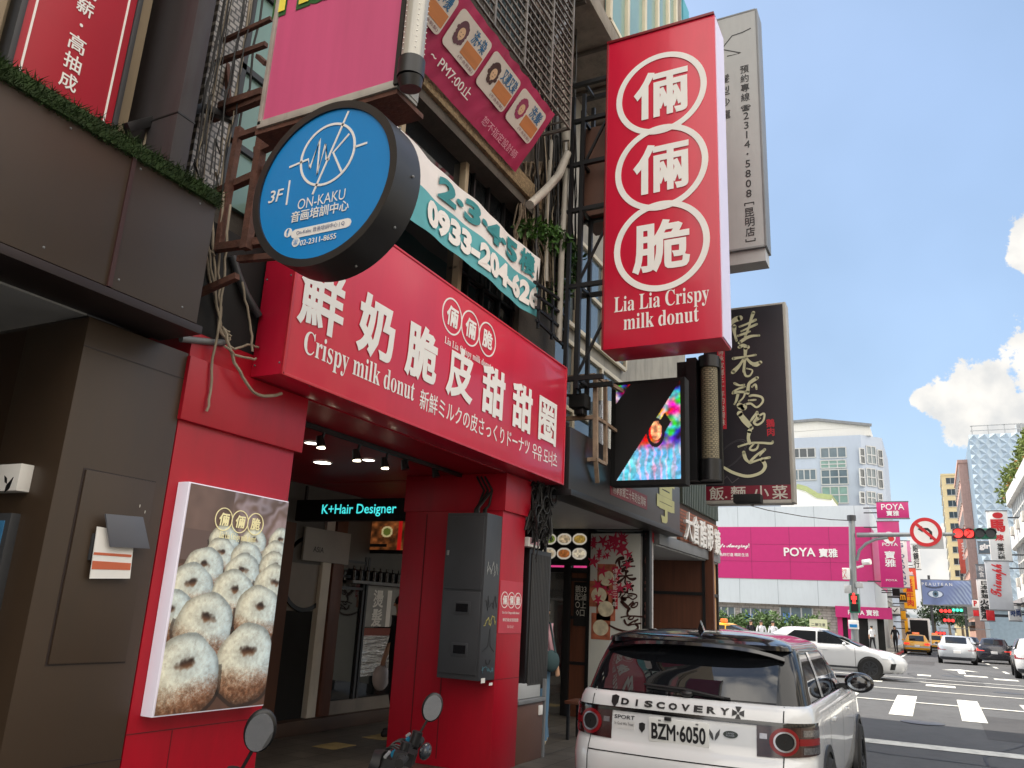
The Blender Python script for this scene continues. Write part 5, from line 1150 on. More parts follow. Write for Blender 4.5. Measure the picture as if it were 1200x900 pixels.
BRUSH = [(b3((655, 246), (610, 262), (572, 300), (556, 345)), 6.2, 3.0), (b3((604, 318), (606, 375), (624, 442)), 4.2, 3.0), (b3((772, 198), (750, 262), (728, 338), (700, 405)), 3.8, 2.4), (b3((652, 322), (720, 296), (792, 262)), 2.6, 2.8), (b3((668, 362), (735, 330), (802, 300)), 2.4, 2.6), (b3((640, 402), (690, 384), (742, 364)), 3.0, 2.0), (b3((650, 464), (705, 424), (760, 404), (822, 400)), 3.6, 2.6),
 (b3((648, 502), (682, 486), (722, 502)), 3.4, 4.6), (b3((594, 602), (690, 588), (792, 570)), 3.0, 2.4), (b3((704, 508), (700, 580), (690, 690), (688, 720)), 4.4, 2.4), (b3((690, 600), (645, 668), (592, 722)), 3.0, 4.4), (b3((704, 590), (750, 640), (790, 650), (834, 636)), 3.0, 4.0), (b3((834, 636), (800, 662), (768, 664)), 4.0, 1.6), (b3((690, 700), (704, 752), (742, 752), (764, 706), (716, 690)), 2.2, 1.8),
 (b3((606, 820), (650, 838), (690, 832)), 2.6, 2.2), (b3((596, 896), (640, 868), (694, 850)), 2.6, 2.4), (b3((722, 902), (732, 830), (762, 800), (806, 772)), 4.4, 3.4), (b3((762, 850), (790, 830), (800, 870)), 2.4, 2.0),
 (b4((508, 6), (560, -4), (606, 0)), 2.8, 2.4), (b4((548, 4), (534, 60), (520, 88)), 2.8, 2.2), (b4((556, 96), (575, 118), (590, 112)), 5.6, 7.0), (b4((604, -6), (586, 40), (556, 70)), 2.4, 2.0), (b4((600, 92), (642, 84), (688, 112), (732, 72), (724, 36), (668, 22), (634, 28)), 2.8, 2.2), (b4((628, 60), (680, 56)), 2.2, 1.8),
 (b4((560, 160), (588, 200), (622, 240), (648, 268)), 6.4, 4.4), (b4((640, 218), (690, 150)), 2.0, 3.0), (b4((690, 150), (690, 190), (668, 226), (694, 244), (736, 214), (744, 160), (700, 178)), 2.6, 2.6), (b4((686, 212), (714, 196)), 2.0, 1.6),
 (b4((634, 292), (624, 340), (634, 384)), 4.8, 3.0), (b4((552, 408), (640, 382), (720, 380), (796, 384), (808, 370)), 2.6, 2.2), (b4((668, 384), (636, 424), (660, 436), (688, 424), (700, 396)), 2.4, 2.0), (b4((590, 452), (604, 500), (632, 528)), 3.6, 2.6), (b4((632, 528), (690, 470), (748, 430)), 2.2, 2.8), (b4((748, 430), (712, 476)), 2.8, 1.8), (b4((640, 530), (712, 506), (784, 490)), 2.6, 2.4), (b4((730, 508), (752, 556), (716, 606), (620, 632), (520, 608), (450, 572), (410, 544)), 4.8, 2.0)]
def brush(F, mapf, parent, mt, k=1.0, name='brush_lettering'):
    """running-script characters as tapered strokes with round ends"""
    for i, (P, w0, w1) in enumerate(BRUSH):
        Q = [np.array(mapf(*p)) for p in P]; C = []
        for j in range(len(Q)-1):       # smooth the centre line
            p0, p1, p2, p3 = Q[max(j-1, 0)], Q[j], Q[j+1], Q[min(j+2, len(Q)-1)]
            for t in np.linspace(0, 1, 6)[:-1]: C.append(.5*((2*p1)+(p2-p0)*t+(2*p0-5*p1+4*p2-p3)*t*t+(3*p1-p0-3*p2+p3)*t**3))
        C.append(Q[-1]); n = len(C); b = MB(); L = []; Rr = []
        for j in range(n):
            t = C[min(j+1, n-1)]-C[max(j-1, 0)]; t = t/(np.linalg.norm(t)+1e-9); nn = np.array([-t[1], t[0]]); f = j/(n-1)
            w_ = (w0+(w1-w0)*f)*k*(1.1+.2*math.sin(f*5+i))/2; L.append(C[j]+nn*w_); Rr.append(C[j]-nn*w_)
        d = .004+.00025*i
        b.add([F.p(q[0], q[1], d) for q in L+Rr], [(j, j+1, n+j+1, n+j) for j in range(n-1)])
        for e, w_ in ((C[0], w0), (C[-1], w1)): r_ = w_*k*.56; b.add([F.p(e[0], e[1], d)]+[F.p(e[0]+r_*math.cos(a_), e[1]+r_*math.sin(a_), d) for a_ in np.linspace(0, 6.283, 13)], [(0, j+1, j+2) for j in range(12)])
        yield b
kpx = abs(FK2.px(881, 460)[0]-FK2.px(880, 460)[0])
allb = MB()
for b in brush(FK2, FK2.px, ks, pale, kpx): allb.add(b.v, b.f)
allb.build('brush_lettering', pale, ks, smooth=0, normals=False)
# the same writing on the white maple banner inside the arcade
gx_ = lambda x, y: (FG.px(735, 690)[0]+(x-876)/52*.46, FG.px(735, 651)[1]-(y-366)/192*(FG.px(735, 651)[1]-FG.px(735, 740)[1]))
allb = MB()
for b in brush(FG, gx_, gb, ink, .0088): allb.add(b.v, b.f)
allb.build('brush_lettering', ink, gb, smooth=0, normals=False)
u, v = FK2.px(845, 420); v2 = FK2.px(845, 503)[1]; v1 = FK2.px(845, 405)[1]; MB().fbox(FK2, u-.06, u+.06, v2, v1, 0, .004).build('red_strip', mat('strip_red', None), ks)
text('傳\n承\n家\n鄉\n三\n十\n年\n的\n台\n灣\n味', FK2, u, (v1+v2)/2, M['offwhite'], ks, h=(v1-v2)*.92, w=.085, lift=.006)
dim = mat('dim_line_print', S(92, 88, 92), .5); q = MB()
uc, vc_ = FK2.px(856, 533)
for r_ in (.28, .31): q.add(*(lambda b: (b.v, b.f))(MB().ring(FK2, 0, 0, r_*.97, r_, .002, .004, 40)))
ro = R(-48); q.v = [tuple(FK2.p(uc+(-(y)*.45)*math.cos(ro)-(z)*math.sin(ro), vc_+(-(y)*.45)*math.sin(ro)+(z)*math.cos(ro), .003+.0005*(XK-x))) for x, y, z in q.v]
q.stroke(FK2, [FK2.px(*p_) for p_ in ((827, 548), (834, 540), (836, 528), (833, 520), (840, 512))], .012, .002, .004).stroke(FK2, [FK2.px(*p_) for p_ in ((830, 562), (836, 557), (845, 566), (852, 558), (858, 566), (866, 560))], .012, .002, .004)
q.build('line_drawing', dim, ks, smooth=0)
text('鵝\n肉', FK2, FK2.px(903, 500)[0], FK2.px(903, 501)[1], mat('strip_red', None), ks, h=.26, w=.12, bold=.02)
c = at(876, 585, x=XK-.3); sl_ = thing('sign_spotlight', 'small black spotlight bar under the black restaurant sign', 'lamp', c.tolist())
MB().obox(c, .1) if False else MB().box(c[0]-.12, c[0]+.1, c[1]-.2, c[1]+.18, c[2]-.06, c[2]+.06).build('housing', M['blackm'], sl_, bevel=.01)
MB().bar(c+[.05, 0, -.02], (XK+.1, c[1], kz0-.06), .03).build('bracket', M['black'], sl_)
# ------------------------------------------------------------------ grey clinic sign behind
XG = 10.6; FG2 = FX(XG)
gu1 = (FG2.px(884, 14)[0]+FG2.px(897, 290)[0])/2; gu0 = FG2.px(800, 200)[0]; gzz1 = FG2.px(884, 12)[1]; gzz0 = FG2.px(880, 289)[1]
gs = thing('grey_projecting_sign', 'pale grey projecting sign with black phone number behind the big red sign', 'sign', (XG+.2, -(gu0+gu1)/2, gzz0))
MB().fbox(FG2, gu0, gu1, gzz0, gzz1, -.35, 0).build('box', mat('pale_grey_sign', S(170, 172, 172), .45, var=.05, dirt=.12), gs)
q = MB(); q.fbox(FG2, gu1, gu1+.03, gzz0-.02, gzz1+.02, -.36, .006).fbox(FG2, gu0, gu1, gzz0-.03, gzz0, -.36, .006).fbox(FG2, gu0, gu1, gzz1, gzz1+.03, -.36, .006)
q.build('frame', M['grey'], gs, bevel=.004)
MB().fbox(FG2, gu0, gu1, gzz0-.22, gzz0-.03, -.34, -.05).build('base_channel', M['lgrey'], gs)
bl = mat('black_letter', S(40, 40, 42), .5)
u = (FG2.px(872, 100)[0]+FG2.px(880, 260)[0])/2; va = FG2.px(872, 77)[1]; vb = FG2.px(877, 283)[1]
text('預\n約\n專\n線', FG2, u, (va+FG2.px(872, 119)[1])/2, bl, gs, h=va-FG2.px(872, 119)[1], w=.13, bold=.01, line=1.1)
u_, v_ = FG2.px(872, 127); text('☎', FG2, u, v_, bl, gs, h=.1, w=.14, bold=.02)
v0_ = FG2.px(873, 136)[1]; v1_ = FG2.px(876, 227)[1]; dg = '2314·5808'
for i, ch_ in enumerate(dg): text(ch_, FG2, u, v0_+(v1_-v0_)*i/8, bl, gs, **(dict(h=.03) if ch_ == '·' else dict(h=.12)), bold=.01)
for i, ch_ in enumerate('昆明店'): text(ch_, FG2, u, FG2.px(877, 249+i*11.5)[1], bl, gs, h=.14, w=.13, bold=.012)
for py_, s_ in ((238, 1), (283, -1)):
    v_ = FG2.px(877, py_)[1]; MB().fbox(FG2, u-.07, u+.07, v_-.008, v_+.008, .001, .003).fbox(FG2, u-.07, u-.055, v_-.04*(s_ > 0), v_+.04*(s_ < 0), .001, .003).fbox(FG2, u+.055, u+.07, v_-.04*(s_ > 0), v_+.04*(s_ < 0), .001, .003).build('bracket_mark', bl, gs)
P = [FG2.px(*p_) for p_ in ((880, 33), (870, 38), (858, 42), (850, 52), (846, 58), (868, 62), (852, 66))]
MB().stroke(FG2, P, .018, .001, .003).build('line_drawing', bl, gs)
u2 = FG2.px(852, 100)[0]
for i, ch_ in enumerate('髮型沙龍'): text(ch_, FG2, u2-.04, FG2.px(852, 92+i*14)[1], bl, gs, h=.15, w=.16, bold=.01)
# ------------------------------------------------------------------ vehicles
whitep = mat('white_car_paint', S(204, 206, 208), .22, var=.02, coat=.8); blackp = mat('black_car_paint', S(20, 18, 22), .12, var=.05, coat=.9)
silverp = mat('silver_car_paint', S(186, 190, 194), .25, .35, var=.03, coat=.7); yellowp = mat('yellow_taxi_paint', S(226, 164, 22), .3, var=.04, coat=.6); darkp = mat('dark_car_paint', S(46, 46, 54), .2, .2, var=.04, coat=.8)
cglass = mat('car_glass', (.008, .009, .011, 1), .03, var=0, spec=.45); tyre = mat('tyre_rubber', S(26, 26, 27), .85, var=.2); alloy = mat('alloy_rim', S(70, 72, 76), .3, .8, var=.1); redl = mat('tail_lamp_red', S(120, 8, 18), .3, var=.1, spec=.4); litred = mat('lit_tail_lamp', (1, .05, .03, 1), .3, var=0, emit=.22)
smoke = mat('smoked_lamp', S(44, 8, 13), .2, var=.25, scale=30, coat=.4); silv = mat('lamp_silver', S(140, 140, 146), .3, .8, var=.2, scale=40); chromeb = mat('black_gloss_trim', S(14, 14, 16), .12, var=0, coat=.5); headl = mat('head_lamp', S(200, 206, 212), .1, .3, var=.1, coat=.6)
class Ring:
    """a car shell made of closed rings, one per height: rows (z, rear x, front x, half width, corner radius)"""
    def __init__(s, rows, b=.07, bf=.25): s.t = np.array(rows, float); s.b = b; s.bf = bf
    def row(s, z): return [np.interp(z, s.t[:, 0], s.t[:, k]) for k in range(1, 5)]
    def P(s, q, z, off=0):
        xr, xf, hw, rc = s.row(z); a = abs(q); sg = 1 if q >= 0 else -1; L0 = hw-rc; e = s.b*(L0/hw)**2
        if a < L0: return np.array([xr+s.b*(a/hw)**2-off, sg*a, z])
        if a < L0+rc*1.5708: th = (a-L0)/rc; return np.array([xr+e+rc*(1-math.cos(th))-off*math.cos(th), sg*(L0+(rc+off)*math.sin(th)), z])
        return np.array([xr+e+rc+(a-L0-rc*1.5708), sg*(hw+off), z])
    def side(s, x, z, sg=-1, off=0): return np.array([x, sg*(s.row(z)[2]+off), z])
    def ring(s, z):
        xr, xf, hw, rc = s.row(z); H = []; L0 = hw-rc; e = s.b*(L0/hw)**2
        for k in range(8): H.append(s.P(L0*k/8, z))
        for k in range(7): H.append(s.P(L0+rc*1.5708*k/7, z))
        rf = rc*1.3; xs0 = xr+e+rc; xs1 = xf-s.bf-rf
        for k in range(14): H.append(np.array([xs0+(xs1-xs0)*k/13, hw, z]))
        for k in range(1, 8): th = 1.5708*k/7; H.append(np.array([xs1+rf*math.sin(th), hw-rf*(1-math.cos(th)), z]))
        Lf = hw-rf
        for k in range(1, 7): y = Lf*(1-k/6); H.append(np.array([xs1+rf+s.bf*(1-(y/Lf)**2), y, z]))
        return H+[p*np.array([1, -1, 1]) for p in H[-2:0:-1]]
    def shell(s, zs, cap=True, fn=None, capb=True):
        mb = MB(); rs = [s.ring(z) for z in zs]
        if fn: rs = [[fn(p) for p in r] for r in rs]
        n = len(rs[0]); mb.v = [tuple(p) for r in rs for p in r]
        for i in range(len(rs)-1):
            for k in range(n): mb.f.append((i*n+k, i*n+(k+1) % n, (i+1)*n+(k+1) % n, (i+1)*n+k))
        def capr(o):   # strips across the width, following the outline
            for k in range(0, n//2): 
                a, b_, c, d = k, k+1, (n-k-1) % n, (n-k) % n
                f = []
                for v in (a, b_, c, d):
                    if o+v not in f: f.append(o+v)
                if len(f) > 2: mb.f.append(tuple(f))
        if cap: capr((len(rs)-1)*n)
        if capb: capr(0)
        return mb
    def wrap(s, mb, sub=0):
        """takes shapes drawn on FX(0) (u = to the right) and lays them on the shell"""
        mb.v = [tuple(s.P(y, z, -x)) for x, y, z in mb.v]; return mb
def wheel(parent, x, y, r, wd, rimmat, sg, spokes=5):
    t = MB(); F = Fr((x, y, r), (1, 0, 0) if sg < 0 else (-1, 0, 0), (0, 0, 1))
    prof = [(r*.66, -wd/2), (r*.95, -wd/2), (r, -wd/2+.03), (r, wd/2-.03), (r*.95, wd/2), (r*.66, wd/2)]
    n = 28; vs = []
    for k in range(n):
        a = 2*math.pi*k/n
        for (q, d) in prof: vs.append(F.p(q*math.cos(a), q*math.sin(a), d))
    m_ = len(prof); t.add(vs, [(k*m_+j, ((k+1) % n)*m_+j, ((k+1) % n)*m_+(j+1) % m_, k*m_+(j+1) % m_) for k in range(n) for j in range(m_)])
    w_ = t.build('wheel', tyre, parent, local=True)
    q = MB(); q.ring(F, 0, 0, r*.58, r*.68, wd/2-.05, wd/2-.005, 28); q.disc(F, 0, 0, r*.13, wd/2-.06, wd/2-.01, 14)
    for k in range(spokes*2):
        a = 2*math.pi*(k//2)/spokes+(.14 if k % 2 else -.14)
        q.stroke(F, [(r*.08*math.cos(a), r*.08*math.sin(a)), (r*.62*math.cos(a), r*.62*math.sin(a))], r*.09, wd/2-.05, wd/2-.015)
    q.build('rim', rimmat, w_, local=True)
    MB().disc(F, 0, 0, r*.66, -wd/2+.02, wd/2-.07, 24).build('brake_disc', M['black'], w_, local=True)
def suv():
    o = thing('parked_suv', 'white sport utility car with black roof parked in front of the red pillars', 'car', (6.15, 1.73, 0))
    B = Ring([(.26, .14, 4.44, .78, .22), (.34, .05, 4.54, .87, .28), (.5, .0, 4.6, .905, .31), (.66, .0, 4.6, .915, .32), (.74, .035, 4.57, .915, .32), (.78, .075, 4.55, .915, .31), (.9, .09, 4.5, .915, .30), (1.0, .105, 4.4, .912, .29), (1.06, .125, 4.3, .90, .28), (1.10, .15, 4.22, .882, .27), (1.115, .175, 4.18, .86, .26)], .08, .3)
    def drop(p): p = p.copy(); k = max(0, min(1, (p[0]-3.2)/1.3)); p[2] -= .16*k*k*max(0, (p[2]-.7)/.4); return p
    def ar(p):
        return drop(p)
    B.shell([.26, .30, .34, .42, .5, .58, .66, .70, .74, .76, .78, .84, .9, .95, 1.0, 1.03, 1.06, 1.08, 1.10, 1.115], fn=ar).build('body', whitep, o, local=True, smooth=50)
    G = Ring([(1.10, .19, 3.55, .855, .24), (1.3, .31, 3.1, .81, .22), (1.44, .42, 2.7, .765, .2), (1.49, .45, 2.55, .745, .2), (1.52, .48, 2.5, .715, .2)], .07, .35)
    G.shell([1.10, 1.2, 1.3, 1.38, 1.44, 1.49, 1.52]).build('cabin', cglass, o, local=True, smooth=50)
    RF = Ring([(1.485, .36, 2.62, .74, .2), (1.52, .35, 2.6, .725, .2), (1.55, .42, 2.55, .67, .22), (1.58, .56, 2.45, .56, .2), (1.60, .75, 2.3, .40, .18), (1.612, 1.0, 2.1, .2, .1)], .1, .3)
    RF.shell([1.485, 1.50, 1.52, 1.535, 1.55, 1.565, 1.58, 1.59, 1.60, 1.606, 1.612]).build('roof', blackp, o, local=True, smooth=60)
    # spoiler lip over the rear window
    mb = MB(); rows = []
    for k in range(17):
        y = -.70+1.4*k/16; e = (abs(y)/.7)**4; z = 1.525-.045*e-.03*(y/.7)**2
        rows.append([(.50, y*.95, z+.0), (.30+.08*(y/.7)**2+.07*e, y, z-.012), (.285+.08*(y/.7)**2+.07*e, y, z-.035), (.33+.08*(y/.7)**2+.05*e, y, z-.05), (.50, y*.95, z-.04)])
    sp = mb.grid(rows).build('spoiler', blackp, o, local=True, smooth=50)
    FL_ = FX(0)
    # rear window pane, gate seams
    rows = [[G.P(y, z, .006) for z in np.linspace(1.128, 1.465, 8)] for y in np.linspace(-.66, .66, 25)]
    MB().grid(rows).build('rear_window', glass('rear_glass', (.006, .007, .009, 1), .01), o, local=True, smooth=80)
    q = MB()
    for s_ in (-.72, .72): B.wrap(MB().fbox(FL_, s_-.004, s_+.004, .3, 1.11, .001, .003)) if False else None
    for s_ in (-.72, .72):
        rows = [[B.P(s_+d, z, .003) for d in (-.004, .004)] for z in np.linspace(.30, 1.112, 24)]; q.grid(rows)
    for zc_ in (.70,):
        rows = [[B.P(s_, zc_+d, .003) for d in (-.004, .004)] for s_ in np.linspace(-.72, .72, 30)]; q.grid(rows)
    q.build('gate_seam', M['blackm'], o, local=True)
    # black strip between lamps, handle recess
    rows = [[B.P(s_, z, .012) for z in (.985, 1.0, 1.012)] for s_ in np.linspace(-1.05, 1.05, 60)]
    MB().grid(rows).build('gate_strip', chromeb, o, local=True)
    # number plate
    FN_ = Fr(B.P(0, .9, .012)*np.array([1, 0, 0]), (0, -1, 0), (0, 0, 1))
    pu = -.015
    pl_ = MB().fbox(FN_, pu-.225, pu+.225, .80, .965, -.03, .0).build('number_plate', mat('plate_white', S(214, 216, 214), .4, var=.03), o, local=True, bevel=.004)
    V, fs = text_mesh('BZM·6050', .012, 1.0, 3)
    def T(t, F, u, v, mt, parent, nm='lettering', wrapon=None, **k):
        b = MB(); text(t, F, u, v, None, mb=b, **k)
        if wrapon: wrapon.wrap(b)
        return b.build(nm, mt, parent, smooth=0, normals=False, local=True)
    T('BZM·6050', FN_, pu, .876, M['black'], pl_, w=.405, h=.115, bold=.028, lift=.002)
    MB().fbox(FN_, pu-.15, pu-.13, .945, .955, .001, .004).fbox(FN_, pu+.13, pu+.15, .945, .955, .001, .004).build('plate_screw', M['grey'], pl_, local=True)
    MB().fbox(FN_, pu-.1, pu-.05, .955, .98, 0, .02).build('gate_camera', M['black'], o, local=True, bevel=.004)
    # model lettering and badges on the gate
    for i, ch in enumerate('DISCOVERY'):
        u = -.445+i*.095
        T(ch, FL_, u, 1.052, M['black'], o, 'letter', B, h=.046, w=(.017 if ch == 'I' else .066), bold=.05, lift=.003)
    sh = [(-.03, .035), (0, .045), (.03, .035), (.028, -.01), (0, -.045), (-.028, -.01)]
    B.wrap(MB().prism(FL_, [(-.53+a, 1.05+b) for a, b in sh], .003, .007)).build('shield_badge', M['black'], o, local=True)
    cr_ = MB()
    for k in range(4):
        a = k*1.5708; poly = [(.008, .006), (.042, .022), (.042, -.022), (.008, -.006)]
        cr_.prism(FL_, [(.41+p_[0]*math.cos(a)-p_[1]*math.sin(a), 1.05+p_[0]*math.sin(a)+p_[1]*math.cos(a)) for p_ in poly], .003, .007)
    B.wrap(cr_).build('cross_badge', M['black'], o, local=True)
    T('SPORT', FL_, -.44, .943, M['dgrey'], o, 'letter', B, w=.165, h=.028, lift=.003, bold=.01)
    stk = B.wrap(MB().fbox(FL_, -.525, -.355, .86, .92, .001, .003)).build('rear_sticker', mat('pale_sticker', S(198, 198, 198), .5), o, local=True)
    T('In God We Trust', FL_, -.44, .897, M['black'], stk, 'lettering', B, w=.155, h=.02, lift=.004)
    B.wrap(MB().prism(FL_, [(-.295+a*.8, .885+b*.8) for a, b in sh], .003, .007)).build('shield_badge', M['black'], o, local=True)
    wg_ = []
    for sg in (1, -1): wg_ += [[(.245+sg*a, .90+b) for a, b in ((.004, -.03), (.012, .0), (.042, .035), (.036, -.005), (.022, -.03), (.006, -.045))]]
    b_ = MB()
    for p_ in wg_: b_.prism(FL_, p_ if p_[1][0] > .245 else p_[::-1], .003, .007)
    B.wrap(b_).build('wing_badge', M['dgrey'], o, local=True)
    ob = B.wrap(MB().disc(FL_, .36, .905, .024, .003, .007, 24, ru=.052)).build('oval_badge', mat('badge_green', S(24, 36, 28), .3), o, local=True)
    T('LAND\nROVER', FL_, .36, .905, silv, ob, 'lettering', B, w=.06, h=.026, lift=.008)
    # tail lamps
    for sg in (1, -1):
        s0, s1 = sorted((-sg*.54, -sg*1.09)); n = 20
        rows = [[B.P(-u_, z, .008) for z in np.linspace(.785+.02*((abs(u_)-.54)/.55), .985, 6)] for u_ in np.linspace(s0, s1, n)]
        lamp = MB().grid(rows).build('tail_lamp', smoke, o, local=True, smooth=60)
        uc = -sg*.725; zc_ = .89
        B.wrap(MB().ring(FL_, uc, zc_, .066, .090, .010, .014, 32, e=1.12)).build('lamp_ring', redl, lamp, local=True)
        B.wrap(MB().ring(FL_, uc, zc_, .056, .067, .011, .018, 32, e=1.12)).build('chrome_ring', silv, lamp, local=True)
        B.wrap(MB().ring(FL_, uc, zc_, .004, .054, .010, .013, 24, e=1.12)).build('lamp_core', M['blackm'], lamp, local=True)
        u0, u1 = sorted((uc-sg*.105, uc-sg*.345)); q = MB()
        for t in np.linspace(0, 1, 12): 
            pass
        q.grid([[B.P(-(u0+(u1-u0)*t), z, .011) for z in (.868, .89, .912)] for t in np.linspace(0, 1, 12)]); q.build('lamp_bar', redl, lamp, local=True)
        for (za, zb2) in ((.925, .968), (.812, .855)): MB().grid([[B.P(-(u0+(u1-u0)*(.12+.85*t)), z, .0105) for z in (za, zb2)] for t in np.linspace(0, 1, 12)]).build('clear_lens', mat('clear_lens', S(92, 92, 96), .2, .4, var=.6, scale=60, coat=.6), lamp, local=True)
        u0, u1 = sorted((uc+sg*.115, uc+sg*.165)); B.wrap(MB().fbox(FL_, u0, u1, .90, .935, .010, .012)).build('reverse_lamp', silv, lamp, local=True)
    # bumper details, reflector
    rows = [[B.P(s_, z, .006) for z in (.27, .33, .40)] for s_ in np.linspace(-1.0, 1.0, 40)]
    MB().grid(rows).build('bumper_skirt', M['dgrey'], o, local=True)
    # windscreen wiper, aerial
    p0 = G.P(-.02, 1.135, .03); p1 = G.P(.33, 1.17, .03)
    b = MB().tube([G.P(.32, 1.185, .03), G.P(.0, 1.172, .03), G.P(-.30, 1.137, .03)], [.008, .013, .009], 8).ell(G.P(-.02, 1.145, .03), .03, .05, .025); b.bar(G.P(.30, 1.165, .018), G.P(-.34, 1.135, .018), .014)
    b.build('wiper', M['black'], o, local=True)
    fin = MB(); xa_ = .72; fin.add([(xa_+.16, 0, 1.60), (xa_, -.025, 1.60), (xa_, .025, 1.60), (xa_+.02, 0, 1.685), (xa_-.02, 0, 1.67)], [(0, 1, 3), (0, 3, 2), (1, 4, 3), (2, 3, 4), (1, 2, 4)]); fin.build('aerial_fin', blackp, o, local=True)
    # side: pillar strip, seams, handles, mirrors, arches, wheels
    for sg in (-1, 1):
        rows = [[G.side(x+(1.3-z)*.25, z, sg, .006) for x in (1.18, 1.30)] for z in np.linspace(1.11, 1.47, 6)]
        MB().grid(rows).build('pillar_strip', whitep, o, local=True)
        q = MB()
        for x in (2.15,): q.grid([[G.side(x+d, z, sg, .007) for d in (-.03, .03)] for z in np.linspace(1.11, 1.47, 6)])
        q.grid([[G.side(x, 1.112+d, sg, .008) for d in (-.01, .012)] for x in np.linspace(.7, 3.0, 12)])
        q.build('window_trim', chromeb, o, local=True)
        q = MB()
        for x in (1.22, 2.2, 3.2): q.grid([[B.side(x+d, z, sg, .002) for d in (-.004, .004)] for z in np.linspace(.4, 1.09, 12)])
        q.build('door_seam', M['blackm'], o, local=True)
        for x in (1.45, 2.45): MB().box(x, x+.2, sg*.918-.012, sg*.918+.012, .93, .96).build('door_handle', whitep, o, local=True, bevel=.008)
        for x in (.92, 3.66):
            F = Fr((x, sg*.905, .36), (1, 0, 0) if sg < 0 else (-1, 0, 0), (0, 0, 1))
            MB().ring(F, 0, .0, .40, .45, -.02, .024, 28, -.2, math.pi+.2).build('arch_trim', M['black'], o, local=True)
            MB().disc(F, 0, .0, .41, -.02, .012, 28).build('wheel_well', M['blackm'], o, local=True)
            wheel(o, x, sg*.83, .36, .24, alloy, sg)
        mbm = MB().ell((2.82, sg*1.02, 1.17), .075, .135, .095, 20, 14); 
        mr_ = mbm.build('door_mirror', blackp, o, local=True)
        MB().bar((2.85, sg*.82, 1.12), (2.84, sg*.95, 1.13), .05, .06).build('mirror_arm', M['black'], mr_, local=True)
        Fm = FX(2.82-.055); MB().disc(Fm, -sg*1.02, 1.17, .07, -.02, .006, 24, ru=.105).build('mirror_glass', mat('car_mirror_glass', (.35, .36, .38, 1), .03, 1, var=0), mr_, local=True)
    return o
suv()
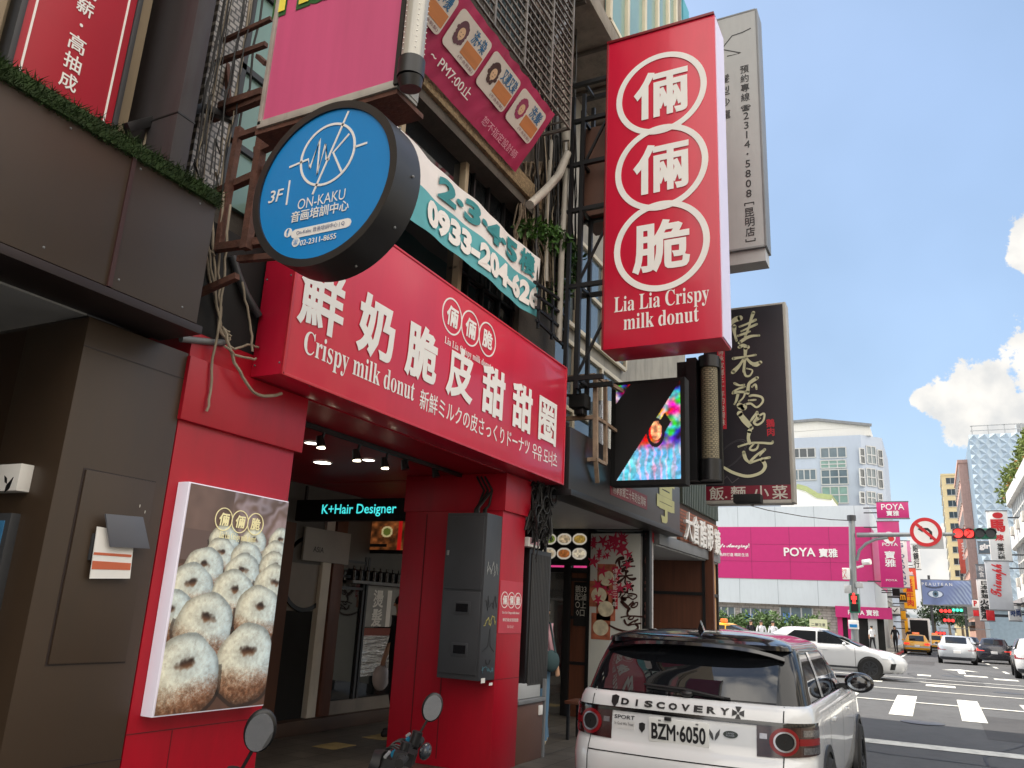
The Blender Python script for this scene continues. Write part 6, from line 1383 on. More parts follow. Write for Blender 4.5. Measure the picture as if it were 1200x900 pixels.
def far_car(name, label, loc, rz, paint, tail=None, taxi=False, hatch=False, group=None, scale=1.0, lit=True):
    o = thing(name, label, 'taxi' if taxi else 'car', loc, group); o.rotation_euler = (0, 0, rz); o.scale = (scale,)*3
    B = Ring([(.2, .15, 4.4, .76, .22), (.3, .04, 4.5, .85, .3), (.5, .0, 4.56, .885, .32), (.7, .02, 4.5, .895, .32), (.86, .06, 4.35, .885, .3), (.94, .12, 4.1, .85, .28)], .12, .3)
    def drop(p):
        p = p.copy(); k = max(0, min(1, (p[0]-2.9)/1.5)); p[2] -= .17*k**1.3*max(0, (p[2]-.5)/.44); 
        if not hatch: kk = max(0, min(1, (1.1-p[0])/.9)); p[2] += .10*kk*max(0, (p[2]-.5)/.44)
        return p
    B.shell([.2, .25, .3, .4, .5, .6, .7, .8, .86, .9, .94], fn=drop).build('body', paint, o, local=True, smooth=55)
    r0, r1 = (.16, .95) if hatch else (.55, 1.35)
    G = Ring([(.90, r0, 3.52, .81, .2), (1.12, r0+(r1-r0)*.42, 3.0, .73, .2), (1.31, r0+(r1-r0)*.82, 2.50, .65, .2), (1.39, r1, 2.28, .60, .2)], .08, .2)
    G.shell([.90, 1.0, 1.05, 1.15, 1.25, 1.33, 1.40]).build('cabin', paint, o, local=True, smooth=55)
    RF = Ring([(1.372, r1-.05, 2.40, .615, .2), (1.40, r1+.02, 2.3, .57, .2), (1.43, r1+.15, 2.15, .42, .2), (1.445, r1+.4, 1.95, .2, .1)], .08, .2)
    RF.shell([1.372, 1.385, 1.40, 1.415, 1.43, 1.445]).build('roof', paint, o, local=True, smooth=60)
    MB().grid([[G.P(y, z, .008) for z in np.linspace(.96, 1.36, 6)] for y in np.linspace(-.5, .5, 13)]).build('rear_window', cglass, o, local=True, smooth=80)
    def fr(y, z):
        xr, xf, hw, rc = G.row(z); return np.array([xf-.0-(y/hw)**2*.2+.006, y, z])
    MB().grid([[fr(y, z) for z in np.linspace(.97, 1.36, 6)] for y in np.linspace(-.6, .6, 13)]).build('windscreen', cglass, o, local=True, smooth=80)
    for sg in (-1, 1):
        w1 = [(1.25, 1.0), (2.02, .985), (2.02, 1.335), (1.62, 1.335)] if not hatch else [(.98, 1.03), (2.02, .985), (2.02, 1.335), (1.38, 1.335)]
        w2 = [(2.07, .985), (3.05, .96), (2.30, 1.335), (2.07, 1.335)]
        for w_ in (w1, w2):
            rows = []
            for t in np.linspace(0, 1, 6):
                xa_, xb_ = w_[0][0]*(1-t)+w_[3][0]*t, w_[1][0]*(1-t)+w_[2][0]*t; z = w_[0][1]*(1-t)+w_[3][1]*t
                rows.append([G.side(xa_+(xb_-xa_)*k/6, z, sg, .008) for k in range(7)])
            MB().grid(rows).build('side_window', cglass, o, local=True, smooth=80)
        q = MB()
        for x in (1.15, 2.05, 3.15): q.grid([[B.side(x+d, z, sg, .003) for d in (-.006, .006)] for z in np.linspace(.32, .9, 8)])
        q.grid([[B.side(x, .33+d, sg, .003) for d in (-.03, .03)] for x in np.linspace(1.2, 3.2, 8)]); q.build('door_seam', M['dgrey'], o, local=True)
        for x in (1.3, 2.2): MB().box(x, x+.18, sg*.892-.012, sg*.892+.012, .80, .83).build('door_handle', paint, o, local=True, bevel=.006)
        for x in (.86, 3.55):
            F = Fr((x, sg*.885, .32), (1, 0, 0) if sg < 0 else (-1, 0, 0), (0, 0, 1))
            MB().disc(F, 0, 0, .36, -.02, .018, 26).build('wheel_well', M['blackm'], o, local=True)
            wheel(o, x, sg*.81, .325, .22, alloy if not taxi else silv, sg, 7 if hatch else 5)
        MB().ell((2.86, sg*.93, 1.0), .06, .09, .06, 12, 8).build('door_mirror', paint if hatch else M['black'], o, local=True)
        rows = [[B.P(u_, z, .008) for z in np.linspace(.70, .84, 4)] for u_ in np.linspace(sg*.5, sg*1.0, 10)]
        MB().grid(rows).build('tail_lamp', tail or redl, o, local=True)
        def fc(th, z):
            xr, xf, hw, rc = B.row(z); rf = rc*1.3; return drop(np.array([xf-B.bf-rf+(rf+.008)*math.sin(th), sg*(hw-rf+(rf+.008)*math.cos(th)), z]))
        MB().grid([[fc(th, z) for z in np.linspace(.66, .80, 4)] for th in np.linspace(.25, 1.35, 9)]).build('head_lamp', headl, o, local=True)
        MB().grid([[fc(th, z) for z in np.linspace(.32, .50, 4)] for th in np.linspace(.75, 1.45, 7)]).build('bumper_vent', M['blackm'], o, local=True)
    F = FX(B.P(0, .62)[0]-.012); MB().fbox(F, -.17, .17, .55, .70, -.02, .002).build('number_plate', M['white'], o, local=True, bevel=.004)
    rows = [[B.P(s_, z, .004) for z in (.22, .30, .36)] for s_ in np.linspace(-.9, .9, 20)]; MB().grid(rows).build('bumper_skirt', M['dgrey'], o, local=True)
    if taxi:
        t = MB().box(1.75, 1.95, -.25, .25, 1.455, 1.6).build('taxi_light', mat('taxi_lamp', S(236, 120, 60), .4, emit=.12), o, local=True, bevel=.03)
        text('TAXI', Fr((1.745, 0, 0), (0, -1, 0), (0, 0, 1)), 0, 1.53, M['white'], None, w=.3).parent = t
        rows = [[B.P(s_, z, .005) for z in (.5, .56, .62)] for s_ in np.linspace(-1.0, 1.0, 26)]; MB().grid(rows).build('grey_band', M['lgrey'], o, local=True)
    return o
def gp(px, py): x, y = gat(px, py); return x, y, gz(x)
# sedan crossing: nose towards -Y
p = at(1062, 777, x=27.5)
far_car('crossing_car', 'white hatchback crossing the intersection from left to right', (28.6, p[1]+4.55, gz(28)), R(-90), whitep, hatch=True)
x, y, z = gp(1122, 775); far_car('silver_car', 'silver saloon driving away in the middle lane', (50, -.55-.35, gz(50)), 0, silverp)
far_car('dark_saloon', 'black saloon with lit red tail lamps right of the silver car', (57, -2.95, gz(57)), R(-3), darkp, tail=litred)
far_car('grey_parked_car', 'dark grey car waiting at the right edge of the road', (43.5, -3.75, gz(43)), R(-4), mat('grey_car_paint', S(84, 84, 88), .25, .3, var=.04, coat=.7), tail=litred)
far_car('white_edge_car', 'white car cut off by the right picture edge on the road', (35.5, -3.35, gz(36)), R(-2), whitep)
far_car('yellow_taxi', 'yellow taxi stopped by the left kerb of the far street', (70, 1.35, gz(70)), R(2), yellowp, taxi=True, tail=litred, hatch=True)
far_car('yellow_taxi', 'yellow taxi further up the street left of the silver car', (88, .15, 0), 0, yellowp, taxi=True, tail=litred, hatch=True)
far_car('yellow_taxi', 'yellow taxi behind the white car roof near the timber wall', (36.0, 9.9, gz(36)), R(-90), yellowp, taxi=True, hatch=True)
far_car('queued_car', 'pale car queuing just beyond the silver saloon', (76, -1.9, 0), 0, silverp); far_car('queued_car', 'dark car queuing beyond the black saloon', (84, -2.6, 0), 0, darkp, tail=litred); far_car('queued_car', 'white car queuing furthest up the narrow street', (100, -1.2, 0), 0, whitep, tail=litred)
# ------------------------------------------------------------------ scooters
def scooter(label, loc, rz, steer, mirror_yaw, only):
    o = thing('parked_scooter', label, 'scooter', loc, None); o.rotation_euler = (0, 0, rz)
    bodyp = blackp
    for x in (.0, 1.25): wheel(o, x, -.05, .25, .1, alloy, -1, 5)
    q = MB().ell((.1, 0, .58), .45, .17, .2, 16, 10).ell((.95, 0, .5), .13, .17, .33, 14, 10).ell((.55, 0, .3), .5, .16, .07, 14, 8).ell((1.22, 0, .42), .2, .09, .12); q.build('body', bodyp, o, local=True)
    MB().ell((.12, 0, .78), .42, .15, .08, 18, 8).build('seat', M['blackm'], o, local=True); MB().tube([(1.25, 0, .25), (1.0, 0, .95)], .035, 8).build('fork', M['grey'], o, local=True)
    MB().box(-.32, -.26, -.06, .06, .55, .62).build('tail_lamp', redl, o, local=True, bevel=.01)
    hb_ = bpy.data.objects.new('handlebar', MB().box(-.05, .04, -.07, .07, -.03, .03).box(.02, .09, -.09, .09, -.14, -.02).cyl((-.01, -.15, .03), (-.01, -.15, .1), .028, n=10).cyl((.0, .15, .03), (.0, .15, .09), .024, n=10).cyl((.1, 0, -.08), (.15, 0, -.08), .085, .07, 16).box(-.03, .03, -.25, -.19, .0, .055).box(-.03, .03, .19, .25, .0, .055).tube([(-.02, -.34, .03), (0, -.18, .03), (.02, 0, .02), (0, .18, .03), (-.02, .34, .03)], .017, 8).mesh('handlebar', mat('scooter_black_plastic', S(24, 24, 26), .38, var=.2))); COL.objects.link(hb_); hb_.parent = o; hb_.location = (.97, 0, .98); hb_.rotation_euler = (0, R(-14), steer)
    q = MB()
    for k in range(7):
        y0 = -.21+.07*k; pp = [np.array(p_) for p_ in ((.02, y0, .03), (.10, y0*.9, .055+.008*(k % 3)), (.12, y0*.45, .0), (.06, y0*.1, -.2))]; q.tube([(1-t)**3*pp[0]+3*(1-t)**2*t*pp[1]+3*(1-t)*t*t*pp[2]+t**3*pp[3] for t in np.linspace(0, 1, 12)], .005, 6)
    q.build('cables', M['cable'], hb_, local=True)
    MB().ell((-.09, 0, .05), .03, .08, .04).build('speedometer', mat('dial_glass', S(50, 54, 60), .15), hb_, local=True)
    for sg in (-1, 1):
        MB().cyl((-.02, sg*.2, .03), (-.02, sg*.35, .03), .021, n=12).build('grip', M['blackm'], hb_, local=True)
        MB().cyl((.02, sg*.19, .035), (.03, sg*.215, .035), .02, n=10).build('brake_cylinder', mat('blue_anodised', S(40, 140, 180), .3, .6), hb_, local=True)
        MB().tube([(.05, sg*.26, .045), (.05, sg*.36, .04)], .008, 6).build('brake_lever', M['grey'], hb_, local=True)
        if sg != only: continue
        mk_ = bpy.data.objects.new('rear_mirror', MB().tube([(0, 0, -.03), (0, sg*.02, .05), (.0, sg*.04, .13)], .006, 6).ell((.012, sg*.045, .19), .022, .055, .075, 18, 12).mesh('rear_mirror', M['black'])); COL.objects.link(mk_); mk_.parent = hb_; mk_.location = (0, sg*.16, .04); mk_.rotation_euler = (0, 0, mirror_yaw)
        F = Fr((-.008, 0, 0), (0, -1, 0), (0, 0, 1)); MB().disc(F, -sg*.045, .19, .064, -.004, .004, 24, ru=.046).build('mirror_glass', mat('scooter_mirror_glass', (.9, .9, .9, 1), .02, 1, var=0), mk_, local=True)
    return o
SCO = [(4.40, 2.55, .98), (2.62, 2.02, 1.02)]
# heading roughly towards the pavement, bars turned
def place_scooter(label, target, rz, steer, my, sg=1, dz=0):
    o = scooter(label, (0, 0, 0), rz, steer, my, sg); bpy.context.view_layer.update()
    hb_ = [c for c in o.children if c.name.startswith('handlebar')][0]
    m_ = [c for c in hb_.children if c.name.startswith('rear_mirror')]; m_ = m_[0]
    w_ = m_.matrix_world @ Vector((0, sg*.045, .19)); o.location = (target[0]-w_.x, target[1]-w_.y, dz); return o
v = ray(507, 825); v = v/np.linalg.norm(v); tA = CAM+v*((1.68-1.29)/-v[2]) if False else CAM+v*4.55
place_scooter('black scooter parked before the second red pillar, mirror upright', tA, R(60), R(55), R(-80), -1, tA[2]-1.21)
v = ray(305, 852); v = v/np.linalg.norm(v); tB = CAM+v*3.15
place_scooter('black scooter parked before the donut poster, only its mirror in view', tB, R(64), R(20), R(-45), -1, tB[2]-1.21)
# ------------------------------------------------------------------ people
skin = mat('skin', S(206, 160, 130), .55, var=.05); hairm = mat('dark_hair', S(30, 24, 22), .5, var=.2)
def body_mesh(J, rad, edges):
    me = bpy.data.meshes.new('b'); names = list(J); me.from_pydata([J[n] for n in names], [(names.index(a), names.index(b)) for a, b in edges], [])
    o = bpy.data.objects.new('b', me); COL.objects.link(o)
    md = o.modifiers.new('s', 'SKIN'); ss = o.modifiers.new('ss', 'SUBSURF'); ss.levels = ss.render_levels = 2
    for i, n in enumerate(names):
        sv = me.skin_vertices[0].data[i]; sv.radius = rad[n] if hasattr(rad[n], '__len__') else (rad[n], rad[n]); sv.use_root = (n == 'pelvis')
    dg_ = bpy.context.evaluated_depsgraph_get(); r = bpy.data.meshes.new_from_object(o.evaluated_get(dg_)); bpy.data.objects.remove(o)
    return r
def person(label, loc, rz, mats, stride=.18, arms=((.02, -.08), (.02, .08)), h=1.66, hair='short', group=None, bag=None):
    """mats: shoes, legs, top, skin ; the body faces +x"""
    k = h/1.70; s_ = stride
    J = dict(pelvis=(0, 0, .95), waist=(0, 0, 1.10), chest=(.01, 0, 1.30), neck=(.01, 0, 1.46), head0=(.02, 0, 1.53), head=(.03, 0, 1.60), headt=(.025, 0, 1.66))
    rad = dict(pelvis=(.145, .105), waist=(.125, .095), chest=(.15, .11), neck=.052, head0=.06, head=(.085, .095), headt=.065)
    E_ = [('pelvis', 'waist'), ('waist', 'chest'), ('chest', 'neck'), ('neck', 'head0'), ('head0', 'head'), ('head', 'headt')]
    for i, sg in enumerate((1, -1)):
        f = s_*sg; n = 'lr'[i]; ax, aw = arms[i]
        J.update({n+'hip': (0, sg*.09, .88), n+'knee': (f*.55+.03, sg*.095, .49), n+'ank': (f-.03, sg*.10, .10), n+'heel': (f-.05, sg*.10, .045), n+'toe': (f+.15, sg*.11, .035),
                  n+'sh': (0, sg*.165, 1.40), n+'elb': (-.02-f*.3+ax*.5, sg*.23, 1.14), n+'wri': (.05-f*.5+ax, sg*.22, .90), n+'hand': (.07-f*.5+ax, sg*.215, .81)})
        rad.update({n+'hip': .095, n+'knee': .062, n+'ank': .042, n+'heel': .045, n+'toe': (.042, .032), n+'sh': .062, n+'elb': .045, n+'wri': .032, n+'hand': (.04, .022)})
        E_ += [('pelvis', n+'hip'), (n+'hip', n+'knee'), (n+'knee', n+'ank'), (n+'ank', n+'heel'), (n+'heel', n+'toe'), ('chest', n+'sh'), (n+'sh', n+'elb'), (n+'elb', n+'wri'), (n+'wri', n+'hand')]
    me = body_mesh(J, rad, E_)
    for m_ in mats: me.materials.append(m_)
    for p_ in me.polygons:
        c = p_.center; arm = abs(c.y) > .185
        p_.material_index = 0 if c.z < .10 else 1 if (c.z < .96 and not arm) else 3 if (c.z > 1.455 or (arm and c.z < 1.1)) else 2
        p_.use_smooth = True
    me.transform(Matrix.Scale(k, 4))
    o = thing('person', label, 'person', loc, group); o.rotation_euler = (0, 0, rz); b = link('body', me, o, True)
    q = MB().ell((.012*k, 0, 1.635*k), .098*k, .088*k, .085*k, 18, 12)
    if hair == 'long': q.ell((-.045*k, 0, 1.50*k), .06*k, .095*k, .2*k, 14, 10)
    q.build('hair', hairm, o, local=True)
    MB().ell((.118*k, 0, 1.588*k), .016*k, .012*k, .02*k, 8, 6).build('nose', skin, b, local=True)
    q = MB()
    for sg in (-1, 1): q.ell((.106*k, sg*.032*k, 1.612*k), .008*k, .013*k, .007*k, 8, 6)
    q.build('eyes', hairm, b, local=True)
    if bag:
        nm, mt = bag; e = MB().ell((.07*k-s_*.5*-1, -.27*k, .66*k), .12*k, .07*k, .16*k, 14, 10).build(nm, mt, o, local=True); MB().tube([(.05, -.25*k, .8*k), (.07, -.22*k, .86*k), (.12, -.25*k, .8*k)], .012, 6).build('handle', mt, e, local=True)
    return o
def cl(n, c): return mat('cloth_'+n, S(*c), .85, var=.12, scale=12)
shoe = cl('black_shoe', (40, 38, 40)); dark = cl('black', (26, 26, 32)); navy = cl('navy', (40, 44, 66)); wht = cl('white', (220, 222, 226)); grn = cl('grey', (110, 112, 118)); pnk = cl('pale_pink', (216, 168, 178))
# the jeans wearer beside the black board
jean = mat('blue_denim', S(88, 122, 148), .9, var=.2, scale=9, stretch=(5, 5, .6), bump=.15)
F8 = at(645, 872, z=.14); hp = person('person in pale pink top and wide blue jeans walking behind the black board', (F8[0]-.05, F8[1]+.16, .13), R(-30), [cl('beige_shoe', (206, 194, 168)), jean, pnk, skin], stride=.09, hair='long')
q = MB()
for sg in (1, -1):
    rows = []
    for j in range(12):
        t = j/11; z = .93*(1-t)+.07*t; f = .09*sg*t*.98; rx_ = .10+.045*t; ry = .098+.04*t
        rows.append([(f-.01+rx_*math.cos(a)*(1+.03*math.sin(5*a+j)), sg*(.085+.02*t)+ry*math.sin(a), z) for a in [2*math.pi*i/16 for i in range(17)]])
    q.grid(rows)
q.build('wide_jeans', jean, hp, local=True)
bgm = mat('teal_bag', S(52, 76, 80), .8, var=.3); q = MB().ell((-.02, -.27, .98), .12, .05, .13, 16, 10); bg1 = q.build('shoulder_bag', bgm, hp, local=True); MB().tube([(.02, -.3, 1.08), (0, -.2, 1.42), (.0, -.05, 1.45)], .012, 6).build('strap', bgm, bg1, local=True)
c = at(463, 800, x=8.9); person('person in dark clothes holding a white plastic bag half behind the red pillar', (8.9, c[1]-.02, .13), R(150), [shoe, dark, dark, skin], stride=.06, bag=('plastic_bag', mat('plastic_bag', S(206, 196, 192), .4, var=.15)))
def gperson(px, py, label, rz, mats, x=None, **k):
    c = at(px, py, x=x); person(label, (x, c[1], .15 if x > 64 else gz(x)), rz, mats, **k)
G5 = 'people on the pavement by the pink store'
gperson(1022, 745, 'person in white shirt and dark trousers by the pink store door', R(30), [shoe, dark, wht, skin], x=65.5, group=G5, h=1.75)
gperson(1049, 745, 'person in long black coat on the left pavement of the far street', R(170), [shoe, dark, dark, skin], x=68, group=G5, h=1.85, hair='long')
gperson(1066, 745, 'person in dark jacket standing beside the open van', R(0), [shoe, navy, dark, skin], x=76, group=G5, h=1.75)
gperson(880, 735, 'person in black top with long hair, leftmost of the three by the hedge', R(200), [shoe, dark, dark, skin], x=44, hair='long', group='three walkers by the hedge')
gperson(892, 735, 'person in white top, middle of the three by the hedge', R(190), [shoe, navy, wht, skin], x=44.5, hair='long', group='three walkers by the hedge')
gperson(906, 735, 'person in white top and dark waistcoat, rightmost of the three by the hedge', R(170), [shoe, dark, wht, skin], x=44.2, hair='long', group='three walkers by the hedge')
# ------------------------------------------------------------------ pink store across the crossing
XP = 66.0; FPo = FX(XP)
pz_ = lambda px, py: FPo.px(px, py)
ctop = pz_(1022, 597); z_top = (ctop[1]+pz_(850, 590)[1])/2; yC_ = -pz_(1024, 680)[0]
st = thing('pink_store_building', 'white store building with a broad magenta panel facing the crossing', 'building', (XP+5, 14, .15))
zp1 = (pz_(850, 616)[1]+pz_(1020, 619)[1])/2; zp0 = (pz_(850, 676)[1]+pz_(1022, 683)[1])/2; zw0 = (pz_(850, 706)[1]+pz_(1020, 712)[1])/2
wp = mat('white_cladding', S(206, 214, 218), .45, var=.05, scale=.4, dirt=.08)
MB().box(XP, XP+18, yC_, 40, zp1, z_top).build('upper_wall', wp, st); MB().box(XP, XP+18, yC_, 40, zw0, zp0).build('lower_wall', wp, st)
MB().box(XP-.05, XP+.1, yC_+.02, 40, zp0, zp1).box(XP+.1, XP+18, yC_-.05, yC_+.3, zp0, zp1).build('magenta_panel', M['magenta'], st)
MB().box(XP+.6, XP+18, yC_+.5, 40, .15, zw0).build('ground_floor', brickmat('pale_brick', S(172, 166, 160), S(158, 152, 147), S(128, 124, 120), .6, .2, .02, .8, 'yz'), st)
q = MB()
for k in range(9): y = yC_+k*2.9; q.box(XP-.06, XP-.045, y, y+.03, zp0, zp1)
for z in (zp0+(zp1-zp0)*.33, zp0+(zp1-zp0)*.66): q.box(XP-.06, XP-.045, yC_, 40, z, z+.025)
q.build('panel_joint', mat('magenta_joint', S(150, 30, 90), .5), st)
q = MB()
for k in range(9): y = yC_+k*2.9+1; q.box(XP-.01, XP+.01, y, y+.03, zp1, z_top); q.box(XP-.01, XP+.01, y, y+.03, zw0, zp0)
q.build('cladding_joint', mat('cladding_joint', S(150, 158, 164), .5), st)
for (x0, x1, y0, y1, mt_) in ((838, 861, 712, 735, 'bglass'), (869, 903, 714, 735, 'bglass'), (915, 952, 713, 733, 'bglass')):
    FG_ = FX(XP+.55); a = FG_.px(x0, y1); b = FG_.px(x1, y0); o = MB().fbox(FG_, a[0], b[0], a[1], b[1], 0, .04).build('window', M[mt_], st)
    q = MB()
    for t in (0, .33, .66, 1): u = a[0]+(b[0]-a[0])*t; q.fbox(FG_, u-.05, u+.05, a[1], b[1], 0, .08)
    q.build('window_frame', M['lgrey'], o); MB().fbox(FG_, a[0]+.2, a[0]+.2+(b[0]-a[0])*.3, a[1]+.2, b[1]-.4, .05, .06).build('window_poster', mat('window_poster_print', S(70, 110, 170), .5, var=.4, scale=2), o)
a = FPo.px(979, 712); b = FPo.px(1026, 706)
MB().fbox(FX(XP-.1), a[0], a[0]+3.8, zw0-.75, zw0+.05, -.4, .05).build('door_lintel', M['magenta'], st)
text('POYA 寶雅', FX(XP-.16), a[0]+1.9, zw0-.35, M['white'], st, h=.42, bold=.02)
MB().box(XP+.4, XP+.62, -a[0]-3.2, -a[0]-.4, .15, zw0-.75).build('doorway', M['blackm'], st); MB().box(XP+.3, XP+.65, -a[0]-.4, -a[0]-.05, .15, zw0-.75).box(XP+.3, XP+.65, -a[0]-.95, -a[0]-.75, .15, zw0-.75).build('door_frame', M['magenta'], st)
MB().box(XP+.1, XP+17, yC_, yC_+.6, .15, zw0).build('corner_pillar', M['lgrey'], st)
u0 = FPo.px(920, 647)[0]; u1 = FPo.px(982, 648)[0]
FPp2 = FX(XP-.07)
text('POYA', FPp2, FPp2.px(937, 647)[0], FPp2.px(937, 647)[1], M['white'], st, w=FPp2.px(957, 647)[0]-FPp2.px(920, 647)[0], bold=.02, depth=.06)
text('寶雅', FPp2, FPp2.px(970.5, 648)[0], FPp2.px(970, 648)[1], M['white'], st, w=FPp2.px(982, 647)[0]-FPp2.px(960, 647)[0], bold=.03, depth=.06)
text(script('Life Amazing!'), FPp2, FPp2.px(858, 640)[0], FPp2.px(858, 640)[1], M['white'], st, w=FPp2.px(878, 640)[0]-FPp2.px(838, 640)[0], bold=.02); text('為妳打造 精彩生活', FPp2, FPp2.px(860, 650)[0], FPp2.px(860, 650)[1], M['white'], st, w=FPp2.px(878, 640)[0]-FPp2.px(844, 640)[0], bold=.01)
# store signs hung along the far street
def proj_sign(name, label, X, x0, y0, x1, y1, mt, txts=(), vert=False, group='projecting signs of the far street', dpt=.35, cat='sign'):
    F = FX(X); a = F.px(x0, y1); b = F.px(x1, y0); o = thing(name, label, cat, (X+dpt/2, -(a[0]+b[0])/2, a[1]), group)
    MB().fbox(F, a[0], b[0], a[1], b[1], -dpt, 0).build('box', mt, o, bevel=.02)
    MB().fbox(F, a[0]-.03, b[0]+.03, b[1], b[1]+.06, -dpt-.02, .02).fbox(F, a[0]-.03, b[0]+.03, a[1]-.06, a[1], -dpt-.02, .02).build('frame', M['grey'], o)
    sd_ = 1 if (a[0]+b[0])/2 > 0 else -1
    for v_ in (b[1]-.4, a[1]+.4): MB().bar(F.p(a[0] if sd_ < 0 else b[0], v_, -dpt/2), F.p((a[0]-.9) if sd_ < 0 else (b[0]+.9), v_, -dpt/2), .08).build('bracket', M['dgrey'], o)
    for t, cx, cy, hh, ww, tm, bo in txts:
        u, v = F.px(cx, cy); text(t, F, u, v, tm, o, h=(hh*(b[1]-a[1]) if hh else None), w=(ww*(b[0]-a[0]) if ww else None), bold=bo, lift=.01, depth=.02)
    return o, F, a, b
Wt = M['white']; Bk = M['black']; Rd = mat('sign_red', S(206, 32, 40), .45); Yl = mat('sign_yellow', S(240, 170, 20), .45); Nv = _mc['navy_print']; Gd = mat('sign_grey', S(188, 190, 194), .5, var=.05)
proj_sign('store_sign', 'small magenta store sign projecting above the store corner', 64.5, 1028, 588, 1064, 607, M['magenta'], [('POYA', 1046, 594, .38, .72, Wt, .01), ('寶雅', 1046, 601.5, .34, .4, Wt, .02)])
o, F, a, b = proj_sign('store_sign', 'tall magenta store banner sign with round flower emblem', 64.6, 1033, 611, 1053, 688, M['magenta'], [('POYA', 1043, 638, .05, .7, Wt, .01), ('寶\n雅', 1043, 655, .24, .5, Wt, .02), ('POYA', 1045, 680, .03, .5, Wt, 0)])
u, v = F.px(1042, 630); MB().disc(F, u, v, .42, .01, .02, 24).build('emblem_disc', Wt, o); MB().disc(F, u-.1, v+.1, .2, .02, .03, 14).build('emblem_petal', _mc['green_leaf'], o); MB().disc(F, u+.13, v-.08, .2, .02, .031, 14).build('emblem_petal', Rd, o)
proj_sign('shop_banner', 'white vertical sign with grey latin letters beside the magenta banner', 72, 1053, 634, 1062, 688, M['white'], [('G\nI\nO\nR\nD\nA\nN\nO', 1057, 661, .9, .55, Nv, .01)])
proj_sign('shop_banner', 'yellow vertical sign with dark writing and red head, left side of far street', 80, 1060, 675, 1071, 713, Yl, [('老\n董\n牛\n肉', 1066, 694, .85, .6, Rd, .02)])
proj_sign('shop_banner', 'orange red sign above the yellow one, left side of far street', 84, 1063, 666, 1073, 690, mat('orange_red', S(214, 72, 48), .5), [('美\n食', 1068, 678, .7, .5, Wt, .02)])
proj_sign('shop_banner', 'pink narrow sign high on the left side of far street', 92, 1062, 634, 1066, 658, mat('pale_pink_sign', S(214, 130, 170), .5))
proj_sign('shop_banner', 'white sign with black block letters high on left side', 100, 1070, 638, 1077, 667, M['white'], [('眼\n鏡\n行', 1073.5, 652, .9, .7, Bk, .02)])
proj_sign('shop_banner', 'black square sign with white three stripe mark, left side of far street', 75, 1046, 689, 1054, 698, M['blackm'])
o, F, a, b = proj_sign('shop_banner', 'black sign with yellow arches letter, left side of far street', 78, 1054, 695, 1062, 705, M['blackm'], [('m', 1058, 700, .6, .7, Yl, .03)])
proj_sign('shop_banner', 'small white sign with a tick mark, left side of far street', 77, 1044, 711, 1054, 719, M['white'], [('✓', 1049, 715, .6, .6, Bk, .02)])
proj_sign('shop_banner', 'small yellow sign low above the pavement, left side of far street', 82, 1056, 716, 1061, 726, Yl); proj_sign('shop_banner', 'yellow and black notice beside the open van', 85, 1061, 724, 1066, 742, Yl)
o, F, a, b = proj_sign('hotpot_sign', 'white vertical sign with red horse emblem on the right side of the street', 62, 1162, 599, 1180, 657, M['white'], [('馬', 1168, 616, .26, .8, Rd, .04), ('辣', 1171, 630, .13, .45, Rd, .03), ('鴛\n鴦\n火\n鍋', 1173, 646, .32, .35, Bk, .01)])
u, v = F.px(1169, 604); MB().disc(F, u, v, .2, .01, .03, 24, ru=.3).build('emblem_disc', Rd, o)
proj_sign('lingerie_sign', 'white vertical sign with red script lettering on the right side', 60, 1160, 658, 1182, 714, Gd, [])
F = FX(59.98); u, v = F.px(1170, 680); text(script('Triumph'), F, u, v, Rd, None, w=2.0, h=.85, rot=R(84), bold=.02, lift=.02).name = 'script_lettering'
lt = bpy.data.objects['script_lettering']; ps = [o_ for o_ in bpy.data.objects if o_.name.startswith('lingerie_sign')][0]; wl_ = lt.location.copy(); lt.parent = ps; lt.location = wl_-ps.location; lt.name = 'lettering'
proj_sign('restaurant_banner', 'black and white vertical sign with bold characters on the right side', 70, 1149, 679, 1160, 727, M['white'], [('日\n本\n料\n理', 1154.5, 691, .42, .7, Bk, .03), ('火\n鍋\n湯', 1154.5, 714, .48, .7, Bk, .04)])
proj_sign('shop_banner', 'dark lattice banner above the black and white sign, right side', 74, 1145, 662, 1154, 678, mat('lattice_grey', S(120, 126, 132), .6, var=.4, scale=4), [('和\n食', 1150, 670, .8, .6, Wt, .02)], group='projecting signs of the far street')
proj_sign('clothing_sign', 'white letters g i r on dark panel on the right side', 78, 1147, 635, 1160, 648, mat('slate_panel', S(90, 106, 116), .5), [('gir', 1154, 641, .6, .9, Wt, .05)])
o, F, a, b = proj_sign('red_round_sign', 'bright red round lantern shaped sign on the right pavement', 66, 1157, 715, 1165, 727, Rd)
proj_sign('shop_banner', 'small white and red parking sign stack, right of far banner', 90, 1140, 703, 1147, 712, M['white'], [('P', 1143, 707, .7, .5, Rd, .04)]); proj_sign('shop_banner', 'small red and white square sign under the parking sign', 90, 1141, 715, 1147, 722, Rd)
proj_sign('shop_banner', 'pale blue and white shop board over the right pavement', 64, 1183, 710, 1196, 727, M['white'], [('時尚', 1190, 718, .5, .8, Nv, .03)])
